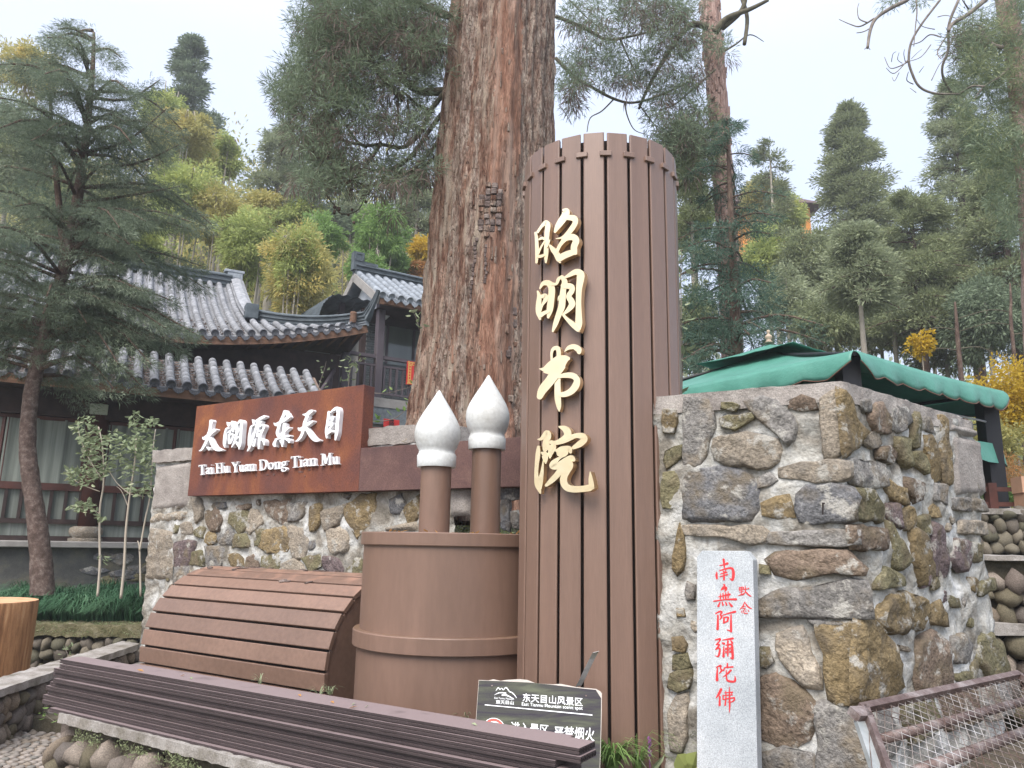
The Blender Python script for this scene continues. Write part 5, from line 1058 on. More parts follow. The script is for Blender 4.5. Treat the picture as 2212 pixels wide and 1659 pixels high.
for (a, d, l) in wires[:190]:
    m2 = MB(); m2.tube(wirepts(a, d, l), .0016, 3, cap=False); m2.build('wire', MT['wire'], mf)

# ---- pebble retaining walls behind the block on the far right
def atYp(px, py, Y): return aty(px, py, Y)
r0 = aty(2095, 1099, 7.6); zA = r0.z; rA = Vector((2.6, 8.3, 0)); rB = Vector((9.0, 7.2, 0))
rd = (rB-rA).normalized(); rn = Vector((rd.y, -rd.x, 0)); rn = rn if rn.y < 0 else -rn
uw = empty('upper_pebble_wall', (rA.x, rA.y, 0), 'dark upper pebble retaining wall under the brown fence at far right', 'wall')
zA0 = aty(2170, 1200, 7.4).z
ob('core', [(p.x, p.y, z) for p in (rA-rn*.05, rB-rn*.05) for z in (zA0-.3, zA)]+[(p.x, p.y, z) for p in (rA-rn*2.6, rB-rn*2.6) for z in (zA0-.3, zA)], [(0, 2, 3, 1), (1, 3, 7, 5), (0, 1, 5, 4), (2, 6, 7, 3)], MT['mud_joint'], uw)
rough_box('cap', [rA+rn*.06, rB+rn*.06, rB-rn*.35, rA-rn*.35], zA-.04, zA+.02, MT['cap'], uw, amp=.015, step=.12)
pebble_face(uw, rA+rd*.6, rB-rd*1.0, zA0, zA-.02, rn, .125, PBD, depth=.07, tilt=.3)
lwA = Vector((2.75, 7.0, 0)); lwB = Vector((7.5, 5.6, 0)); ld = (lwB-lwA).normalized(); ln = Vector((ld.y, -ld.x, 0)); ln = ln if ln.y < 0 else -ln
pl_ = atpl(2180, 1203, lwA, ln); zL = pl_.z; zL2 = atpl(2190, 1345, lwA, ln).z; zL3 = -.1
lo = empty('lower_pebble_wall', (lwA.x, lwA.y, 0), 'lower retaining wall of larger grey-brown pebbles in two tiers beside the block', 'wall')
ob('core', [(p.x, p.y, z) for p in (lwA-ln*.06, lwB-ln*.06) for z in (-.2, zL)]+[(p.x, p.y, z) for p in (lwA-ln*1.4, lwB-ln*1.4) for z in (-.2, zL)], [(0, 2, 3, 1), (1, 3, 7, 5), (0, 1, 5, 4), (2, 6, 7, 3)], MT['mud_joint'], lo)
rough_box('cap', [lwA+ln*.05, lwB+ln*.05, lwB-ln*.5, lwA-ln*.5], zL-.03, zL+.01, MT['cap'], lo, amp=.012, step=.1)
rough_box('ledge', [lwA+ln*.16, lwB+ln*.16, lwB-ln*.04, lwA-ln*.04], zL2-.09, zL2, MT['cap'], lo, amp=.012, step=.07)
pebble_face(lo, lwA, lwB, zL2+.0, zL-.03, ln, .155, PB, depth=.09, tilt=.3); pebble_face(lo, lwA+ln*.08, lwB+ln*.08, zL3+.35, zL2-.1, ln, .19, PB, depth=.10, tilt=.4)
# low brown fence on the upper wall and two parcels beside it
fe = empty('low_fence', (rA.x, rA.y, zA), 'low brown wooden fence with square post on the upper pebble wall', 'fence')
fp = atpl(2140, 1060, rA-rn*.25, rn)
for k in (-1, 0, 1, 2):
    c = Vector((fp.x, fp.y, 0))+rd*(1.35*k); mb = MB(); mb.bar(Vector((c.x, c.y, zA)), Vector((c.x, c.y, zA+.30)), .085); mb.build('post', MT['redwood'], fe)
for z in (zA+.08, zA+.235):
    mb = MB(); c = Vector((fp.x, fp.y, z)); mb.bar(c-rd*1.5, c+rd*3.0, .03, .045); mb.build('rail', MT['redwood'], fe)
mcard = plain('brown_cardboard', (.42, .255, .17), rough=.85)
mtape = plain('packing_tape', (.50, .36, .24), rough=.4)
for k, (za, zb_) in enumerate(((0, .165), (.167, .33))):
    c = atpl(2246, 1080, rA-rn*.1, rn); c = Vector((c.x, c.y, zA+.02+(za+zb_)/2)); t = empty('parcel', tuple(c-Vector((0, 0, (zb_-za)/2))), ('lower' if k == 0 else 'upper')+' brown cardboard box on the upper pebble wall at the right edge', 'box', 'cardboard boxes')
    mb = MB(); mb.box(c+rd*(-.012*k), .19, .12, (zb_-za)/2, (rd, rn, Vector((0, 0, 1)))); mb.build('carton', mcard, t)
    if k == 1: mb = MB(); mb.box(c+rn*.122-rd*.10+Vector((0, 0, .02)), .04, .001, .035, (rd, rn, Vector((0, 0, 1)))); mb.build('label_sticker', MT['print_white'], t)
    mb = MB(); mb.box(c+rd*(-.012*k)+Vector((0, 0, (zb_-za)/2+.001)), .19, .02, .001, (rd, rn, Vector((0, 0, 1)))); mb.build('tape', mtape, t)
# ================================================================== TILED ROOFS
Zv = Vector((0, 0, 1))
def tube_tile(name, r, L, m, n=7, taper=.9):
    V = []; Fc = []
    for (y, rr) in ((0, r), (L, r*taper)):
        for k in range(n+1):
            a = math.pi*1.15*k/n-math.pi*.075; V.append((rr*math.cos(a), y, rr*math.sin(a)))
    for k in range(n): Fc.append((k, k+1, n+1+k+1, n+1+k))
    # front lip
    for k in range(n+1):
        a = math.pi*1.15*k/n-math.pi*.075; V.append((r*.82*math.cos(a), 0, r*.82*math.sin(a)))
    b0 = 2*(n+1)
    for k in range(n): Fc.append((k+1, k, b0+k, b0+k+1))
    me = mesh(name, V, Fc, m, True); return me
def disc_tile(name, r, m):
    mb = MB(); mb.lathe([(.001, -.004), (r*.7, -.004), (r*.78, -.012), (r*.95, -.012), (r, -.004), (r, .03)], (0, 0, 0), 16)
    V = [(v.x, v.z, v.y) for v in mb.V]; me = mesh(name, V, mb.F, m, True); return me
def drip_tile(name, w, m):
    P = [(-w, .02), (-w*.55, -.02), (0, -.03), (w*.55, -.02), (w, .02), (w*.85, -.05), (w*.5, -.085), (w*.12, -.10), (0, -.125), (-w*.12, -.10), (-w*.5, -.085), (-w*.85, -.05)]
    mb = MB(); mb.prism(P, (0, 0, 0), Vector((1, 0, 0)), Zv, Vector((0, -1, 0)), 0, .018); return mesh(name, mb.V, mb.F, m)
def roof_field(bld, O, e, back, prof, tr, spacing, hmax, lift, r, m, mdisc, pan_mat, name='roof', tl=.27, label=None, hmin=None, rnd=.004):
    """prof(h) -> rise above eave, hmax(t) -> depth of row, lift(t,h) extra height; one object per cover tile"""
    def S(t, h): return O+e*t+back*h+Zv*(prof(h)+lift(t, h))
    pans = MB(); t0, t1 = tr; n = int((t1-t0)/spacing)
    rf = MB(); W = 9
    # deck under the tiles
    cols = [t0-.1+(t1-t0+.2)*i/(n) for i in range(n+1)]; V = []; Fc = []
    for t in cols:
        H = max(.03, hmax(t))
        for j in range(W+1): V.append(S(t, H*j/W)-Zv*.05)
    for i in range(n):
        for j in range(W): a = i*(W+1)+j; Fc.append((a, a+W+1, a+W+2, a+1))
    roof = ob(name, V, Fc, pan_mat, bld, True)
    if label: roof['label'] = label
    roof.matrix_parent_inverse = Matrix.Translation(-Vector(bld.location))
    T = tube_tile('cover_tile', r, tl, m); D = disc_tile('end_disc', r*1.06, mdisc); DR = drip_tile('drip_tile', spacing*.5-r*.35, mdisc)
    def add(nm, me, M):
        o = bpy.data.objects.new(nm, me); COL.objects.link(o); o.matrix_basis = M; o.parent = roof
        o.matrix_parent_inverse = Matrix.Translation(Vector((0, 0, 0)))
        return o
    loc0 = Matrix.Translation(Vector((0, 0, 0)))
    for i in range(n+1):
        t = t0+i*spacing; H = hmax(t); h = 0
        while h < H-.05:
            a = S(t, h); c = S(t, min(h+tl*.8, H+.05)); y = (c-a).normalized(); x = e; z = x.cross(y).normalized(); x = y.cross(z)
            sc_ = (c-a).length/(tl*.8)
            a = a+z*(.01+random.uniform(0, rnd))
            M = Matrix(((x.x, y.x*sc_, z.x, a.x), (x.y, y.y*sc_, z.y, a.y), (x.z, y.z*sc_, z.z, a.z), (0, 0, 0, 1))); add('cover_tile', T, M)
            if h == 0:
                p = a-y*.012; M = Matrix(((x.x, y.x, z.x, p.x), (x.y, y.y, z.y, p.y), (x.z, y.z, z.z, p.z), (0, 0, 0, 1))); add('end_disc', D, M)
                b_ = S(t+spacing/2, 0); p = b_-y*.02-Zv*.035
                if t+spacing*.4 < t1: M = Matrix(((x.x, back.x, 0, p.x), (x.y, back.y, 0, p.y), (x.z, 0, 1, p.z), (0, 0, 0, 1))); add('drip_tile', DR, M)
            h += tl*.8
        # layered trough tiles
        if i < n:
            H2 = min(hmax(t), hmax(t+spacing)); h = 0; k = 6
            while h < H2:
                L_ = []
                for j in range(k+1):
                    u = j/k; d = .055*(1-(2*u-1)**2); p = S(t+spacing*u, h); q = S(t+spacing*u, min(h+.17, H2+.04)); L_.append((p-Zv*(d-.012), q-Zv*(d+.010), p-Zv*(d+.012)))
                Vv = [x_ for l in L_ for x_ in l]
                pans.add(Vv, [f for j in range(k) for f in ((3*j, 3*j+3, 3*j+4, 3*j+1), (3*j+2, 3*j+5, 3*j+3, 3*j))]); h += .125
    o = ob('pan_tiles', pans.V, pans.F, m, None, True); o.parent = roof; tag(o, kind='stuff'); o.matrix_parent_inverse = Matrix.Translation(Vector((0, 0, 0)))
    return roof, S
def litter(roof, S, tr, hr, n, spacing, m):
    mb = MB()
    for _ in range(n):
        i = random.randrange(int((tr[1]-tr[0])/spacing)); t = tr[0]+spacing*(i+random.uniform(.28, .72)); h = random.uniform(*hr); p = S(t, h)-Zv*random.uniform(.0, .035)
        d = Vector((random.uniform(-1, 1), random.uniform(-1, 1), random.uniform(-.2, .4))).normalized()*random.uniform(.02, .06); e_ = d.cross(Zv).normalized()*random.uniform(.006, .02)
        mb.add([p-d, p+e_, p+d, p-e_], [(0, 1, 2, 3)])
    o = ob('dead_leaves', mb.V, mb.F, m); o.parent = roof; tag(o, kind='stuff')
def ridge_bar(name, pts, w, h, m, parent, layers=True):
    """ridge of stacked tiles following pts (underside centre line)"""
    mb = MB(); n = len(pts); prof = [(-.5, 0), (-.5, .28), (-.66, .30), (-.66, .38), (-.46, .40), (-.46, .66), (-.62, .68), (-.62, .78), (-.42, .86), (-.2, .98), (.2, .98), (.42, .86), (.62, .78), (.62, .68), (.46, .66), (.46, .40), (.66, .38), (.66, .30), (.5, .28), (.5, 0)]
    V = []; k = len(prof)
    for i, p in enumerate(pts):
        t = (pts[min(i+1, n-1)]-pts[max(i-1, 0)]).normalized(); a = t.cross(Zv).normalized(); u = a.cross(t)
        ww = w[i] if hasattr(w, '__len__') else w; hh = h[i] if hasattr(h, '__len__') else h
        for x, z in prof: V.append(p+a*(x*ww)+u*(z*hh))
    Fc = []
    for i in range(n-1):
        for j in range(k): j2 = (j+1) % k; Fc.append((i*k+j, (i+1)*k+j, (i+1)*k+j2, i*k+j2))
    Fc.append(tuple(range(k))); Fc.append(tuple(range((n-1)*k, n*k))[::-1]); mb.add(V, Fc); return mb.build(name, m, parent)
def sampled(pts, k=6):
    out = []
    P = [Vector(p) for p in pts]
    for i in range(len(P)-1):
        p0, p1, p2, p3 = P[max(i-1, 0)], P[i], P[i+1], P[min(i+2, len(P)-1)]
        for s in range(k):
            t = s/k; out.append(.5*((2*p1)+(-p0+p2)*t+(2*p0-5*p1+4*p2-p3)*t*t+(-p0+3*p1-3*p2+p3)*t**3))
    out.append(P[-1]); return out

# ---- temple hall on the left
he = Vector((math.cos(math.radians(27.9)), math.sin(math.radians(27.9)), 0)); hb = Vector((-he.y, he.x, 0)); hn = -hb
hall = empty('temple_hall', (0, 0, 0), 'long temple hall with two tiers of grey tiled roof and curtained windows', 'building')
OL = atz(340, 828, 4.2); OU = atz(240, 700, 5.5)
def tof(px, py, O, n=hn): P = atpl(px, py, O, n); return (P-O).dot(he)
tL0, tL1 = tof(-60, 786, OL), tof(702, 862, OL)
profL = lambda h: .42*h+.10*h*h
rL, SL = roof_field(hall, OL, he, hb, profL, (tL0, tL1), .262, lambda t: 1.35, lambda t, h: 0.0, .078, MT['tile'], MT['tile_disc'], MT['litter'], label='lower tier of tiles filled with dead needles')
litter(rL, SL, (tL0, tL1), (.02, 1.3), 2600, .262, MT['lf_dead'])
# upper roof with a hip-and-gable right end
slopeN = (hn*.56+Zv).normalized()
pr = atpl(470, 612, OU, slopeN); HR = (pr-OU).dot(hb); 
tG = (atpl(556, 668, OU+Zv*.5, slopeN)-OU).dot(he); tC = tof(790, 770, OU)
profU = lambda h: (.56*h)*(.80+.20*h/HR)
hG = HR*.40
def hmaxU(t): return HR-.05 if t < tG else max(.0, hG*(tC-t)/(tC-tG))+.02
def liftU(t, h): s = max(0, (t-(tG-2.6))/(tC-tG+2.6)); return .80*s**2.1*max(0, 1-h/(hG*1.6))
tU0 = tof(-120, 650, OU)
rU, SU = roof_field(hall, OU, he, hb, profU, (tU0, tC-.15), .232, hmaxU, liftU, .072, MT['tile'], MT['tile_disc'], MT['tile'], label='upper tier with upturned corner')
litter(rU, SU, (tU0, tG), (.0, 1.6), 900, .232, MT['lf_dead'])
zr = profU(HR)
ridge_bar('main_ridge', [OU+he*t+hb*HR+Zv*(zr-.04) for t in np.linspace(tU0, tG-.12, 12)], .26, .34, MT['ridge'], hall)
# fretted end block
ec = OU+he*(tG-.05)+hb*HR+Zv*(zr-.05)
mb = MB(); mb.box(ec+Zv*.22, .19, .10, .24, (he, hb, Zv)); mb.box(ec+Zv*.42-he*.02, .25, .115, .035, (he, hb, Zv)); mb.box(ec+Zv*.30+he*.05+hn*.10, .08, .012, .06, (he, hb, Zv)); mb.box(ec+Zv*.17-he*.06+hn*.10, .09, .012, .015, (he, hb, Zv)); mb.box(ec+Zv*.10-he*.3, .16, .09, .14, (he, hb, Zv)); o = mb.build('ridge_end_ornament', MT['tile2'], hall); bevel(o, .01, 1)
gp = [OU+he*tG+hb*h+Zv*(profU(h)+liftU(tG, h)+.02) for h in np.linspace(HR-.1, hG*.9, 12)]
ridge_bar('gable_ridge', gp, .24, .24, MT['tile'], hall)
mb = MB(); mb.box(gp[-1]+Zv*.16+hn*.05, .14, .16, .17, (he, hb, Zv)); bevel(mb.build('ridge_foot_ornament', MT['ridge'], hall), .02, 2)
hp = []
for s in np.linspace(0, 1, 14):
    t = tG+(tC-tG)*s; h = hG*(1-s); hp.append(SU(t, h)+Zv*.02)
tip = hp[-1]; dz = (hp[-1]-hp[-3]).normalized()
hp2 = hp+[tip+he*.03+hn*.05+Zv*.10, tip+he*.07+hn*.10+Zv*.26, tip+he*.12+hn*.15+Zv*.45, tip+he*.17+hn*.20+Zv*.68]
wds = [.22]*14+[.16, .12, .09, .07]; hds = [.24]*14+[.20, .15, .11, .07]
ridge_bar('hip_ridge', hp2, wds, hds, MT['ridge'], hall)
ridge_bar('hip_base', [p-Zv*.10 for p in hp], .16, .16, MT['tile2'], hall)
# end slope facing right, fascia boards, soffits
V = [SU(tG, hG), SU(tC, 0), SU(tC, 0)+hb*(hG*2.4)-Zv*.1, SU(tG, hG)+hb*2.2]; ob('end_slope', V, [(0, 1, 2, 3)], MT['tile'], hall)
V = [SU(tG, hG), SU(tG, HR-.05), SU(tG, HR-.05)+hb*.1, SU(tG, hG)+hb*2.4]; ob('gable_wall', V, [(0, 1, 2, 3)], MT['whitewall'], hall)
def fascia(S, ts, name='fascia'):
    mb = MB(); P = [S(t, .02)-Zv*.075 for t in ts]
    for a, c in zip(P[:-1], P[1:]): mb.bar(a+hn*.0-Zv*.08, c-Zv*.08, .03, .16)
    return mb.build(name, MT['fascia'], hall)
fascia(SU, np.linspace(tU0, tC, 34)); fascia(SL, np.linspace(tL0, tL1, 12))
# soffit boards under the upturned corner
mb = MB(); n_ = 24
for i in range(n_):
    t = tU0+(tC-tU0)*i/n_; t2 = tU0+(tC-tU0)*(i+1)/n_; a, c = SU(t, .05)-Zv*.2, SU(t2, .05)-Zv*.2; d, f = SU(t2, 0)+hb*1.5-Zv*.15, SU(t, 0)+hb*1.5-Zv*.15; d.z = min(d.z, OU.z+.35); f.z = min(f.z, OU.z+.35)
    mb.add([a, c, d, f], [(0, 1, 2, 3)])
mb.build('soffit', MT['darkwood'], hall)
for i in range(30):
    t = tU0+(tC-tU0)*(i+.5)/30; a = SU(t, .04)-Zv*.21; mb = MB(); mb.bar(a, Vector((a.x, a.y, min(a.z+.1, OU.z+.4)))+hb*1.4, .06); mb.build('rafter', MT['fascia'] if i > 20 else MT['darkwood'], hall)
# body walls
WB = .95   # facade stands this far behind the lower eave
FO = OL+hb*WB; FO = Vector((FO.x, FO.y, 0))
def hbox(name, t0, t1, d0, d1, z0, z1, m, parent=None, bv=0):
    mb = MB(); c = FO+he*((t0+t1)/2)+hb*((d0+d1)/2)+Zv*((z0+z1)/2); mb.box(c, (t1-t0)/2, (d1-d0)/2, (z1-z0)/2, (he, hb, Zv)); o = mb.build(name, m, parent or hall); 
    if bv: bevel(o, bv, 1)
    return o
hbox('podium', tL0, tL1+2.2, -.75, 3, .2, 1.40, MT['podium']); hbox('podium_ledge', tL0, tL1+2.2, -.90, -.0, 1.40, 1.50, MT['ledge'], bv=.012)
# large stones set in the podium face
for i in range(34):
    t = random.uniform(tL0+2, tL1+.5); z = random.uniform(.75, 1.3); w = random.uniform(.12, .32); h = random.uniform(.05, .12); c = FO+he*t+hn*.752+Zv*z
    stone_piece([c+he*(w*math.cos(a)*random.uniform(.8, 1.1))+Zv*(h*math.sin(a)*random.uniform(.8, 1.1)) for a in np.linspace(0, 6.28, 8)[:-1]], hn, .02, random.choice(['s_olive', 's_dark', 's_brown', 's_grey']), hall, seed=i)
sbU = (OU-OL).dot(hb)-WB; hbox('upper_wall', tU0, tC-1.2, sbU+.75, sbU+.85, 4.5, 5.65, MT['darkwood']); hbox('ceiling_beam', tL0, tL1+.4, -.12, .05, 3.60, 4.30, MT['darkwood'])
hbox('inner_room', tL0, tL1+.9, 1.0, 1.1, 1.5, 4.4, MT['darkwood']); hbox('eave_lining', tL0, tL1, -.93, .2, 4.02, 4.06, MT['darkwood'])
hbox('end_wall', tL1-.2, tL1-.05, 0, 2.5, 1.5, 4.3, MT['darkwood'])
tp = tof(192, 1100, FO+Zv*2)-0; posts = [tp-4.0, tp, tp+2.55, tp+5.1]
for i, t in enumerate(posts):
    mb = MB(); c = FO+he*t; mb.tube([c+Zv*1.72, c+Zv*3.9], .15, 20); mb.build('post', MT['redwood'], hall, smooth=True)
    mb = MB(); mb.lathe([(.001, 0), (.27, 0), (.27, .05), (.2, .06), (.255, .12), (.265, .17), (.25, .22), (.2, .25), (.001, .25)], c+Zv*1.50, 24); o = mb.build('post_base', MT['s_tan'], hall); autosmooth(o, 50)
# square lamp/label blocks under the eave
hbox('wall_lamp', tp-.18, tp+.10, -.24, -.16, 3.68, 3.86, plain('pale_lamp_glass', (.42, .46, .38), rough=.4), bv=.01)
for i in range(len(posts)-1):
    a, c = posts[i]+.15, posts[i+1]-.15; nb_ = 2 if i else 3
    for j in range(nb_):
        x0, x1 = a+(c-a)*j/nb_, a+(c-a)*(j+1)/nb_
        w = hbox('window', x0, x1, .02, .03, 2.42, 3.56, MT['glass'])
        fr_ = MB()
        for (p, q, s_) in (((x0, 2.42), (x1, 2.42), .07), ((x0, 3.56), (x1, 3.56), .06), ((x0+.03, 2.42), (x0+.03, 3.56), .05), ((x1-.03, 2.42), (x1-.03, 3.56), .05)):
            fr_.bar(FO+he*p[0]+Zv*p[1]-hb*.02, FO+he*q[0]+Zv*q[1]-hb*.02, s_)
        place(fr_.build('window_frame', MT['redwood']), hall).parent = w; 
        # pleated curtain
        V = []; nn = 40
        for k in range(nn+1):
            u = k/nn; p = FO+he*(x0+(x1-x0)*u)-hb*(.012*math.sin(u*38+i)+.012*math.sin(u*17+j))+hn*.03
            V += [p+Zv*2.44, p+Zv*3.55]
        cu = ob('curtain', V, [(2*k, 2*k+2, 2*k+3, 2*k+1) for k in range(nn)], MT['curtain'], None, True); cu.parent = w
    # lower band of barred panels
    hbox('lower_panel', a, c, .02, .04, 1.50, 2.34, MT['curtain']); hbox('sill_rail', a, c, -.06, .01, 2.34, 2.46, MT['redwood']); hbox('foot_rail', a, c, -.05, .01, 1.78, 1.86, MT['darkwood']); hbox('foot_rail', a, c, -.05, .01, 1.50, 1.58, MT['darkwood'])
    k = int((c-a)/.21)
    for j in range(k+1):
        x = a+(c-a)*j/k; hbox('baluster', x-.026, x+.026, -.045, .0, 1.86, 2.34, MT['darkwood'])
    hbox('transom_lattice', a, c, -.03, .0, 3.62, 3.70, MT['darkwood'])

# ---- brick tea house behind (right of the hall)
a2 = math.radians(33); te = Vector((math.cos(a2), math.sin(a2), 0)); tb = Vector((-te.y, te.x, 0)); tnn = -tb
tea = empty('brick_house', (0, 0, 0), 'two-storey grey brick house with balcony and small tiled roof behind the big trunk', 'building')
ZR = 5.92; BO = atz(747, 758.6, ZR); BO0 = Vector((BO.x, BO.y, 0))
def bt(px, py, d=0): P = atpl(px, py, BO0+tb*d, tnn); return (P-BO0).dot(te), P.z
def bbox(name, t0, t1, d0, d1, z0, z1, m, parent=None, bv=0):
    mb = MB(); c = BO0+te*((t0+t1)/2)+tb*((d0+d1)/2)+Zv*((z0+z1)/2); mb.box(c, (t1-t0)/2, (d1-d0)/2, (z1-z0)/2, (te, tb, Zv)); o = mb.build(name, m, parent or tea)
    if bv: bevel(o, bv, 1)
    return o
tP, zz = bt(818, 765); _, zbr = bt(818, 835); _, zfl = bt(860, 858)
zf = ZR-1.02
bbox('top_rail', 0, 6, -.05, .05, ZR-.06, ZR+.02, MT['b2wood']); bbox('mid_rail', .0, tP-.0, -.03, .03, ZR-.26, ZR-.21, MT['b2wood']); bbox('mid_rail', tP+.1, 6, -.03, .03, ZR-.26, ZR-.21, MT['b2wood']); bbox('bottom_rail', 0, 6, -.03, .03, zf+.10, zf+.15, MT['b2wood'])
for k in range(30):
    t = .16+k*.165
    if abs(t-tP) > .1: bbox('baluster', t-.025, t+.025, -.025, .025, zf+.15, ZR-.26, MT['b2wood'])
bbox('corner_post', -.09, .09, -.09, .09, zf-.2, ZR+.12, MT['b2wood'], bv=.01); 
ztop2 = bt(822, 655)[1]
bbox('tall_post', tP-.09, tP+.09, -.09, .09, zf-.3, ztop2+.15, MT['b2wood'], bv=.01)
bbox('balcony_slab', -.1, 6.5, -.12, 1.5, zf-.22, zf, MT['ledge']); bbox('slab_brick_band', -.1, 6.5, -.10, 1.5, zf-.62, zf-.22, MT['brick'])
# stair balustrade running down to the left
sl = (aty(690, 850, 15.9)-Vector((BO.x, BO.y, ZR-.02))).normalized()
for dz_ in (0, .75):
    mb = MB(); mb.bar(BO0+Zv*(ZR-.02-dz_), BO0+Zv*(ZR-.02-dz_)+sl*2.6, .06); mb.build('stair_rail', MT['b2wood'], tea)
for k in range(13): p = BO0+sl*(.2*k+.1); mb = MB(); mb.bar(p+Zv*(ZR-.77), p+Zv*(ZR-.04), .035); mb.build('baluster', MT['b2wood'], tea)
# wall plane 1.15 m behind the balustrade
WD = 1.15; tW0 = bt(782, 740, WD)[0]; tWin = bt(836, 720, WD)[0]; zw0, zw1 = bt(860, 790, WD)[1], bt(860, 668, WD)[1]
bbox('wall', tW0, 7, WD, WD+3, zf-2.6, ztop2+.3, MT['brickmortar'])
brk = mesh('brick', [(x, y, z) for x in (-.105, .105) for y in (-.012, .012) for z in (-.024, .024)], [(0, 1, 3, 2), (4, 6, 7, 5), (0, 4, 5, 1), (2, 3, 7, 6), (0, 2, 6, 4), (1, 5, 7, 3)], MT['brick'])
def bricks(t0, t1, z0, z1, d, skip=None, lim=300):
    row = 0; z = z0; n = 0
    while z < z1:
        t = t0+(.11 if row % 2 else 0)
        while t < t1:
            if not (skip and skip(t, z)) and n < lim:
                c = BO0+te*(t+.105)+tb*(d-.008)+Zv*(z+.024); M = Matrix(((te.x, tb.x, 0, c.x), (te.y, tb.y, 0, c.y), (0, 0, 1, c.z), (0, 0, 0, 1))); obm('brick', brk, tea, M); n += 1
            t += .225
        z += .062; row += 1
tR = bt(912, 740, WD)[0]
bricks(tW0+.02, tR, zf+.15, bt(836, 650, WD)[1], WD, skip=lambda t, z: t > tWin-.22 and zw0 < z < zw1+.1)
bricks(bt(812, 890, -.1)[0], bt(905, 890, -.1)[0], bt(860, 905, -.1)[1], zf-.66, .02)
bbox('lower_wall', -.05, 6.5, .03, .4, zf-2.6, zf-.6, MT['brickmortar'])
wnd = bbox('window', tWin, tR+1.5, WD-.03, WD+.02, zw0, zw1, MT['glass'])
for t in (tWin, tWin+.75, tWin+1.5): bbox('window_frame', t-.03, t+.03, WD-.06, WD-.03, zw0, zw1, MT['b2wood'])
bbox('window_frame', tWin, tR+1.5, WD-.07, WD-.03, zw1, zw1+.08, MT['b2wood']); bbox('lintel_carving', tWin-.1, tR+1.5, WD-.05, WD-.01, zw1+.12, zw1+.20, MT['tile'])
bbox('sign_plaque', *(lambda a: (a-.16, a+.16))(bt(829, 680, WD)[0]), WD-.10, WD-.04, bt(829, 689, WD)[1], bt(829, 666, WD)[1]+.02, MT['lantern'], bv=.02)
# white bracket and dark soffit
tS = bt(833, 660, -.0)[0]
mb = MB(); P = [bt(838, 660, .3), bt(862, 662, .3), bt(835, 690, .3), bt(818, 690, .3)]; mb.prism([(t, z) for t, z in (P[0], P[1], P[2], P[3])], BO0+tb*.3, te, Zv, tb, 0, .08); mb.build('white_bracket', MT['whitewall'], tea)
# roof
RO = atpl(824, 637, BO0+tnn*.55, tnn); roN = (tnn*.62+Zv).normalized()
rr = atpl(800, 596, RO, roN); HR2 = (rr-RO).dot(tb); tE = (atpl(768, 588, RO, roN)-RO).dot(te); tE2 = 0-.02
rB2, S2 = roof_field(tea, RO, te, tb, lambda h: .62*h, (min(tE, 0)+.04, 4.2), .24, lambda t: HR2-.05, lambda t, h: 0, .082, MT['tile2'], MT['tile2'], MT['tile2'], label='small blue grey tiled roof')
t0r = min(tE, 0)
ridge_bar('ridge', [RO+te*t+tb*HR2+Zv*(.62*HR2-.04) for t in np.linspace(t0r-.05, 4.4, 8)], .24, .30, MT['ridge'], tea)
oc = RO+te*(t0r+.12)+tb*HR2+Zv*(.62*HR2+.20)
mb = MB(); mb.box(oc-te*.1+Zv*.10, .14, .10, .24, (te, tb, Zv)); mb.box(oc+te*.22-Zv*.02, .2, .10, .13, (te, tb, Zv))
for (x, z, w, h) in ((-.1, .30, .12, .02), (-.1, .12, .12, .02), (0, .2, .02, .09), (-.2, .2, .02, .09), (.22, .04, .14, .02), (.22, -.08, .14, .02)): mb.box(oc+te*x+Zv*z+tnn*.105, w, .012, h, (te, tb, Zv))
mb.build('ridge_end_ornament', MT['ridge'], tea)
mb = MB(); mb.bar(S2(t0r, 0)-Zv*.13-te*.05, S2(t0r, HR2)-Zv*.13-te*.05, .05, .20); mb.build('barge_board', MT['ledge'], tea)
p0, p1 = S2(t0r, 0), S2(t0r, HR2); bk = p1+tb*HR2*1.0-Zv*(.62*HR2)
mb = MB(); mb.bar(p1-Zv*.13-te*.05, bk-Zv*.13-te*.05, .05, .20); mb.build('barge_board', MT['ledge'], tea)
ob('gable_wall', [p0-Zv*.15+te*.25+tb*.4, p1-Zv*.2+te*.25, bk-Zv*.15+te*.25-tb*.4], [(0, 1, 2)], MT['whitewall'], tea); ob('rear_roof_slope', [p1, bk, bk+te*4.4, p1+te*4.4], [(0, 1, 2, 3)], MT['tile2'], tea)
mb = MB(); mb.bar(S2(t0r, .05)-Zv*.16, S2(4.3, .05)-Zv*.16, .05, .16); mb.build('eave_beam', MT['fascia'], tea)
ob('soffit', [S2(t0r+.1, .0)-Zv*.2, S2(4.3, 0)-Zv*.2, S2(4.3, 0)-Zv*.2+tb*2.2, S2(t0r+.1, 0)-Zv*.2+tb*2.2], [(0, 1, 2, 3)], MT['darkwood'], tea)
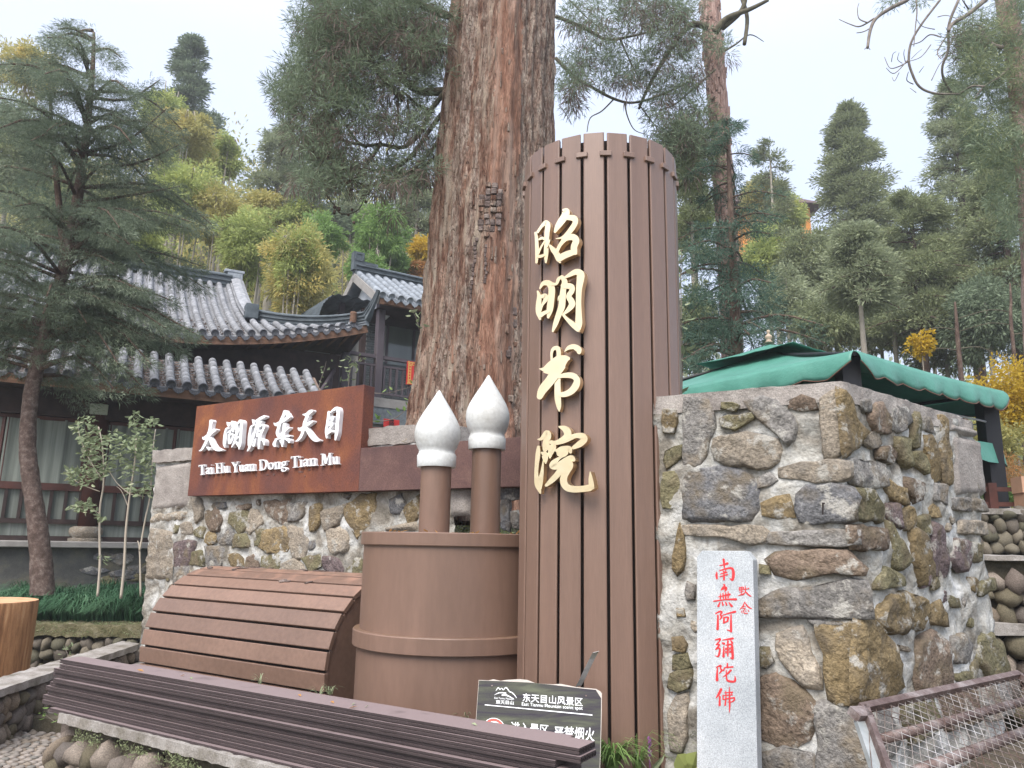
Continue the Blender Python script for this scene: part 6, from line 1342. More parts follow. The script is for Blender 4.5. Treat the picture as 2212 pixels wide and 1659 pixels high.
# corrugated awning on the left
cor = [(686, 700, 18.0), (692, 672, 18.0), (703, 651, 18.0), (728, 636, 18.0), (790, 648, 18.1), (852, 660, 18.2)]
cp = sampled([aty(*c) for c in cor], 14); V = []; Fc = []
for i, p in enumerate(cp):
    w = .022*math.sin(i*1.35)
    V += [p+Zv*w, p+Zv*w+tb*2.6+Zv*.1]
Fc = [(2*i, 2*i+2, 2*i+3, 2*i+1) for i in range(len(cp)-1)]
ob('corrugated_awning', V, Fc, MT['ridge'], tea, False)
tb0, zb_p = bt(700, 668, 2.3); tb1, zb_q = bt(728, 642, 2.3); bbox('porch_back_wall', tb1+.1, tW0, 2.3, 2.4, 4.0, zb_q-.1, MT['darkwood']); bbox('porch_back_wall', tb0, tb1+.1, 2.3, 2.4, 4.0, zb_p-.15, MT['darkwood']); tq = bt(738, 700, 1.2); bbox('porch_post', tq[0]-.06, tq[0]+.06, 1.2, 1.32, 4.2, bt(738, 650, 1.2)[1], MT['b2wood']); bbox('porch_post', tW0-.25, tW0-.12, .6, .72, 4.6, ztop2, MT['darkwood'])
bbox('drain_pipe', .32, .40, 1.0, 1.08, 4.2, 5.2, MT['whitewall'])
# red festive boards
def redbox(px0, px1, py0, py1, d, label, fret=True):
    c0, z1 = bt(px0, py0, d); c1, z0 = bt(px1, py1, d); t = empty('red_board', tuple(BO0+te*c0+tb*d+Zv*z0), label, 'board', 'red festive boards')
    mb = MB(); c = BO0+te*((c0+c1)/2)+tb*d+Zv*((z0+z1)/2); mb.box(c, (c1-c0)/2, .03 if fret else .006, (z1-z0)/2, (te, tb, Zv)); mb.build('panel', MT['redbox'], t)
    if fret:
        f = MB(); A = (c1-c0)/2; B = (z1-z0)/2
        for (x, z, w, h) in ((0, B-.03, A, .012), (0, B-.09, A-.06, .008), (-A+.03, 0, .012, B), (-A+.09, 0, .008, B-.06), (0, -B+.03, A, .012), (0, -B+.09, A-.06, .008)): f.box(c+te*x+Zv*z+tnn*.033, w, .002, h, (te, tb, Zv))
        k = int(B*2/.07)
        for i in range(k): f.box(c+te*(-A+.06)+Zv*(-B+.05+i*.07)+tnn*.033, .02, .002, .012, (te, tb, Zv))
        k = int(A*2/.07)
        for i in range(k):
            for s in (-1, 1): f.box(c+te*(-A+.05+i*.07)+Zv*(s*(B-.06))+tnn*.033, .012, .002, .02, (te, tb, Zv))
        f.build('gold_fret_border', MT['goldprint'], t)
    return t
redbox(880, 935, 780, 838, -.12, 'red festive board with gold fret border hung on the balcony railing')
redbox(746, 752, 800, 830, .02, 'narrow red strip beside the balcony corner post', False)
rbx = redbox(829, 862, 904, 925, -.25, 'red paper board with a black character low on the brick wall', False)
c0, z1 = bt(840, 905, -.29); c1, z0 = bt(851, 921, -.29); q0 = BO0+te*c0+tb*-.29+Zv*z0; textmesh('written_character', '盛', q0, q0+te*(c1-c0), q0+Zv*(z1-z0), tnn, MT['black'], rbx, .002, .02)
# bamboo lantern at the hall's corner
lt_ = empty('hanging_lantern', (0, 0, 0), 'small cylindrical bamboo lantern hanging under the upturned roof corner', 'lantern'); lc = aty(763, 686, hp2[-4].y-.1)
lt_.location = lc; mb = MB(); mb.lathe([(.001, -.13), (.07, -.13), (.075, -.11), (.07, .10), (.07, .12), (.001, .12)], lc, 16); mb.build('shade', MT['fascia'], lt_, smooth=True); mb = MB(); mb.tube([lc+Zv*.12, lc+Zv*.4], .006, 5); mb.build('cord', MT['black'], lt_)

# ---- far yellow-walled temple half hidden by the trees on the right
def farhouse(px, py, w, h, Y, label, wallm, z0=None, rr_=.5):
    c = aty(px, py, Y); t = empty('temple_building', tuple(c-Zv*(h/2)), label, 'building', 'far temple buildings')
    mb = MB(); mb.box(c, w/2, 2, h/2); mb.build('wall', wallm, t)
    mb = MB(); V = [c+Vector((x, y, z)) for x, y, z in ((-w/2-.6, -2.8, h/2), (w/2+.6, -2.8, h/2), (w/2+.2, 0, h/2+1.6), (-w/2-.2, 0, h/2+1.6), (-w/2-.6, 2.8, h/2), (w/2+.6, 2.8, h/2))]
    mb.add(V, [(0, 1, 2, 3), (3, 2, 5, 4), (0, 3, 4), (1, 5, 2), (0, 4, 5, 1)]); mb.build('roof', MT['redwood'], t)
    k = max(1, int(w/1.6))
    for i in range(k): mb = MB(); mb.box(c+Vector((-w/2+w*(i+.5)/k, -2.01, -.1)), .35, .02, .45); mb.build('window', MT['glass'], t)
m_ow = plain('orange_temple_wall', (.62, .26, .06), rough=.8); m_yw = plain('ochre_temple_wall', (.62, .36, .08), rough=.8)
farhouse(1655, 525, 4.2, 3.0, 46, 'far orange temple building glimpsed behind the tall conical cedars', m_ow)
farhouse(2000, 690, 9.5, 2.2, 42, 'far ochre temple building with dark red roof glimpsed through cedars at right', m_yw)
farhouse(1940, 655, 3.0, 1.6, 48, 'small far pinkish temple wall between cedar crowns', m_ow)
# ================================================================== GREEN GAZEBO
cn = atz(1845, 757, 3.4); crr = atz(2165, 845, 3.4); ga_ = flat(crr-cn).normalized(); gb_ = Vector((-ga_.y, ga_.x, 0)); gb_ = gb_ if gb_.y > 0 else -gb_
WA, WBk, ZE = (crr-cn).length, 4.0, 3.4
gz = empty('garden_gazebo', tuple(flat(cn)+ga_*WA/2+gb_*WBk/2), 'green canvas gazebo with two-tier top and scalloped valance behind the masonry block', 'gazebo')
C4 = [cn, cn+ga_*WA, cn+ga_*WA+gb_*WBk, cn+gb_*WBk]; cenG = sum(C4, Vector())/4
apz = 4.03
def roof_sheet(fr0, zlo, zhi, sag, nseg=12, cut=1.0):
    """four canvas slopes from fraction fr0 of the half width up to the peak; slightly hollow"""
    V = []; Fc = []
    for s in range(4):
        a, b_ = C4[s], C4[(s+1) % 4]; base = len(V)
        for j in range(nseg+1):
            v = j/nseg; f = fr0*(1-v*cut)
            for i in range(nseg+1):
                u = i/nseg; p = cenG+((a.lerp(b_, u))-cenG)*f; z = zlo+(zhi-zlo)*(v*cut)-sag*math.sin(math.pi*min(1, v*cut))*(1-.15*math.sin(math.pi*u))
                z -= .02*math.sin(math.pi*u)*(1-v)+.006*math.sin(u*23+v*9+s)*math.sin(math.pi*u)
                V.append(Vector((p.x, p.y, z)))
        for j in range(nseg):
            for i in range(nseg): q = base+j*(nseg+1)+i; Fc.append((q, q+1, q+nseg+2, q+nseg+1))
    return V, Fc
V, Fc = roof_sheet(1.0, ZE, apz, .07); o = ob('main_canopy', V, Fc, MT['canvas'], gz, True); 
md = o.modifiers.new('thick', 'SOLIDIFY'); md.thickness = .006
V, Fc = roof_sheet(.36, apz-.12, apz+.08, .02, 8); o = ob('top_canopy', V, Fc, MT['canvas'], gz, True); md = o.modifiers.new('thick', 'SOLIDIFY'); md.thickness = .006
for s in range(4):
    a, b_ = C4[s], C4[(s+1) % 4]; d = (b_-a).normalized(); out = Vector((d.y, -d.x, 0)); out = out if out.dot(flat(cenG)-flat(a)) < 0 else -out
    nn = 120; sc_n = 8; V = []
    for i in range(nn+1):
        u = i/nn; p = a.lerp(b_, u); fr_ = abs(math.sin(math.pi*sc_n*u)); drop = .205+.042*fr_+ .0; crn = max(0, 1-min(u, 1-u)/.06); drop -= .10*crn
        wv_ = .016*math.sin(u*47)+.012*math.sin(u*19+s); top = p+Zv*.0-Zv*.02*math.sin(math.pi*u)
        for k in range(6): v = k/5; V.append(top+out*(.012+v*(wv_+.045)+.02*math.sin(v*3))-Zv*(drop*v))
    Fc = [(i*6+k, i*6+k+1, (i+1)*6+k+1, (i+1)*6+k) for i in range(nn) for k in range(5)]
    o = ob('valance', V, Fc, MT['canvas'], gz, True); md = o.modifiers.new('thick', 'SOLIDIFY'); md.thickness = .004
    mb = MB(); mb.tube([V[i*6+5] for i in range(nn+1)], .006, 5); mb.build('piping', MT['piping'], gz)
    mb = MB(); mb.tube([a-Zv*.03-out*.05, b_-Zv*.03-out*.05], .022, 8); mb.build('eave_tube', MT['black'], gz)
    mb = MB(); q = a.lerp(cenG, .06); r_ = b_.lerp(cenG, .06); mb.tube([Vector((q.x, q.y, ZE-.36)), Vector((r_.x, r_.y, ZE-.36))], .011, 6); mb.build('stretcher_bar', MT['palepole'], gz)
    mb = MB(); mb.tube([a-Zv*.03, Vector((cenG.x, cenG.y, apz-.06))], .02, 8); mb.build('rib', MT['black'], gz)
    p = a.lerp(cenG, .07); mb = MB(); mb.bar(Vector((p.x, p.y, .9)), Vector((p.x, p.y, ZE-.05)), .17, up=(0, 1, 0)); mb.build('post', MT['black'], gz)
mb = MB(); mb.lathe([(.001, .17), (.016, .165), (.024, .15), (.016, .13), (.012, .12), (.04, .09), (.05, .07), (.03, .05), (.03, .03), (.06, .0), (.001, 0)], Vector((cenG.x, cenG.y, apz+.10)), 16); mb.build('finial', MT['finial'], gz, smooth=True)
# a second green parasol edge further right
p2 = aty(2112, 985, 9.5)
pr_ = empty('garden_parasol', tuple(p2), 'second green canvas parasol edge peeking out beyond the masonry block', 'parasol')
V = []; R_ = 1.6; cpar = p2+Vector((-1.35, .3, .0)); nn = 48
for i in range(nn): a = 2*math.pi*i/nn; V.append(cpar+Vector((R_*math.cos(a), R_*math.sin(a), -.16-.04*abs(math.sin(a*8)))))
for i in range(nn): a = 2*math.pi*i/nn; V.append(cpar+Vector((R_*.98*math.cos(a), R_*.98*math.sin(a), .03)))
V.append(cpar+Zv*.32)
Fc = [(i, (i+1) % nn, nn+(i+1) % nn, nn+i) for i in range(nn)]+[(nn+i, nn+(i+1) % nn, 2*nn) for i in range(nn)]
o = ob('canopy', V, Fc, MT['canvas'], pr_, True); mb = MB(); mb.tube([cpar+Zv*.3, cpar-Zv*2.5], .03, 8); mb.build('pole', MT['black'], pr_)

# ================================================================== LOG STOOL, LEFT EDGE
lp = aty(68, 1299, 8.4); rl = .52; lc = Vector((lp.x-rl*.97, lp.y-.02, 0)); ls = empty('log_stump', tuple(lc), 'thick freshly cut log standing upright at the left edge of the path', 'log')
V = []; nn = 48; zl0, zl1 = .0, lp.z
for (z, q) in ((zl0, 1.02), (zl0+.3, 1.0), (zl1-.25, .995), (zl1-.02, 1.0), (zl1, .985)):
    for i in range(nn): a = 2*math.pi*i/nn; rr_ = rl*q*(1+.035*mnoise.noise(Vector((math.cos(a)*1.5, math.sin(a)*1.5, z*.3)))+.012*mnoise.noise(Vector((math.cos(a)*6, math.sin(a)*6, z)))); V.append(lc+Vector((rr_*math.cos(a), rr_*math.sin(a), z)))
Fc = [(j*nn+i, j*nn+(i+1) % nn, (j+1)*nn+(i+1) % nn, (j+1)*nn+i) for j in range(4) for i in range(nn)]
ob('side', V, Fc, MT['stumpside'], ls, True); tp_ = V[4*nn:]; ob('cut_face', [p+Zv*.001 for p in tp_], [tuple(range(nn))], MT['stumptop'], ls)
# ================================================================== FOLIAGE TOOLS
def unit(a): return a/np.maximum(np.linalg.norm(a, axis=1, keepdims=True), 1e-9)
def shoots_arr(P, D, L, Wd, bend=.0):
    """kite-shaped shoots: P bases, D unit directions, L lengths, Wd widths -> (N*4,3)"""
    n = len(P); S = unit(np.cross(D, unit(rng.normal(size=(n, 3))))); L = np.broadcast_to(L, (n,))[:, None]; Wd = np.broadcast_to(Wd, (n,))[:, None]
    m = P+D*L*.55; m[:, 2] += 0; t = P+D*L; t[:, 2] -= bend*L[:, 0]
    V = np.empty((n, 4, 3)); V[:, 0] = P; V[:, 1] = m+S*Wd/2; V[:, 2] = t; V[:, 3] = m-S*Wd/2
    return V.reshape(-1, 3)
def fol(name, V, m, parent=None, kind=None):
    me = npmesh(name, V, len(V)//4, 4, m); o = bpy.data.objects.new(name, me); COL.objects.link(o)
    if parent is not None: place(o, parent)
    if kind: tag(o, kind=kind)
    return o
def clusters(C, R, k, L, W_, up=.35, out=None, flat_=1.0, outward=1.0, hang=0.0, bend=.0):
    """k shoots round each cluster centre C (N,3) with radius R (N,)"""
    C = np.asarray(C, float); n = len(C); R = np.broadcast_to(R, (n,)); c = np.repeat(C, k, 0); r = np.repeat(R, k)
    d = unit(rng.normal(size=(n*k, 3))); off = d*(rng.random(n*k)**.45*r)[:, None]; off[:, 2] *= flat_
    D = d*outward+rng.normal(size=(n*k, 3))*.35
    if out is not None: D += np.repeat(out, k, 0)*.8
    D[:, 2] += up-hang; D = unit(D)
    return shoots_arr(c+off, D, L*rng.uniform(.6, 1.25, n*k), W_*rng.uniform(.7, 1.3, n*k), bend)
def limb(mb, pts, r0, r1, n=6, k=4):
    P = sampled(pts, k) if len(pts) > 2 else [Vector(p) for p in pts]; m = len(P); mb.tube(P, [r0+(r1-r0)*i/(m-1) for i in range(m)], n)
def bark_tube(name, axis, rad, m, parent, nseg=40, nv=120, amp=.02, fs=(5, 5, .8)):
    P = sampled(axis, 8); rr = np.interp(np.linspace(0, 1, nv+1), np.linspace(0, 1, len(rad)), rad); V = []; Fc = []
    for j in range(nv+1):
        f = j/nv*(len(P)-1); i = min(int(f), len(P)-2); p = P[i].lerp(P[i+1], f-i)
        for k in range(nseg):
            a = 2*math.pi*k/nseg; d = Vector((math.cos(a), math.sin(a), 0)); q = p+d*rr[j]
            dd = mnoise.fractal(Vector((q.x*fs[0], q.y*fs[1], q.z*fs[2])), 1, 2, 5)*amp; V.append(q+d*dd)
    for j in range(nv):
        for k in range(nseg): k2 = (k+1) % nseg; Fc.append((j*nseg+k, j*nseg+k2, (j+1)*nseg+k2, (j+1)*nseg+k))
    return ob(name, V, Fc, m, parent, True)
def conifer(label, base, H, R, cs=.15, nb=40, cl=6, k=22, L=.16, W_=.02, lm='lf_olive', bark='bark_grey', tr=.15, droop=.25, prof=1.0, cr=.32, flat_=.6, up=.3, hang=.0, group=None, name='cedar_tree', lean=(0, 0), topr=.0, gap=0.0, cat='tree'):
    L *= .62; W_ *= .66; k = int(k*1.6); cr *= .78
    t = empty(name, tuple(base), label, cat, group); base = Vector(base); mb = MB()
    ax = [base+Vector((lean[0]*s*s, lean[1]*s*s, H*s)) for s in np.linspace(0, .97, 7)]
    mb.tube(ax, [tr*(1-.9*s)+.01 for s in np.linspace(0, 1, 7)], 9); mb.build('trunk', MT[bark], t, smooth=True)
    lb = MB(); C = []; RR = []; OUT = []
    for b in range(nb):
        s = cs+(1-cs)*((b+random.random())/nb); z = H*s; f = (1-(s-cs)/(1-cs)); ln_ = R*(f**prof*(1-topr)+topr*.6)*random.uniform(.65, 1.15)+.12
        if random.random() < gap: continue
        az = random.uniform(0, 6.283) if b % 3 else b*2.4; o_ = Vector((math.cos(az), math.sin(az), 0)); p0 = base+Vector((lean[0]*s*s, lean[1]*s*s, z))
        p1 = p0+o_*ln_*.5+Vector((0, 0, ln_*(.12-droop*.3))); p2 = p0+o_*ln_+Vector((0, 0, ln_*(.10-droop))); limb(lb, [p0, p1, p2], tr*.22*(.4+f), .008, 5, 3)
        for c in range(cl):
            u = .25+.75*(c+random.random())/cl; q = p0.lerp(p1, u*2) if u < .5 else p1.lerp(p2, u*2-1); side = o_.cross(Zv)*random.uniform(-1, 1)*ln_*.30*math.sin(3.14*min(.9, u))
            C.append(q+side+Vector((0, 0, random.uniform(-.06, .06)-abs(side.length)*droop*.5))); RR.append(cr*random.uniform(.6, 1.2)*(.55+.45*f)); OUT.append(o_)
    lb.build('branches', MT['bark_dark'], t)
    V = clusters([tuple(c) for c in C], np.array(RR), k, L, W_, up, np.array([tuple(o) for o in OUT]), flat_, hang=hang, bend=.15)
    fol('crown', V, MT[lm], t); return t
def gz_(x, y): return hillz(x, y)
def blob(label, cx, cy, rx, ry, Y, lm, ncl=90, k=40, L=.16, W_=.05, cr=.12, up=.2, hang=.1, trunk='bark_grey', tr=.09, name='broadleaf_tree', group=None, irr=.25, shell=.35, cat='tree', tpx=None, fl=.8, culms=0):
    """crown filling an ellipse seen at distance Y, as a rounded volume of leaf clusters over a trunk"""
    c = aty(cx, cy, Y); s = Y/1661*1.03; RX, RZ = rx*s, ry*s; RY = (RX+min(RX, RZ))/2
    gx = aty(tpx or cx, cy, Y).x; t = empty(name, (gx, Y, gz_(gx, Y)), label, cat, group); g = Vector((gx, Y, gz_(gx, Y)-.2))
    mb = MB(); limb(mb, [g, Vector(((gx+c.x)/2, Y, (g.z+c.z-RZ*.5)/2)), c-Vector((0, 0, RZ*.2)), c+Vector((0, 0, RZ*.75))], tr, tr*.2, 7, 4)
    for i in range(culms):
        a = random.uniform(0, 6.28); limb(mb, [g+Vector((random.uniform(-.4, .4)*RX, random.uniform(-.3, .3), 0)), c+Vector((RX*.5*math.cos(a), RY*.5*math.sin(a), -RZ*.3)), c+Vector((RX*.9*math.cos(a), RY*.9*math.sin(a), RZ*.3))], tr*.6, .01, 5, 3)
    mb.build('trunk' if not culms else 'culms', MT[trunk], t, smooth=True)
    d = unit(rng.normal(size=(ncl, 3))); rad = shell+(1-shell)*rng.random(ncl)**.6
    lump = 1+irr*np.array([mnoise.noise(Vector((x*2+cx, y*2, z*2+cy))) for x, y, z in d])
    C = np.stack([c.x+d[:, 0]*RX*rad*lump, Y+d[:, 1]*RY*rad*lump, c.z+d[:, 2]*RZ*rad*lump], 1)
    V = clusters(C, cr*min(RX, RZ)*rng.uniform(.7, 1.6, ncl)*2, k, L, W_, up, d*.8, fl, hang=hang, bend=.2); fol('crown', V, MT[lm], t); return t
def pxmass(ells, Y0, Y1, dens, k, L, W_, cr, lm, parent, up=.1, hang=0., fl=.8, out=None, nm='crown', bend=.1):
    """clusters spread through the volume whose picture outline is the listed ellipses (cx, cy, rx, ry)"""
    C = []
    for (cx, cy, rx, ry) in ells:
        n = max(1, int(dens*rx*ry/1000))
        for _ in range(n):
            a = random.uniform(0, 6.283); r_ = math.sqrt(random.random()); p = aty(cx+rx*r_*math.cos(a), cy+ry*r_*math.sin(a), random.uniform(Y0, Y1)); C.append(tuple(p))
    C = np.array(C); V = clusters(C, cr*rng.uniform(.6, 1.3, len(C)), k, L, W_, up, None, fl, hang=hang, bend=bend)
    return fol(nm, V, MT[lm], parent)
def pxl(pts, Y, jit=.25):
    out = []; dy = random.uniform(-jit, jit)
    for i, p in enumerate(pts): out.append(aty(p[0], p[1], Y+dy*i/len(pts)))
    return out

# ================================================================== GIANT OLD TREE
YT = 8.35
axp = [(1045, 1010, .86), (1046, 915, .79), (1052, 780, .745), (1060, 600, .70), (1068, 400, .665), (1078, 200, .62), (1090, 0, .585), (1100, -250, .54), (1105, -520, .50)]
AX = [(aty(x, y, YT), r) for x, y, r in axp]
gt = empty('giant_cedar', tuple(AX[0][0]-Zv*.4), 'giant old red-barked cedar trunk towering behind the pot and column', 'tree')
zs = np.array([a[0].z for a in AX]); xs_ = np.array([a[0].x for a in AX]); rs_ = np.array([a[1] for a in AX])
def tr_x(z): return float(np.interp(z, zs, xs_))
def tr_r(z): return float(np.interp(z, zs, rs_))
NA, NVv = 240, 300; zlo, zhi = zs[0]-.6, zs[-1]; V = []; kinds = []
def ridge(p, s=1): return 1-abs(mnoise.noise(p))*2
for j in range(NVv+1):
    z = zlo+(zhi-zlo)*(j/NVv)**1.15; r = tr_r(z)*(1+.10*max(0, (zs[1]-z)/.8)); x = tr_x(z)
    for k in range(NA):
        a = 2*math.pi*k/NA; d = Vector((math.cos(a), math.sin(a), 0)); q = d*r
        lobes = .045*math.cos(a*5+.6+z*.05)+.028*math.cos(a*9+z*.12)
        g1 = mnoise.fractal(Vector((q.x*6+z*.05, q.y*6, z*.35)), .9, 2, 5)*.055
        g2 = ridge(Vector((q.x*13, q.y*13, z*.8+4)))*.034+mnoise.noise(Vector((q.x*40, q.y*40, z*6)))*.007
        g3 = mnoise.noise(Vector((q.x*22, q.y*22, z*7+9)))*.014+max(0, mnoise.noise(Vector((q.x*9+7, q.y*9, z*2.2))))*.03
        V.append(Vector((x, YT, z))+d*(r+lobes*.6+g1+g2+g3))
Fc = []; mi = []
for j in range(NVv):
    z = zlo+(zhi-zlo)*(j/NVv)**1.15
    for k in range(NA):
        k2 = (k+1) % NA; Fc.append((j*NA+k, j*NA+k2, (j+1)*NA+k2, (j+1)*NA+k)); a = 2*math.pi*k/NA; w = math.cos(a)*.5+.5 if math.sin(a) < 0 else (0 if math.cos(a) < 0 else 1)
        w += .03*mnoise.noise(Vector((0, a*3, z*1.5)))+.015*mnoise.noise(Vector((5, a*9, z*8)))
        m_i = 0
        if .16 < w < .26: m_i = 1
        elif .32 < w < .37: m_i = 1
        elif .47 < w < .70: m_i = 2
        elif .74 < w and z > 4.3: m_i = 1
        elif .70 < w < .75: m_i = 1
        mi.append(m_i)
o = ob('trunk', V, Fc, MT['bark_big'], gt, True); o.data.materials.append(MT['bark_pale']); o.data.materials.append(MT['bark_red']); o.data.polygons.foreach_set('material_index', mi)
from mathutils.bvhtree import BVHTree
trunk_bvh = BVHTree.FromPolygons(V, Fc)
def on_trunk(px, py, lift=.0):
    hit, nn_, _i, _d = trunk_bvh.ray_cast(EYEV, ray(px, py).normalized())
    if hit is not None: n = Vector((hit.x-tr_x(hit.z), hit.y-YT, 0)).normalized(); return hit, n
    d = ray(px, py); z = 4.0
    for _ in range(6):
        t = YT/d[1]; 
        # intersect with circle at height z
        cx0, r = tr_x(z), tr_r(z)+.03+lift; A = d[0]**2+d[1]**2; B = -2*(d[0]*cx0+d[1]*YT); Cc = cx0**2+YT**2-r*r; D_ = max(0, B*B-4*A*Cc); t = (-B-math.sqrt(D_))/(2*A); z = EYE+d[2]*t
    p = EYEV+d*t; n = Vector((p.x-tr_x(z), p.y-YT, 0)).normalized(); return p, n
def plate(px, py, w, h, th, m='bark_char'):
    p, n = on_trunk(px, py, .0); tx = n.cross(Zv)*-1; mb = MB(); P = [(-w*random.uniform(.8, 1), -h*random.uniform(.8, 1)), (w*random.uniform(.8, 1), -h*random.uniform(.8, 1)), (w*random.uniform(.8, 1), h*random.uniform(.8, 1)), (-w*random.uniform(.8, 1), h*random.uniform(.8, 1))]
    mb.prism(P, p, tx, Zv, n, -.03, th); o = mb.build('bark_plate', MT[m], gt); bevel(o, min(w, h)*.25, 1)
for i in range(4):
    for j in range(9):
        if (i in (0, 3) and j in (0, 8)) or random.random() < .06: continue
        plate(1042+i*12.5+random.uniform(-1.5, 1.5)-j*.5, 402+j*13.2+random.uniform(-1.5, 1.5), random.uniform(.027, .038), random.uniform(.03, .042), random.uniform(.012, .04), random.choice(['bark_char', 'bark_char', 'bark_big', 'bark_pale']))
for j in range(15): plate(1029-j*.9+random.uniform(-2, 2), 518+j*9.4, random.uniform(.013, .021), .024, .016)
for j in range(9): plate(1049+random.uniform(-2, 2), 532+j*9.5, .014, .024, .012)
for i in range(46):
    px = random.choice([random.uniform(1085, 1115), random.uniform(915, 1110), random.uniform(960, 1100)]); py = random.uniform(60, 890)
    if px < 925+max(0, (300-py))*.17: continue
    plate(px, py, random.uniform(.006, .014), random.uniform(.03, .11), random.uniform(.006, .014), random.choice(['bark_big', 'bark_big', 'bark_red', 'bark_pale']))
for j in range(12): plate(random.uniform(1092, 1117), random.uniform(575, 880), random.uniform(.02, .04), random.uniform(.03, .06), random.uniform(.008, .018), random.choice(['bark_char', 'bark_big', 'bark_pale']))
# limbs left of the trunk
LIMBS = [([(975,196),(915,198),(888,188),(868,168),(862,140)], .055, .03), ([(965,232),(932,275),(905,315),(880,345),(838,366),(790,366),(740,358),(700,340),(668,345)], .03, .010), ([(960,200),(930,240),(905,290),(870,318),(823,312),(780,312),(748,272),(722,225),(700,205)], .032, .010),
 ([(870,215),(830,170),(800,130),(775,80),(735,40),(700,-10)], .045, .02), ([(950,330),(905,365),(860,372),(820,360),(798,330)], .02, .008), ([(950,300),(915,345),(880,372),(830,395),(790,400),(755,385)], .022, .008), ([(700,415),(720,440),(738,462),(775,452),(792,410)], .012, .005),
 ([(823,312),(800,345),(776,375),(760,395),(725,398)], .02, .006), ([(780,312),(745,305),(720,290),(700,270),(690,240)], .02, .006), ([(900,180),(860,175),(820,185),(780,200),(740,180)], .03, .01), ([(985,120),(930,90),(880,60),(830,50),(780,20)], .05, .02), ([(990,40),(930,20),(850,-20),(780,-40)], .055, .02),
 ([(935,240),(900,225),(870,200),(850,215)], .025, .012), ([(858,220),(860,260),(850,300),(835,330)], .016, .007), ([(880,215),(885,270),(870,320)], .014, .007), ([(700,340),(680,380),(665,420),(675,450)], .012, .005)]
for (P, a, b_) in LIMBS:
    mb = MB(); limb(mb, pxl(P, 8.2, .7), a, b_, 7, 5); mb.build('limb', MT['twig'], gt, smooth=True)
LEFTM = [(880,40,100,70),(760,40,90,70),(690,60,60,80),(820,110,110,60),(680,140,60,60),(640,190,50,50),(720,180,60,50),(930,120,40,90),(800,-60,180,70),(610,185,28,22)]
LEFTS = [(640,250,45,35),(690,270,45,50),(740,250,70,60),(840,240,80,60),(920,250,30,80),(800,180,90,40),(620,230,25,18)]
LEFTB = [(660,300,40,35),(720,370,70,40),(800,380,90,35),(880,370,60,50),(650,380,25,30),(760,330,80,30),(930,330,25,60),(850,430,16,40),(700,400,30,20)]
pxmass(LEFTM, 7.5, 10.0, 24, 52, .10, .0085, .13, 'lf_crypt', gt, up=.25, hang=.0)
pxmass(LEFTS, 7.5, 9.6, 13, 50, .10, .0085, .12, 'lf_crypt', gt, up=.35)
pxmass(LEFTB, 7.5, 9.6, 13, 50, .10, .0085, .12, 'lf_crypt', gt, up=.25)
pxmass([(820,80,120,60),(740,130,90,60),(930,100,40,80)]+[(x, y+12, rx*.8, ry*.8) for x, y, rx, ry in LEFTB+LEFTS+LEFTM[:6]], 7.5, 9.6, 5, 46, .15, .010, .13, 'lf_dead', gt, hang=1.1, nm='dead_foliage')
# round cones along the twigs
cn_ = MB(); base_ = PBD[0]; bv = [v.co.copy() for v in base_.vertices]; bf = [tuple(f.vertices) for f in base_.polygons]
for _ in range(90):
    L_ = random.choice(LIMBS[1:9]); P = pxl(L_[0], 8.2, .7); i = random.randrange(1, len(P)-1); p = P[i].lerp(P[i+1], random.random())+Vector((random.uniform(-.06, .06), random.uniform(-.1, .1), random.uniform(-.09, .02))); cn_.add([p+v*.017 for v in bv], bf)
tag(cn_.build('cones', MT['bark_dark'], gt, smooth=True), kind='stuff')

# ================================================================== SECOND TREE, PINKISH TRUNK
Y2 = 13.2
t2 = empty('pink_barked_cedar', tuple(aty(1590, 1010, Y2)), 'tall slim cedar with pinkish scaly trunk right of the column', 'tree')
ax2 = [aty(x, y, Y2) for x, y in ((1592, 1030), (1583, 780), (1576, 620), (1568, 470), (1559, 330), (1546, 167), (1533, 0), (1520, -200))]
bark_tube('trunk', ax2, [.22, .20, .195, .19, .185, .185, .175, .16], MT['bark_pink'], t2, 44, 220, .02, (9, 9, 2.2))
sc2 = MB()
for i in range(420):
    py = random.uniform(0, 790); f = np.interp(py, [0, 167, 330, 470, 620, 780], [1533, 1546, 1559, 1568, 1576, 1583]); px = f+random.uniform(-24, 24); u = (px-f)/25; p = aty(px, py, Y2-.2*math.sqrt(max(0, 1-u*u))); n = Vector((u, -math.sqrt(max(0.05, 1-u*u)), 0)).normalized(); tx = n.cross(Zv)*-1
    w, h = random.uniform(.010, .022), random.uniform(.04, .11); sc2.prism([(-w, -h), (w, -h*.8), (w*.8, h), (-w, h*.9)], p, tx, Zv, n, -.01, .014)
tag(sc2.build('bark_scales', MT['bark_pink'], t2), kind='stuff')
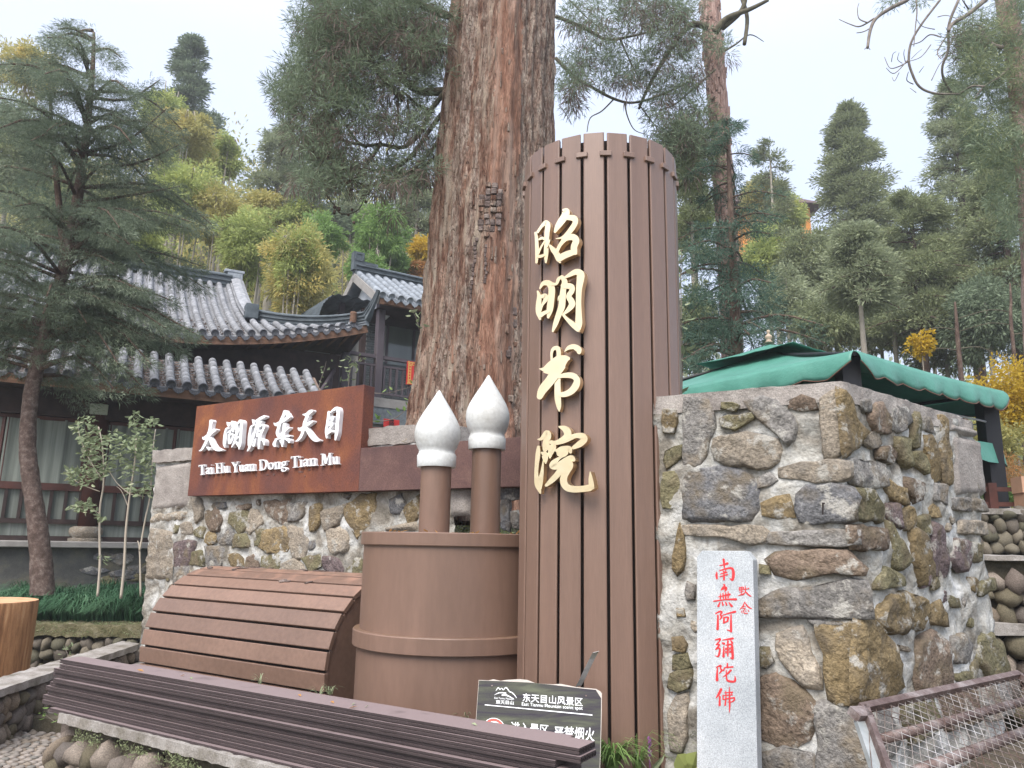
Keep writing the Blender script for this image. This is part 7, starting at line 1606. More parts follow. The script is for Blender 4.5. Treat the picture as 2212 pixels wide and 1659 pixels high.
for (P, a, b_) in [([(1530,60),(1490,55),(1440,120),(1400,190),(1380,235)],.09,.03),([(1545,70),(1570,40),(1620,20),(1660,0)],.09,.04),([(1560,60),(1600,25),(1612,-10)],.08,.05),([(1602,-5),(1614,40),(1608,96)],.05,.05),([(1200,35),(1260,60),(1310,85),(1355,80),(1400,70),(1450,60)],.05,.02),
    ([(1200,125),(1240,165),(1290,195),(1325,213),(1360,222),(1400,215),(1450,195),(1490,175)],.045,.02),([(1325,215),(1300,240),(1275,255),(1268,285)],.02,.01),([(1350,222),(1355,250),(1370,280),(1395,290)],.02,.008),([(1380,225),(1410,265),(1430,290)],.018,.007),([(1340,85),(1360,130),(1385,180)],.03,.01),([(1550,300),(1520,330),(1490,345),(1460,350)],.04,.015),([(1565,110),(1590,95),(1620,75),(1650,90)],.03,.008),
    ([(1210,230),(1225,250),(1236,270)],.012,.006),([(1230,0),(1270,40),(1310,70)],.02,.01),([(1545,150),(1500,190),(1450,230),(1400,240)],.03,.01)]:
    mb = MB(); limb(mb, pxl(P, 12.4, .6), a*.75, b_*.7, 7, 5); mb.build('limb', MT['twig'], t2, smooth=True)
R1 = [(1400,30,80,40),(1300,60,60,40),(1480,60,50,50),(1440,110,60,50),(1290,150,60,40),(1240,150,35,50),(1350,140,60,40),(1480,150,40,50),(1460,230,70,45),(1400,180,50,30),(1500,270,40,60),(1480,330,60,50),(1230,200,30,40),(1440,290,50,35),(1250,30,40,40),(1560,100,30,25),(1380,0,140,40)]
pxmass(R1, 11.4, 13.0, 12, 50, .13, .012, .16, 'lf_crypt', t2, up=.2); pxmass([(x, y+10, rx*.85, ry*.85) for x, y, rx, ry in R1], 11.4, 12.8, 5, 44, .19, .013, .17, 'lf_dead', t2, hang=1.2, nm='dead_foliage')
pxmass([(1490,300,40,40),(1470,360,40,30),(1500,380,30,30)], 12, 13, 22, 30, .2, .028, .28, 'lf_olive', t2, up=.2)

# ================================================================== RIGHT EDGE TREE WITH BARE BOUGHS
Y3 = 9.2
t3 = empty('edge_cedar', tuple(aty(2225, 900, Y3)), 'dark cedar at the right edge with bare curling boughs against the sky', 'tree')
bark_tube('trunk', [aty(x, y, Y3) for x, y in ((2270, 1250), (2240, 700), (2225, 420), (2208, 290), (2196, 140), (2172, 0), (2150, -160))], [.2, .15, .14, .13, .125, .12, .11], MT['bark_pink'], t3, 24, 90, .012, (9, 9, 2))
Q = lambda L_: [(1659+x/3, y/3) for x, y in L_]
BARE = [([(960,-60),(900,0),(800,50),(700,120),(662,200),(645,312)],.030,.016),([(690,118),(600,170),(540,160),(460,125)],.012,.005),([(668,180),(620,205),(575,213)],.009,.005),([(640,145),(590,120),(580,60),(590,20)],.009,.004),([(1115,0),(1000,150),(930,270),(912,380),(928,460),(980,560),(1080,605),(1240,610)],.016,.014),
 ([(1235,0),(1172,160),(1168,320),(1130,430),(1140,520),(1190,600)],.018,.014),([(1420,-10),(1300,90),(1200,150),(1170,200)],.032,.018),([(915,395),(850,430),(790,440),(755,370)],.009,.004),([(905,390),(820,475),(765,440)],.008,.004),([(1055,290),(990,370),(900,400)],.007,.004),([(940,545),(900,520),(910,465)],.007,.004),([(1120,240),(1050,225),(990,270),(930,290)],.01,.005),
 ([(960,0),(965,80),(955,180),(945,300)],.010,.005),([(800,400),(810,350),(830,335)],.005,.003),([(870,410),(840,385),(850,340)],.005,.003),([(890,400),(880,350),(885,320)],.005,.003),([(930,380),(960,350),(995,320)],.005,.003),([(850,470),(820,525),(805,500)],.005,.003),([(1080,190),(1000,170),(960,120)],.006,.003),([(980,470),(1010,430)],.005,.003),([(1180,200),(1100,330),(1120,380)],.01,.005),([(1100,110),(1160,100),(1240,130)],.006,.004),
 ([(1300,60),(1260,0)],.012,.006),([(1240,610),(1320,560),(1400,560)],.014,.012),([(1060,520),(1110,420),(1150,380)],.006,.003),([(645,300),(625,320)],.006,.004),([(648,305),(662,322)],.006,.004),([(960,600),(920,570)],.005,.003),([(1520,310),(1450,285),(1400,220),(1370,180)],.03,.015),([(1520,310),(1420,300),(1300,350)],.016,.008),([(1500,980),(1580,930),(1659,860)],.02,.02),([(1560,440),(1500,500),(1400,560),(1340,640)],.02,.008)]
for P, a, b_ in BARE:
    mb = MB(); limb(mb, pxl(Q(P), 8.6, .5), a, b_, 6, 5); mb.build('bare_bough', MT['twig_grey'] if b_ < .02 else MT['twig'], t3, smooth=True)
R3 = [(2120,60,50,35),(2095,100,45,40),(2150,120,60,60),(2195,60,30,90),(2110,170,50,40),(2180,200,50,60),(2100,240,30,30),(2160,290,60,50),(2200,330,40,60),(2120,330,40,40),(2175,420,40,40),(2190,500,30,40),(2200,-20,40,60),(1930,0,30,14),(1995,3,20,10)]
pxmass(R3, 8.3, 10.3, 15, 50, .095, .009, .13, 'lf_crypt', t3, up=.2); pxmass(R3[:11], 8.3, 10.3, 10, 50, .095, .009, .13, 'lf_olive', t3, up=.2, nm='olive_crown'); pxmass([(2090,95,30,25),(2080,75,20,15)], 8.6, 9.4, 16, 40, .14, .010, .13, 'lf_dead', t3, hang=1, nm='dead_foliage')  # second pass mixes olive shoots into the crown

# ================================================================== BLUE-GREEN CEDAR, LEFT
YD = 10.4
td = empty('blue_green_cedar', tuple(aty(92, 1262, YD)), 'blue-green cedar with a bent trunk standing in the grass bed at left', 'tree')
axd = [aty(x, y, YD) for x, y in ((92, 1285), (88, 1200), (76, 1100), (62, 1000), (60, 930), (68, 850), (85, 770), (105, 700), (125, 630), (145, 560), (158, 490), (175, 380), (190, 260), (200, 150), (203, 70))]
P = axd; bark_tube('trunk', P[:11], [.15, .13, .118, .108, .10, .096, .092, .09, .088, .085, .08], MT['bark_tan'], td, 28, 160, .01, (14, 14, 7))
mb = MB(); limb(mb, P[10:], .08, .02, 8, 4); limb(mb, pxl([(140, 560), (125, 420), (112, 280), (106, 160)], YD), .06, .015, 7, 4); mb.build('upper_trunk', MT['bark_dark'], td, smooth=True)
lb = MB(); C = []; OU_ = []; RR = []
def lay(px, py, ang, ln_, dr, w=.34, y0=0.):
    """one drooping, flattened cedar bough"""
    p0 = aty(px, py, YD+y0); o_ = Vector((math.cos(ang), math.sin(ang), 0)); p1 = p0+o_*ln_*.55+Zv*(ln_*.10); p2 = p0+o_*ln_-Zv*(ln_*dr); limb(lb, [p0, p1, p2], .03, .008, 5, 3)
    n = int(ln_*7.5)+2
    for i in range(n):
        u = .22+.8*(i+random.random())/n; q = p0.lerp(p1, min(1, u/.55)) if u < .55 else p1.lerp(p2, (u-.55)/.45)
        for s in (-1, 0, 1):
            sd_ = o_.cross(Zv)*s*(w*(1.15-u)+.08)*random.uniform(.6, 1.2); C.append(tuple(q+sd_-Zv*(abs(s)*.05+random.uniform(-.02, .04)))); OU_.append(tuple(o_+o_.cross(Zv)*s*.6)); RR.append(random.uniform(.09, .17))
for i in range(92):
    f = random.random(); py = 60+f**.85*760; cx_ = np.interp(py, [60, 300, 560, 700, 860], [200, 180, 145, 105, 66]); big = np.interp(py, [60, 200, 400, 600, 760, 860], [.5, 1.35, 1.75, 1.95, 1.5, .9])
    lay(cx_, py, random.uniform(0, 6.283), big*random.uniform(.6, 1.08), random.uniform(.0, .28), y0=0)
for (px, py, a, l, d) in [(110, 690, -.25, 1.9, .12), (112, 690, -.05, 2.1, .1), (120, 650, -.45, 1.8, .05), (95, 735, -.4, 1.5, .3), (100, 730, -.2, 1.7, .25), (80, 800, -.3, 1.4, .25), (85, 790, -.1, 1.6, .22), (140, 560, .1, 1.9, .0), (150, 500, -.1, 1.8, .0), (150, 500, -.5, 1.7, .1), (160, 440, .0, 1.5, -.2), (175, 360, .2, 1.3, -.4), (180, 330, -.2, 1.3, -.45), (110, 690, 3.3, 1.6, .1), (115, 670, 3.6, 1.5, .1), (180, 300, 2.9, 1.3, -.3), (105, 260, 2.8, 1.0, -.5), (105, 300, 3.2, 1.2, -.2), (195, 210, .4, .9, -.6)]:
    lay(px, py, a, l, d)
lb.build('branches', MT['bark_dark'], td)
V = clusters(C, np.array(RR)*.85, 46, .085, .0075, .12, np.array(OU_), .36, bend=.25); fol('crown', V, MT['lf_deodar'], td)
pxmass([(120, 520, 110, 60), (200, 470, 90, 60), (90, 420, 90, 60), (150, 600, 120, 40), (60, 600, 60, 60)], YD+.2, YD+2.2, 3, 30, .11, .014, .22, 'lf_dark', td, nm='inner_crown')

# ================================================================== DARK LAYERED CEDAR right of column
tk = conifer('dark layered cedar with drooping boughs between the column and the gazebo', aty(1605, 1080, 11.6), 6.3, 1.5, cs=.18, nb=62, cl=9, k=26, L=.12, W_=.014, lm='lf_dark', bark='bark_dark', tr=.12, droop=.28, cr=.22, flat_=.35, up=.0, hang=.1, prof=.6)
pxmass([(1520, 560, 50, 20), (1530, 640, 55, 22), (1540, 720, 60, 22), (1530, 790, 50, 16), (1590, 600, 60, 22), (1600, 690, 70, 26), (1640, 640, 50, 18), (1660, 740, 40, 18), (1560, 500, 50, 18)], 11.2, 12.4, 26, 34, .12, .014, .2, 'lf_dark', tk, fl=.4, nm='low_boughs')
# ================================================================== BACKGROUND TREES
def conipx(label, xt, yt, yb, halfw, Y, **k):
    top = aty(xt, yt, Y); bz = gz_(top.x, Y); R = halfw*Y/1661; H = top.z-bz
    zb = aty(xt, yb, Y).z; cs = max(.05, (zb-bz)/H); return conifer(label, (top.x, Y, bz), H, R, cs=cs, **k)
conipx('tall dark conifer with pointed crown on the ridge above the bamboo', 418, 84, 430, 66, 34, nb=62, cl=6, k=34, L=.42, W_=.09, lm='lf_crypt', tr=.35, droop=.1, cr=.85, prof=.55, up=.4)
conipx('shorter dark conifer right of the tall ridge conifer', 466, 250, 480, 40, 38, nb=34, cl=5, k=28, L=.42, W_=.10, lm='lf_crypt', tr=.25, droop=.1, cr=.8, prof=.6)
conipx('broad conical olive-green cedar rising above the gazebo', 1832, 232, 700, 150, 30, nb=130, cl=8, k=40, L=.34, W_=.065, lm='lf_olive', tr=.36, droop=.15, cr=.85, prof=.68, bark='bark_grey', up=.5)
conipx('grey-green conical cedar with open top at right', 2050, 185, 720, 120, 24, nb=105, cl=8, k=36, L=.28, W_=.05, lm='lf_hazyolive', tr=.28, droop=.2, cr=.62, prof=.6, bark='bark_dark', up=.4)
conipx('second olive cedar crowding the right edge', 2150, 330, 760, 130, 20, nb=90, cl=8, k=36, L=.24, W_=.042, lm='lf_olive', tr=.26, droop=.2, cr=.5, prof=.5, bark='bark_dark', up=.3)
conipx('small open-crowned conifer left of the conical cedar', 1662, 314, 620, 62, 32, nb=34, cl=6, k=26, L=.34, W_=.07, lm='lf_olive', tr=.22, droop=.1, cr=.6, prof=.35, bark='bark_grey', up=.5, topr=.4)
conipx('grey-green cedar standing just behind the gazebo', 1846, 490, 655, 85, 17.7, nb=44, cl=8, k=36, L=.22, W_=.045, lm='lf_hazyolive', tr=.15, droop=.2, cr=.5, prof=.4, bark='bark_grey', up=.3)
conipx('olive cedar between the gazebo ridge and the right edge', 1965, 420, 740, 130, 21, nb=70, cl=8, k=36, L=.24, W_=.045, lm='lf_olive', tr=.2, droop=.2, cr=.5, prof=.4, bark='bark_dark', up=.3)
conipx('hazy conifer behind the giant trunk on the left', 610, 270, 470, 70, 30, nb=50, cl=6, k=32, L=.34, W_=.06, lm='lf_hazyolive', tr=.25, droop=.15, cr=.6, prof=.5)
conipx('grey-green cedar behind the bare twigs left of the giant trunk', 700, 250, 480, 70, 27, nb=46, cl=6, k=30, L=.3, W_=.055, lm='lf_crypt', tr=.25, droop=.15, cr=.6, prof=.5)
conipx('hazy conifer close against the left side of the giant trunk', 905, 380, 500, 55, 29, nb=34, cl=6, k=30, L=.3, W_=.06, lm='lf_hazyolive', tr=.25, droop=.15, cr=.6, prof=.6)
conipx('slender conifer seen between column and pink trunk', 1490, 330, 560, 50, 19, nb=40, cl=6, k=30, L=.22, W_=.04, lm='lf_olive', tr=.15, droop=.2, cr=.4, prof=.5)
BG = [ # cx, cy, rx, ry, Y, material, label, kind
 (352, 235, 45, 40, 27, 'lf_bamboo', 'yellow-green bamboo plume beside the blue-green cedar top'), (395, 300, 75, 60, 26, 'lf_bamboo2', 'golden-tipped bamboo crown below the ridge conifer'), (400, 420, 80, 80, 24, 'lf_bamboo', 'broad yellow-green bamboo mass behind the hall ridge'),
 (485, 340, 38, 45, 29, 'lf_bamboo', 'bright bamboo plume right of the ridge conifer'), (480, 470, 62, 75, 24, 'lf_bamboo2', 'golden bamboo crown above the hall ridge end'), (540, 530, 60, 90, 22, 'lf_bamboo', 'dark yellow-green bamboo between hall ridge and round tree'),
 (575, 450, 45, 40, 27, 'lf_bamboo2', 'ochre broadleaf crown above the round tree'), (655, 460, 50, 40, 27, 'lf_bamboo', 'lime bamboo crown above the round tree top'), (645, 590, 74, 105, 20, 'lf_bamboo2', 'large round yellow-edged tree above the hall corner'),
 (640, 560, 50, 70, 19.6, 'lf_bamboo', 'green front lobe of bamboo in the round tree'), (700, 510, 45, 45, 25, 'lf_green', 'fresh green bamboo right of the round tree'), (825, 500, 52, 60, 24, 'lf_green', 'tall fresh green bamboo left of the giant trunk'),
 (790, 580, 40, 35, 23, 'lf_green', 'low fresh green bamboo behind the brick house ridge'), (860, 585, 40, 35, 25, 'lf_green', 'green shrub mass against the giant trunk'), (912, 545, 26, 36, 27, 'lf_yellow', 'yellow shrub touching the left edge of the giant trunk'),
 (905, 590, 24, 22, 25, 'lf_orange', 'orange shrub low beside the giant trunk'), (760, 470, 40, 50, 30, 'lf_hazyolive', 'dull olive tree between two bamboo crowns'), (60, 150, 70, 60, 24, 'lf_bamboo2', 'golden tree top behind the blue-green cedar at far left'), (290, 520, 70, 80, 21, 'lf_bamboo', 'olive bamboo behind the hall roof left'),
 (30, 330, 90, 120, 22, 'lf_olive', 'olive tree mass at the left edge'), (180, 480, 110, 110, 20, 'lf_olive', 'olive tree mass behind the blue-green cedar'), (340, 620, 60, 50, 20, 'lf_olive', 'dark olive shrub just above the upper hall roof'),
 (1650, 430, 50, 45, 34, 'lf_bamboo2', 'golden autumn tree right of the pink trunk'), (1700, 460, 40, 50, 36, 'lf_bamboo', 'yellow-green tree left of the conical cedar'), (1660, 560, 60, 60, 27, 'lf_bamboo', 'yellow-green shrub mass behind the dark cedar'),
 (1500, 480, 40, 40, 20, 'lf_bamboo', 'small yellow-green tree behind column right side'), (1500, 700, 50, 90, 18, 'lf_olive', 'olive shrub behind the dark layered cedar'), (1700, 650, 60, 70, 24, 'lf_hazyolive', 'pale olive tree left of the pale trunk'),
 (1780, 700, 70, 60, 22, 'lf_olive', 'olive undergrowth left of gazebo roof'), (1900, 700, 90, 60, 23, 'lf_hazyolive', 'pale undergrowth behind the gazebo corner'), (2040, 740, 90, 60, 22, 'lf_olive', 'olive undergrowth right behind the gazebo'), (2130, 680, 80, 90, 19, 'lf_crypt', 'grey-green tree over the yellow shrub'),
 (2000, 600, 110, 80, 25, 'lf_olive', 'dense olive crown mass below the grey-green cedar'), (1740, 560, 60, 70, 26, 'lf_olive', 'olive crown mass below the conical cedar left side')]
for (cx_, cy_, rx, ry, Y, lm, lab) in BG:
    bam = 'bamboo' in lab; s = Y/24
    blob(lab, cx_, cy_, rx, ry, Y, lm, ncl=int(70+rx*ry/38), k=46, L=.17*s, W_=.042*s, cr=.10, up=.25, hang=.25, name='bamboo_clump' if bam else 'broadleaf_tree', culms=5 if bam else 0, tr=.06 if bam else .1, cat='bamboo' if bam else 'tree', irr=.5, shell=.25)
# pale bare trunks seen in the wood
for (x0, y0, x1, y1, Y, r, lab) in ((765, 560, 757, 420, 30, .12, 'pale bare trunk in the green bamboo left of the giant tree'), (2190, 760, 2184, 650, 17, .05, 'thin dark bare trunk near the right edge'), (590, 470, 588, 420, 30, .07, 'thin pale trunk among hazy conifers'), (1935, 760, 1930, 680, 22, .08, 'greyish bare trunk behind the gazebo right side'), (2075, 800, 2066, 690, 18, .07, 'dark bare trunk above the right gazebo corner')):
    a = aty(x0, y0, Y); a2_ = Vector((a.x, a.y, gz_(a.x, a.y)-.2)); c = aty(x1, y1, Y); t = empty('bare_trunk', tuple(a2_), lab, 'tree trunk', 'bare trunks in the wood')
    mb = MB(); limb(mb, [a2_, a, c, c+(c-a)*.35], r*1.1, r*.3, 9, 5); mb.build('trunk', MT['bark_grey' if 'pale' in lab or 'grey' in lab else 'bark_dark'], t, smooth=True)
    mb = MB(); 
    for s in (-1, 1, -1): q = a.lerp(c, random.uniform(.3, .9)); limb(mb, [q, q+Vector((s*.5, 0, .05)), q+Vector((s*1.1, .2, -.1))], r*.25, .01, 5, 3)
    mb.build('side_branches', MT['twig'], t)
# the wooded mountain side, one mass
def forest(n, xr, yr, k, L, W_, R0, m, name, seed=0):
    C = []; RR = []; OU2 = []
    for _ in range(n):
        x = random.uniform(*xr); y = random.uniform(*yr); z = hillz(x, y); R = R0*random.uniform(.6, 1.4); H = R*random.uniform(1.4, 2.6)
        for c in range(9):
            d = unit(rng.normal(size=(1, 3)))[0]; C.append((x+d[0]*R*.7, y+d[1]*R*.7, z+H*.5+d[2]*H*.55)); RR.append(R*.45); OU2.append(d)
    V = clusters(np.array(C), np.array(RR), k, L, W_, .3, np.array(OU2), .8, bend=.1); fol(name, V, MT[m], None, 'stuff')
forest(420, (-75, 20), (26, 75), 16, .45, .16, 2.0, 'lf_forest', 'hillside_wood')
forest(260, (10, 75), (30, 90), 16, .55, .2, 2.2, 'lf_forest', 'hillside_wood')
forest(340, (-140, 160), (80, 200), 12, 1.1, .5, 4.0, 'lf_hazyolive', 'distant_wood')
forest(150, (-16, 30), (17.5, 27), 20, .26, .07, .9, 'lf_olive', 'undergrowth'); forest(210, (-20, -2), (21, 32), 30, .30, .07, 1.4, 'lf_bamboo', 'bamboo_thicket'); forest(150, (8, 40), (25, 40), 26, .30, .075, 1.9, 'lf_olive', 'conifer_thicket'); forest(150, (-26, -4), (28, 42), 30, .34, .09, 1.7, 'lf_bamboo2', 'bamboo_thicket')

# ================================================================== SHRUBS, GRASS, WEEDS
blob('bright golden-yellow leafy shrub beyond the gazebo post at the right edge', 2185, 860, 70, 80, 12.5, 'lf_yellow', ncl=210, k=30, L=.07, W_=.035, cr=.13, name='yellow_shrub', cat='shrub', irr=.5, tr=.03, shell=.1)
blob('yellow-green leafy shrub under the gazebo corner at right', 2150, 955, 60, 50, 12.0, 'lf_bamboo2', ncl=120, k=30, L=.07, W_=.032, cr=.13, name='yellow_shrub', cat='shrub', irr=.5, tr=.03, shell=.1)
blob('small golden sprig rising behind the gazebo right slope', 1990, 745, 26, 34, 13.5, 'lf_yellow', ncl=34, k=24, L=.07, W_=.035, cr=.15, name='yellow_shrub', cat='shrub', irr=.5, tr=.02, shell=.0)
blob('orange bare-twigged shrub above the brown fence', 2170, 1020, 55, 34, 10.5, 'lf_orange', ncl=60, k=26, L=.10, W_=.008, cr=.16, name='orange_shrub', cat='shrub', irr=.4, tr=.02, shell=.0)
blob('low green hedge behind the brown fence', 2175, 1068, 60, 18, 9.2, 'lf_green', ncl=70, k=30, L=.04, W_=.02, cr=.3, name='low_hedge', cat='hedge', irr=.3, tr=.01, shell=.0)
def grassbed():
    n = 13000; t = rng.random(n); 
    a, c, d, e_ = [np.array(tuple(bed[i])) for i in (0, 1, 2, 3)]; u = rng.random(n)[:, None]; v = (rng.random(n)**1.4)[:, None]
    P = (a*(1-u)+c*u)*(1-v)+(e_*(1-u)+d*u)*v; P[:, 2] = ZG+.02
    tuft = np.array([mnoise.noise(Vector((p[0]*2.2, p[1]*2.2, 0))) for p in P]); dirx = np.array([mnoise.noise(Vector((p[0]*1.3, p[1]*1.3, 7))) for p in P])
    ang = -1.9+dirx*1.6+rng.normal(size=n)*.55; H = .46*(1+.6*tuft)*rng.uniform(.7, 1.25, n); Ln = .42*rng.uniform(.6, 1.3, n)
    D = np.stack([np.cos(ang), np.sin(ang), np.zeros(n)], 1); S = np.stack([-np.sin(ang), np.cos(ang), np.zeros(n)], 1)*.0075
    k = 4; pts = []
    for i in range(k+1):
        s = i/k; pts.append(P+D*(Ln*s**1.5)[:, None]+np.stack([np.zeros(n), np.zeros(n), H*(1.9*s-1.55*s*s)], 1))
    V = np.empty((n, k, 4, 3))
    for i in range(k):
        w0, w1 = 1-(i/k)**2, 1-((i+1)/k)**2*.97; V[:, i, 0] = pts[i]-S*w0; V[:, i, 1] = pts[i]+S*w0; V[:, i, 2] = pts[i+1]+S*w1; V[:, i, 3] = pts[i+1]-S*w1
    me = npmesh('grass', V.reshape(-1, 3), n*k, 4, MT['grass']); bm = None
    o = bpy.data.objects.new('grass', me); COL.objects.link(o); tag(o, 'dark green mondo grass arching over the pebble wall of the left bed', 'grass', kind='stuff')
grassbed()
def tuft(label, p, n, L0, H0, m, w=.005, name='grass_tuft', cat='grass', spread=1.0):
    t = empty(name, tuple(p), label, cat); V = []; Fc = []; p = Vector(p)
    for i in range(n):
        a = random.uniform(0, 6.283); Ln = L0*random.uniform(.4, 1.1)*spread; H = H0*random.uniform(.6, 1.15); d = Vector((math.cos(a), math.sin(a), 0)); s = Vector((-d.y, d.x, 0))*w; b = p+d*.02*random.random()+s*random.uniform(-3, 3); k = 5; base = len(V)
        for j in range(k+1): u = j/k; q = b+d*(Ln*u**1.4)+Zv*(H*(2.0*u-1.5*u*u)); ww = 1-u*u*.97; V += [q-s*ww, q+s*ww]
        Fc += [(base+2*j, base+2*j+1, base+2*j+3, base+2*j+2) for j in range(k)]
    o = ob('blades', V, Fc, MT[m], t); return t
zs0 = ZP-.06
tuft('bushy green spider-grass tuft at the foot of the slatted column', atz(1322, 1672, zs0), 150, .24, .24, 'lf_green', .006)
tuft('thin arching green tuft right of the bushy one by the column', atz(1378, 1672, zs0), 40, .26, .30, 'lf_green', .003)
tuft('sparse wiry weeds in the joint left of the granite stele', atz(1478, 1655, zs0+.02), 26, .20, .26, 'lf_olive', .002, 'weed_tuft', 'weeds')
tuft('wiry weeds growing right of the granite stele foot', atz(1722, 1650, zs0+.08), 60, .22, .20, 'lf_green', .0025, 'weed_tuft', 'weeds')
tuft('second patch of wiry weeds at the foot of the rubble block', atz(1775, 1655, zs0+.06), 46, .16, .14, 'lf_green', .0025, 'weed_tuft', 'weeds')
for i, (px, py, z) in enumerate(((562, 1478, .62), (712, 1500, .60), (690, 1505, .60), (1008, 1560, .55))):
    tuft(('small pale weed at the foot of the lying scroll', 'thin weed between scroll and brush pot', 'curled weed just left of the brush pot', 'dry weed in front of the brush pot base')[i], atz(px, py, z), 12, .09, .09, 'lf_sapling', .003, 'weed_tuft', 'weeds')
def broad_leaf(mb, p, d, L, w, nrm=None):
    d = d.normalized(); s = d.cross(nrm or Vector((random.uniform(-1, 1), random.uniform(-1, 1), 1))).normalized(); u = d.cross(s)
    mb.add([p, p+d*L*.35+s*w*.5+u*L*.05, p+d*L*.75+s*w*.34+u*L*.02, p+d*L-u*L*.10, p+d*L*.75-s*w*.34+u*L*.02, p+d*L*.35-s*w*.5+u*L*.05, p+d*L*.45-u*w*.12], [(0, 1, 6), (1, 2, 6), (2, 3, 6), (3, 4, 6), (4, 5, 6), (5, 0, 6)])
fl = empty('flower_spike', tuple(atz(1452, 1655, zs0)), 'small purple flower spike with pointed leaf near the column foot', 'flower')
mb = MB(); b0 = atz(1404, 1668, zs0+.02); mb.tube([b0, b0+Zv*.16], .003, 5); 
m_pur = plain('purple_florets', (.20, .08, .20))
for i in range(26): a = random.uniform(0, 6.28); p = b0+Zv*(.08+.09*i/26)+Vector((math.cos(a), math.sin(a), 0))*.006; mb.box(p, .004, .004, .004)
mb.build('spike', m_pur, fl); mb = MB(); broad_leaf(mb, b0, Vector((-.5, 0, .6)), .14, .03); broad_leaf(mb, b0, Vector((.5, -.2, .6)), .12, .03); mb.build('leaf', MT['lf_sapling'], fl)
yl = empty('round_leaf_plant', tuple(atz(1487, 1655, zs0)), 'pale yellow-green round leaf beside the granite stele foot', 'plant'); mb = MB(); b0 = atz(1490, 1672, zs0)
for a in (-.6, .2, 1.0): broad_leaf(mb, b0, Vector((math.sin(a), -.2, .8)), .13, .12, Vector((0, -1, .3)))
mb.build('leaf', MT['lf_bamboo'], yl)
# sapling with pale leaves in the grass bed
sp_ = empty('leafy_sapling', tuple(aty(212, 1290, 9.9)), 'three-stemmed sapling with pale broad leaves in front of the hall windows', 'sapling')
Sx = lambda L_, Y: [aty(x*.28, 829.5+y*.28, Y) for x, y in L_]
for P, r in (([(752, 1640), (770, 1400), (768, 1150), (772, 950), (800, 750), (790, 480), (760, 330)], .016), ([(932, 1655), (958, 1400), (970, 1150), (990, 950), (1003, 850), (1040, 600), (1050, 420)], .018), ([(1085, 1640), (1078, 1290), (1062, 1210)], .013), ([(1078, 1290), (1120, 1050), (1160, 850), (1182, 500), (1200, 350)], .012), ([(1003, 850), (900, 760), (800, 600)], .008), ([(800, 750), (700, 600), (620, 420), (600, 300)], .009), ([(1003, 850), (1120, 870)], .006), ([(775, 1010), (700, 960), (560, 940)], .006), ([(770, 830), (620, 770), (520, 700)], .006), ([(990, 950), (940, 830), (900, 790)], .006)):
    mb = MB(); limb(mb, Sx(P, 9.7), r, r*.5, 7, 5); mb.build('stem', MT['sapling_bark'], sp_, smooth=True)
lfm = MB()
for (cx_, cy_, rx, ry, n) in ((660, 330, 90, 90, 50), (740, 430, 120, 60, 55), (700, 520, 90, 90, 50), (650, 700, 120, 90, 60), (640, 940, 110, 45, 50), (780, 620, 120, 100, 60), (1000, 560, 150, 150, 120), (1080, 420, 110, 120, 80), (1080, 800, 120, 60, 55), (1160, 560, 60, 160, 60), (1040, 260, 40, 60, 20), (1180, 290, 50, 40, 22), (870, 420, 60, 60, 26), (560, 700, 50, 60, 20), (790, 1010, 40, 20, 8), (780, 1340, 40, 30, 8)):
    for _ in range(int(n*1.5)):
        a = random.uniform(0, 6.28); r_ = math.sqrt(random.random()); p = aty((cx_+rx*r_*math.cos(a))*.28, 829.5+(cy_+ry*r_*math.sin(a))*.28, 9.7+random.uniform(-.35, .35)); d = Vector((random.uniform(-1, 1), random.uniform(-1, .4), random.uniform(-.7, .3))); broad_leaf(lfm, p, d, random.uniform(.055, .105), random.uniform(.030, .052))
lfm.build('foliage', MT['lf_sapling'], sp_)
# moss and short grass on the crest of the grass bed wall
mo = []
for _ in range(1500):
    q = ga.lerp(gb+gd*1.5, random.random())-gn*random.uniform(-.07, .25); mo.append((q.x, q.y, ZG+random.uniform(-.03, .02)-(.06 if (q-ga).dot(gn) > .03 else 0)))
V_ = clusters(np.array(mo), .03, 6, .045, .008, .5, None, .5, bend=.3); o = fol('crest_moss', V_, MT['lf_olive'], gw, 'stuff')
mo = []
for _ in range(260):
    q = pa.lerp(pa+dpl*3.2, random.random())+npl*random.uniform(.055, .11); 
    if mnoise.noise(Vector((q.x*3, q.y*3, 0))) > .05: mo.append((q.x, q.y, ZP-.07+random.uniform(-.05, .01)))
V_ = clusters(np.array(mo), .022, 9, .02, .006, .2, None, .6); o = fol('joint_moss', V_, MT['lf_olive'], planter, 'stuff')
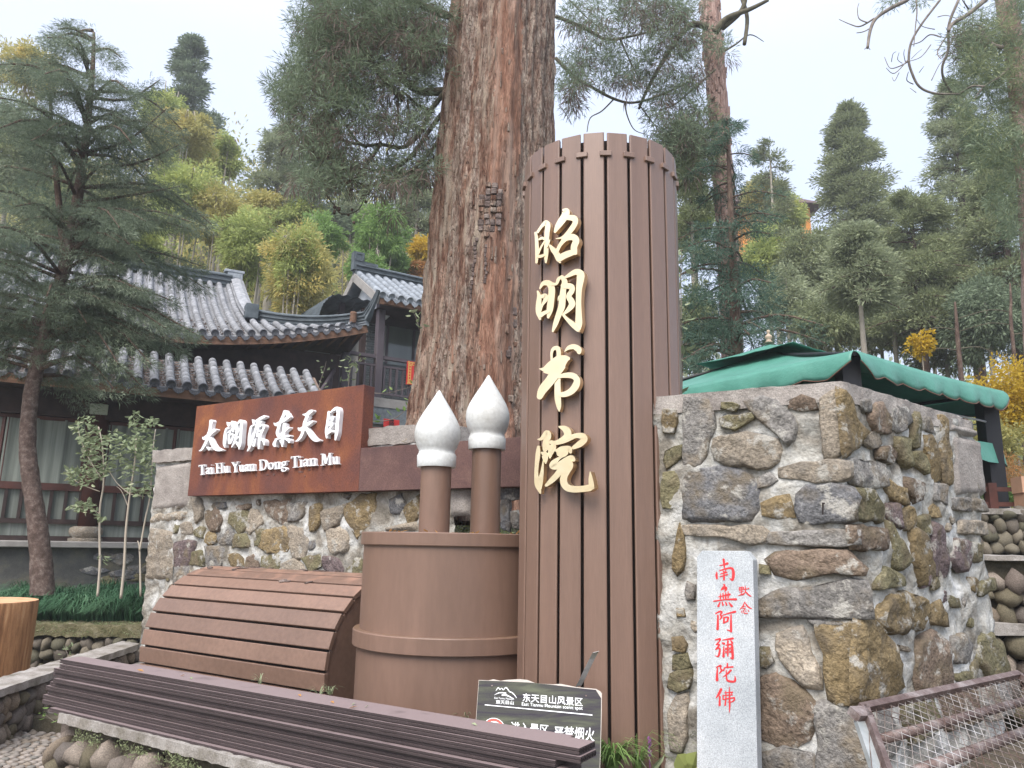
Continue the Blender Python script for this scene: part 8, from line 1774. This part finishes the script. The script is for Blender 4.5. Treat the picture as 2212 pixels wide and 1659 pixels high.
# leafy sprigs peeping from behind the column and over the sign
def sprig(label, pts, Y, nl, lm, L=.08, r=.006, spread=.06):
    t = empty('leafy_sprig', tuple(aty(*pts[0], Y)), label, 'plant'); mb = MB(); P = pxl(pts, Y, .05); limb(mb, P, r, r*.4, 5, 4); mb.build('stem', MT['twig_grey'], t); mb = MB()
    for i in range(nl): 
        k = random.randrange(len(P)-1); p = P[k].lerp(P[k+1], random.random())+Vector((random.uniform(-1, 1), random.uniform(-1, 1), random.uniform(-.4, .6)))*spread; broad_leaf(mb, p, Vector((random.uniform(-1, 1), random.uniform(-1, .2), random.uniform(-.4, .6))), L*random.uniform(.6, 1.2), L*.45)
    mb.build('leaves', MT[lm], t)
sprig('pale-leaved shoot climbing just behind the right edge of the column', [(1470, 900), (1474, 800), (1472, 700), (1471, 600), (1472, 540)], 5.9, 26, 'lf_sapling', .10, .007, .05)
sprig('leafy weed growing behind the top edge of the rusted sign', [(752, 850), (755, 810), (760, 790), (768, 775)], 8.4, 34, 'lf_sapling', .07, .006, .10)
sprig('thin leafy weed behind the left part of the sign top', [(686, 860), (690, 830), (700, 800), (705, 780)], 8.6, 16, 'lf_sapling', .06, .005, .07)
sprig('leafy twigs crossing in front of the brick house beside the trunk', [(800, 912), (850, 905), (880, 880), (900, 850), (912, 790)], 8.8, 16, 'lf_green', .09, .006, .06)
sprig('bare twigs arching over the wall beside the sign', [(780, 845), (830, 850), (880, 838), (905, 830)], 8.3, 3, 'lf_green', .07, .005, .03)
sprig('small leafy twig on the left side of the giant trunk', [(905, 710), (900, 690), (893, 675)], 7.9, 9, 'lf_sapling', .09, .005, .05)
sprig('dry stalks by the pebble wall beside the step', [(120, 1560), (100, 1545), (96, 1530)], 6.6, 10, 'lf_green', .05, .003, .05)
sprig('low plant with pale leaves against the mossy pebble wall', [(150, 1430), (145, 1410), (140, 1400)], 8.6, 14, 'lf_sapling', .06, .004, .08)
# ---- tidy: materials without use are dropped
# ================================================================== THIN MIST IN THE VALLEY AIR
mh = bpy.data.materials.new('valley_mist'); mh.use_nodes = True; nh = mh.node_tree.nodes; nh.clear()
ho = nh.new('ShaderNodeOutputMaterial'); hv = nh.new('ShaderNodeVolumePrincipled'); hv.inputs['Color'].default_value = (.90, .93, .97, 1); hv.inputs['Density'].default_value = .0022; hv.inputs['Anisotropy'].default_value = .3
mh.node_tree.links.new(hv.outputs[0], ho.inputs['Volume'])
mb = MB(); mb.box((0, 155, 47), 330, 195, 49); tag(mb.build('haze', mh), kind='stuff')
SC.cycles.volume_bounces = 0
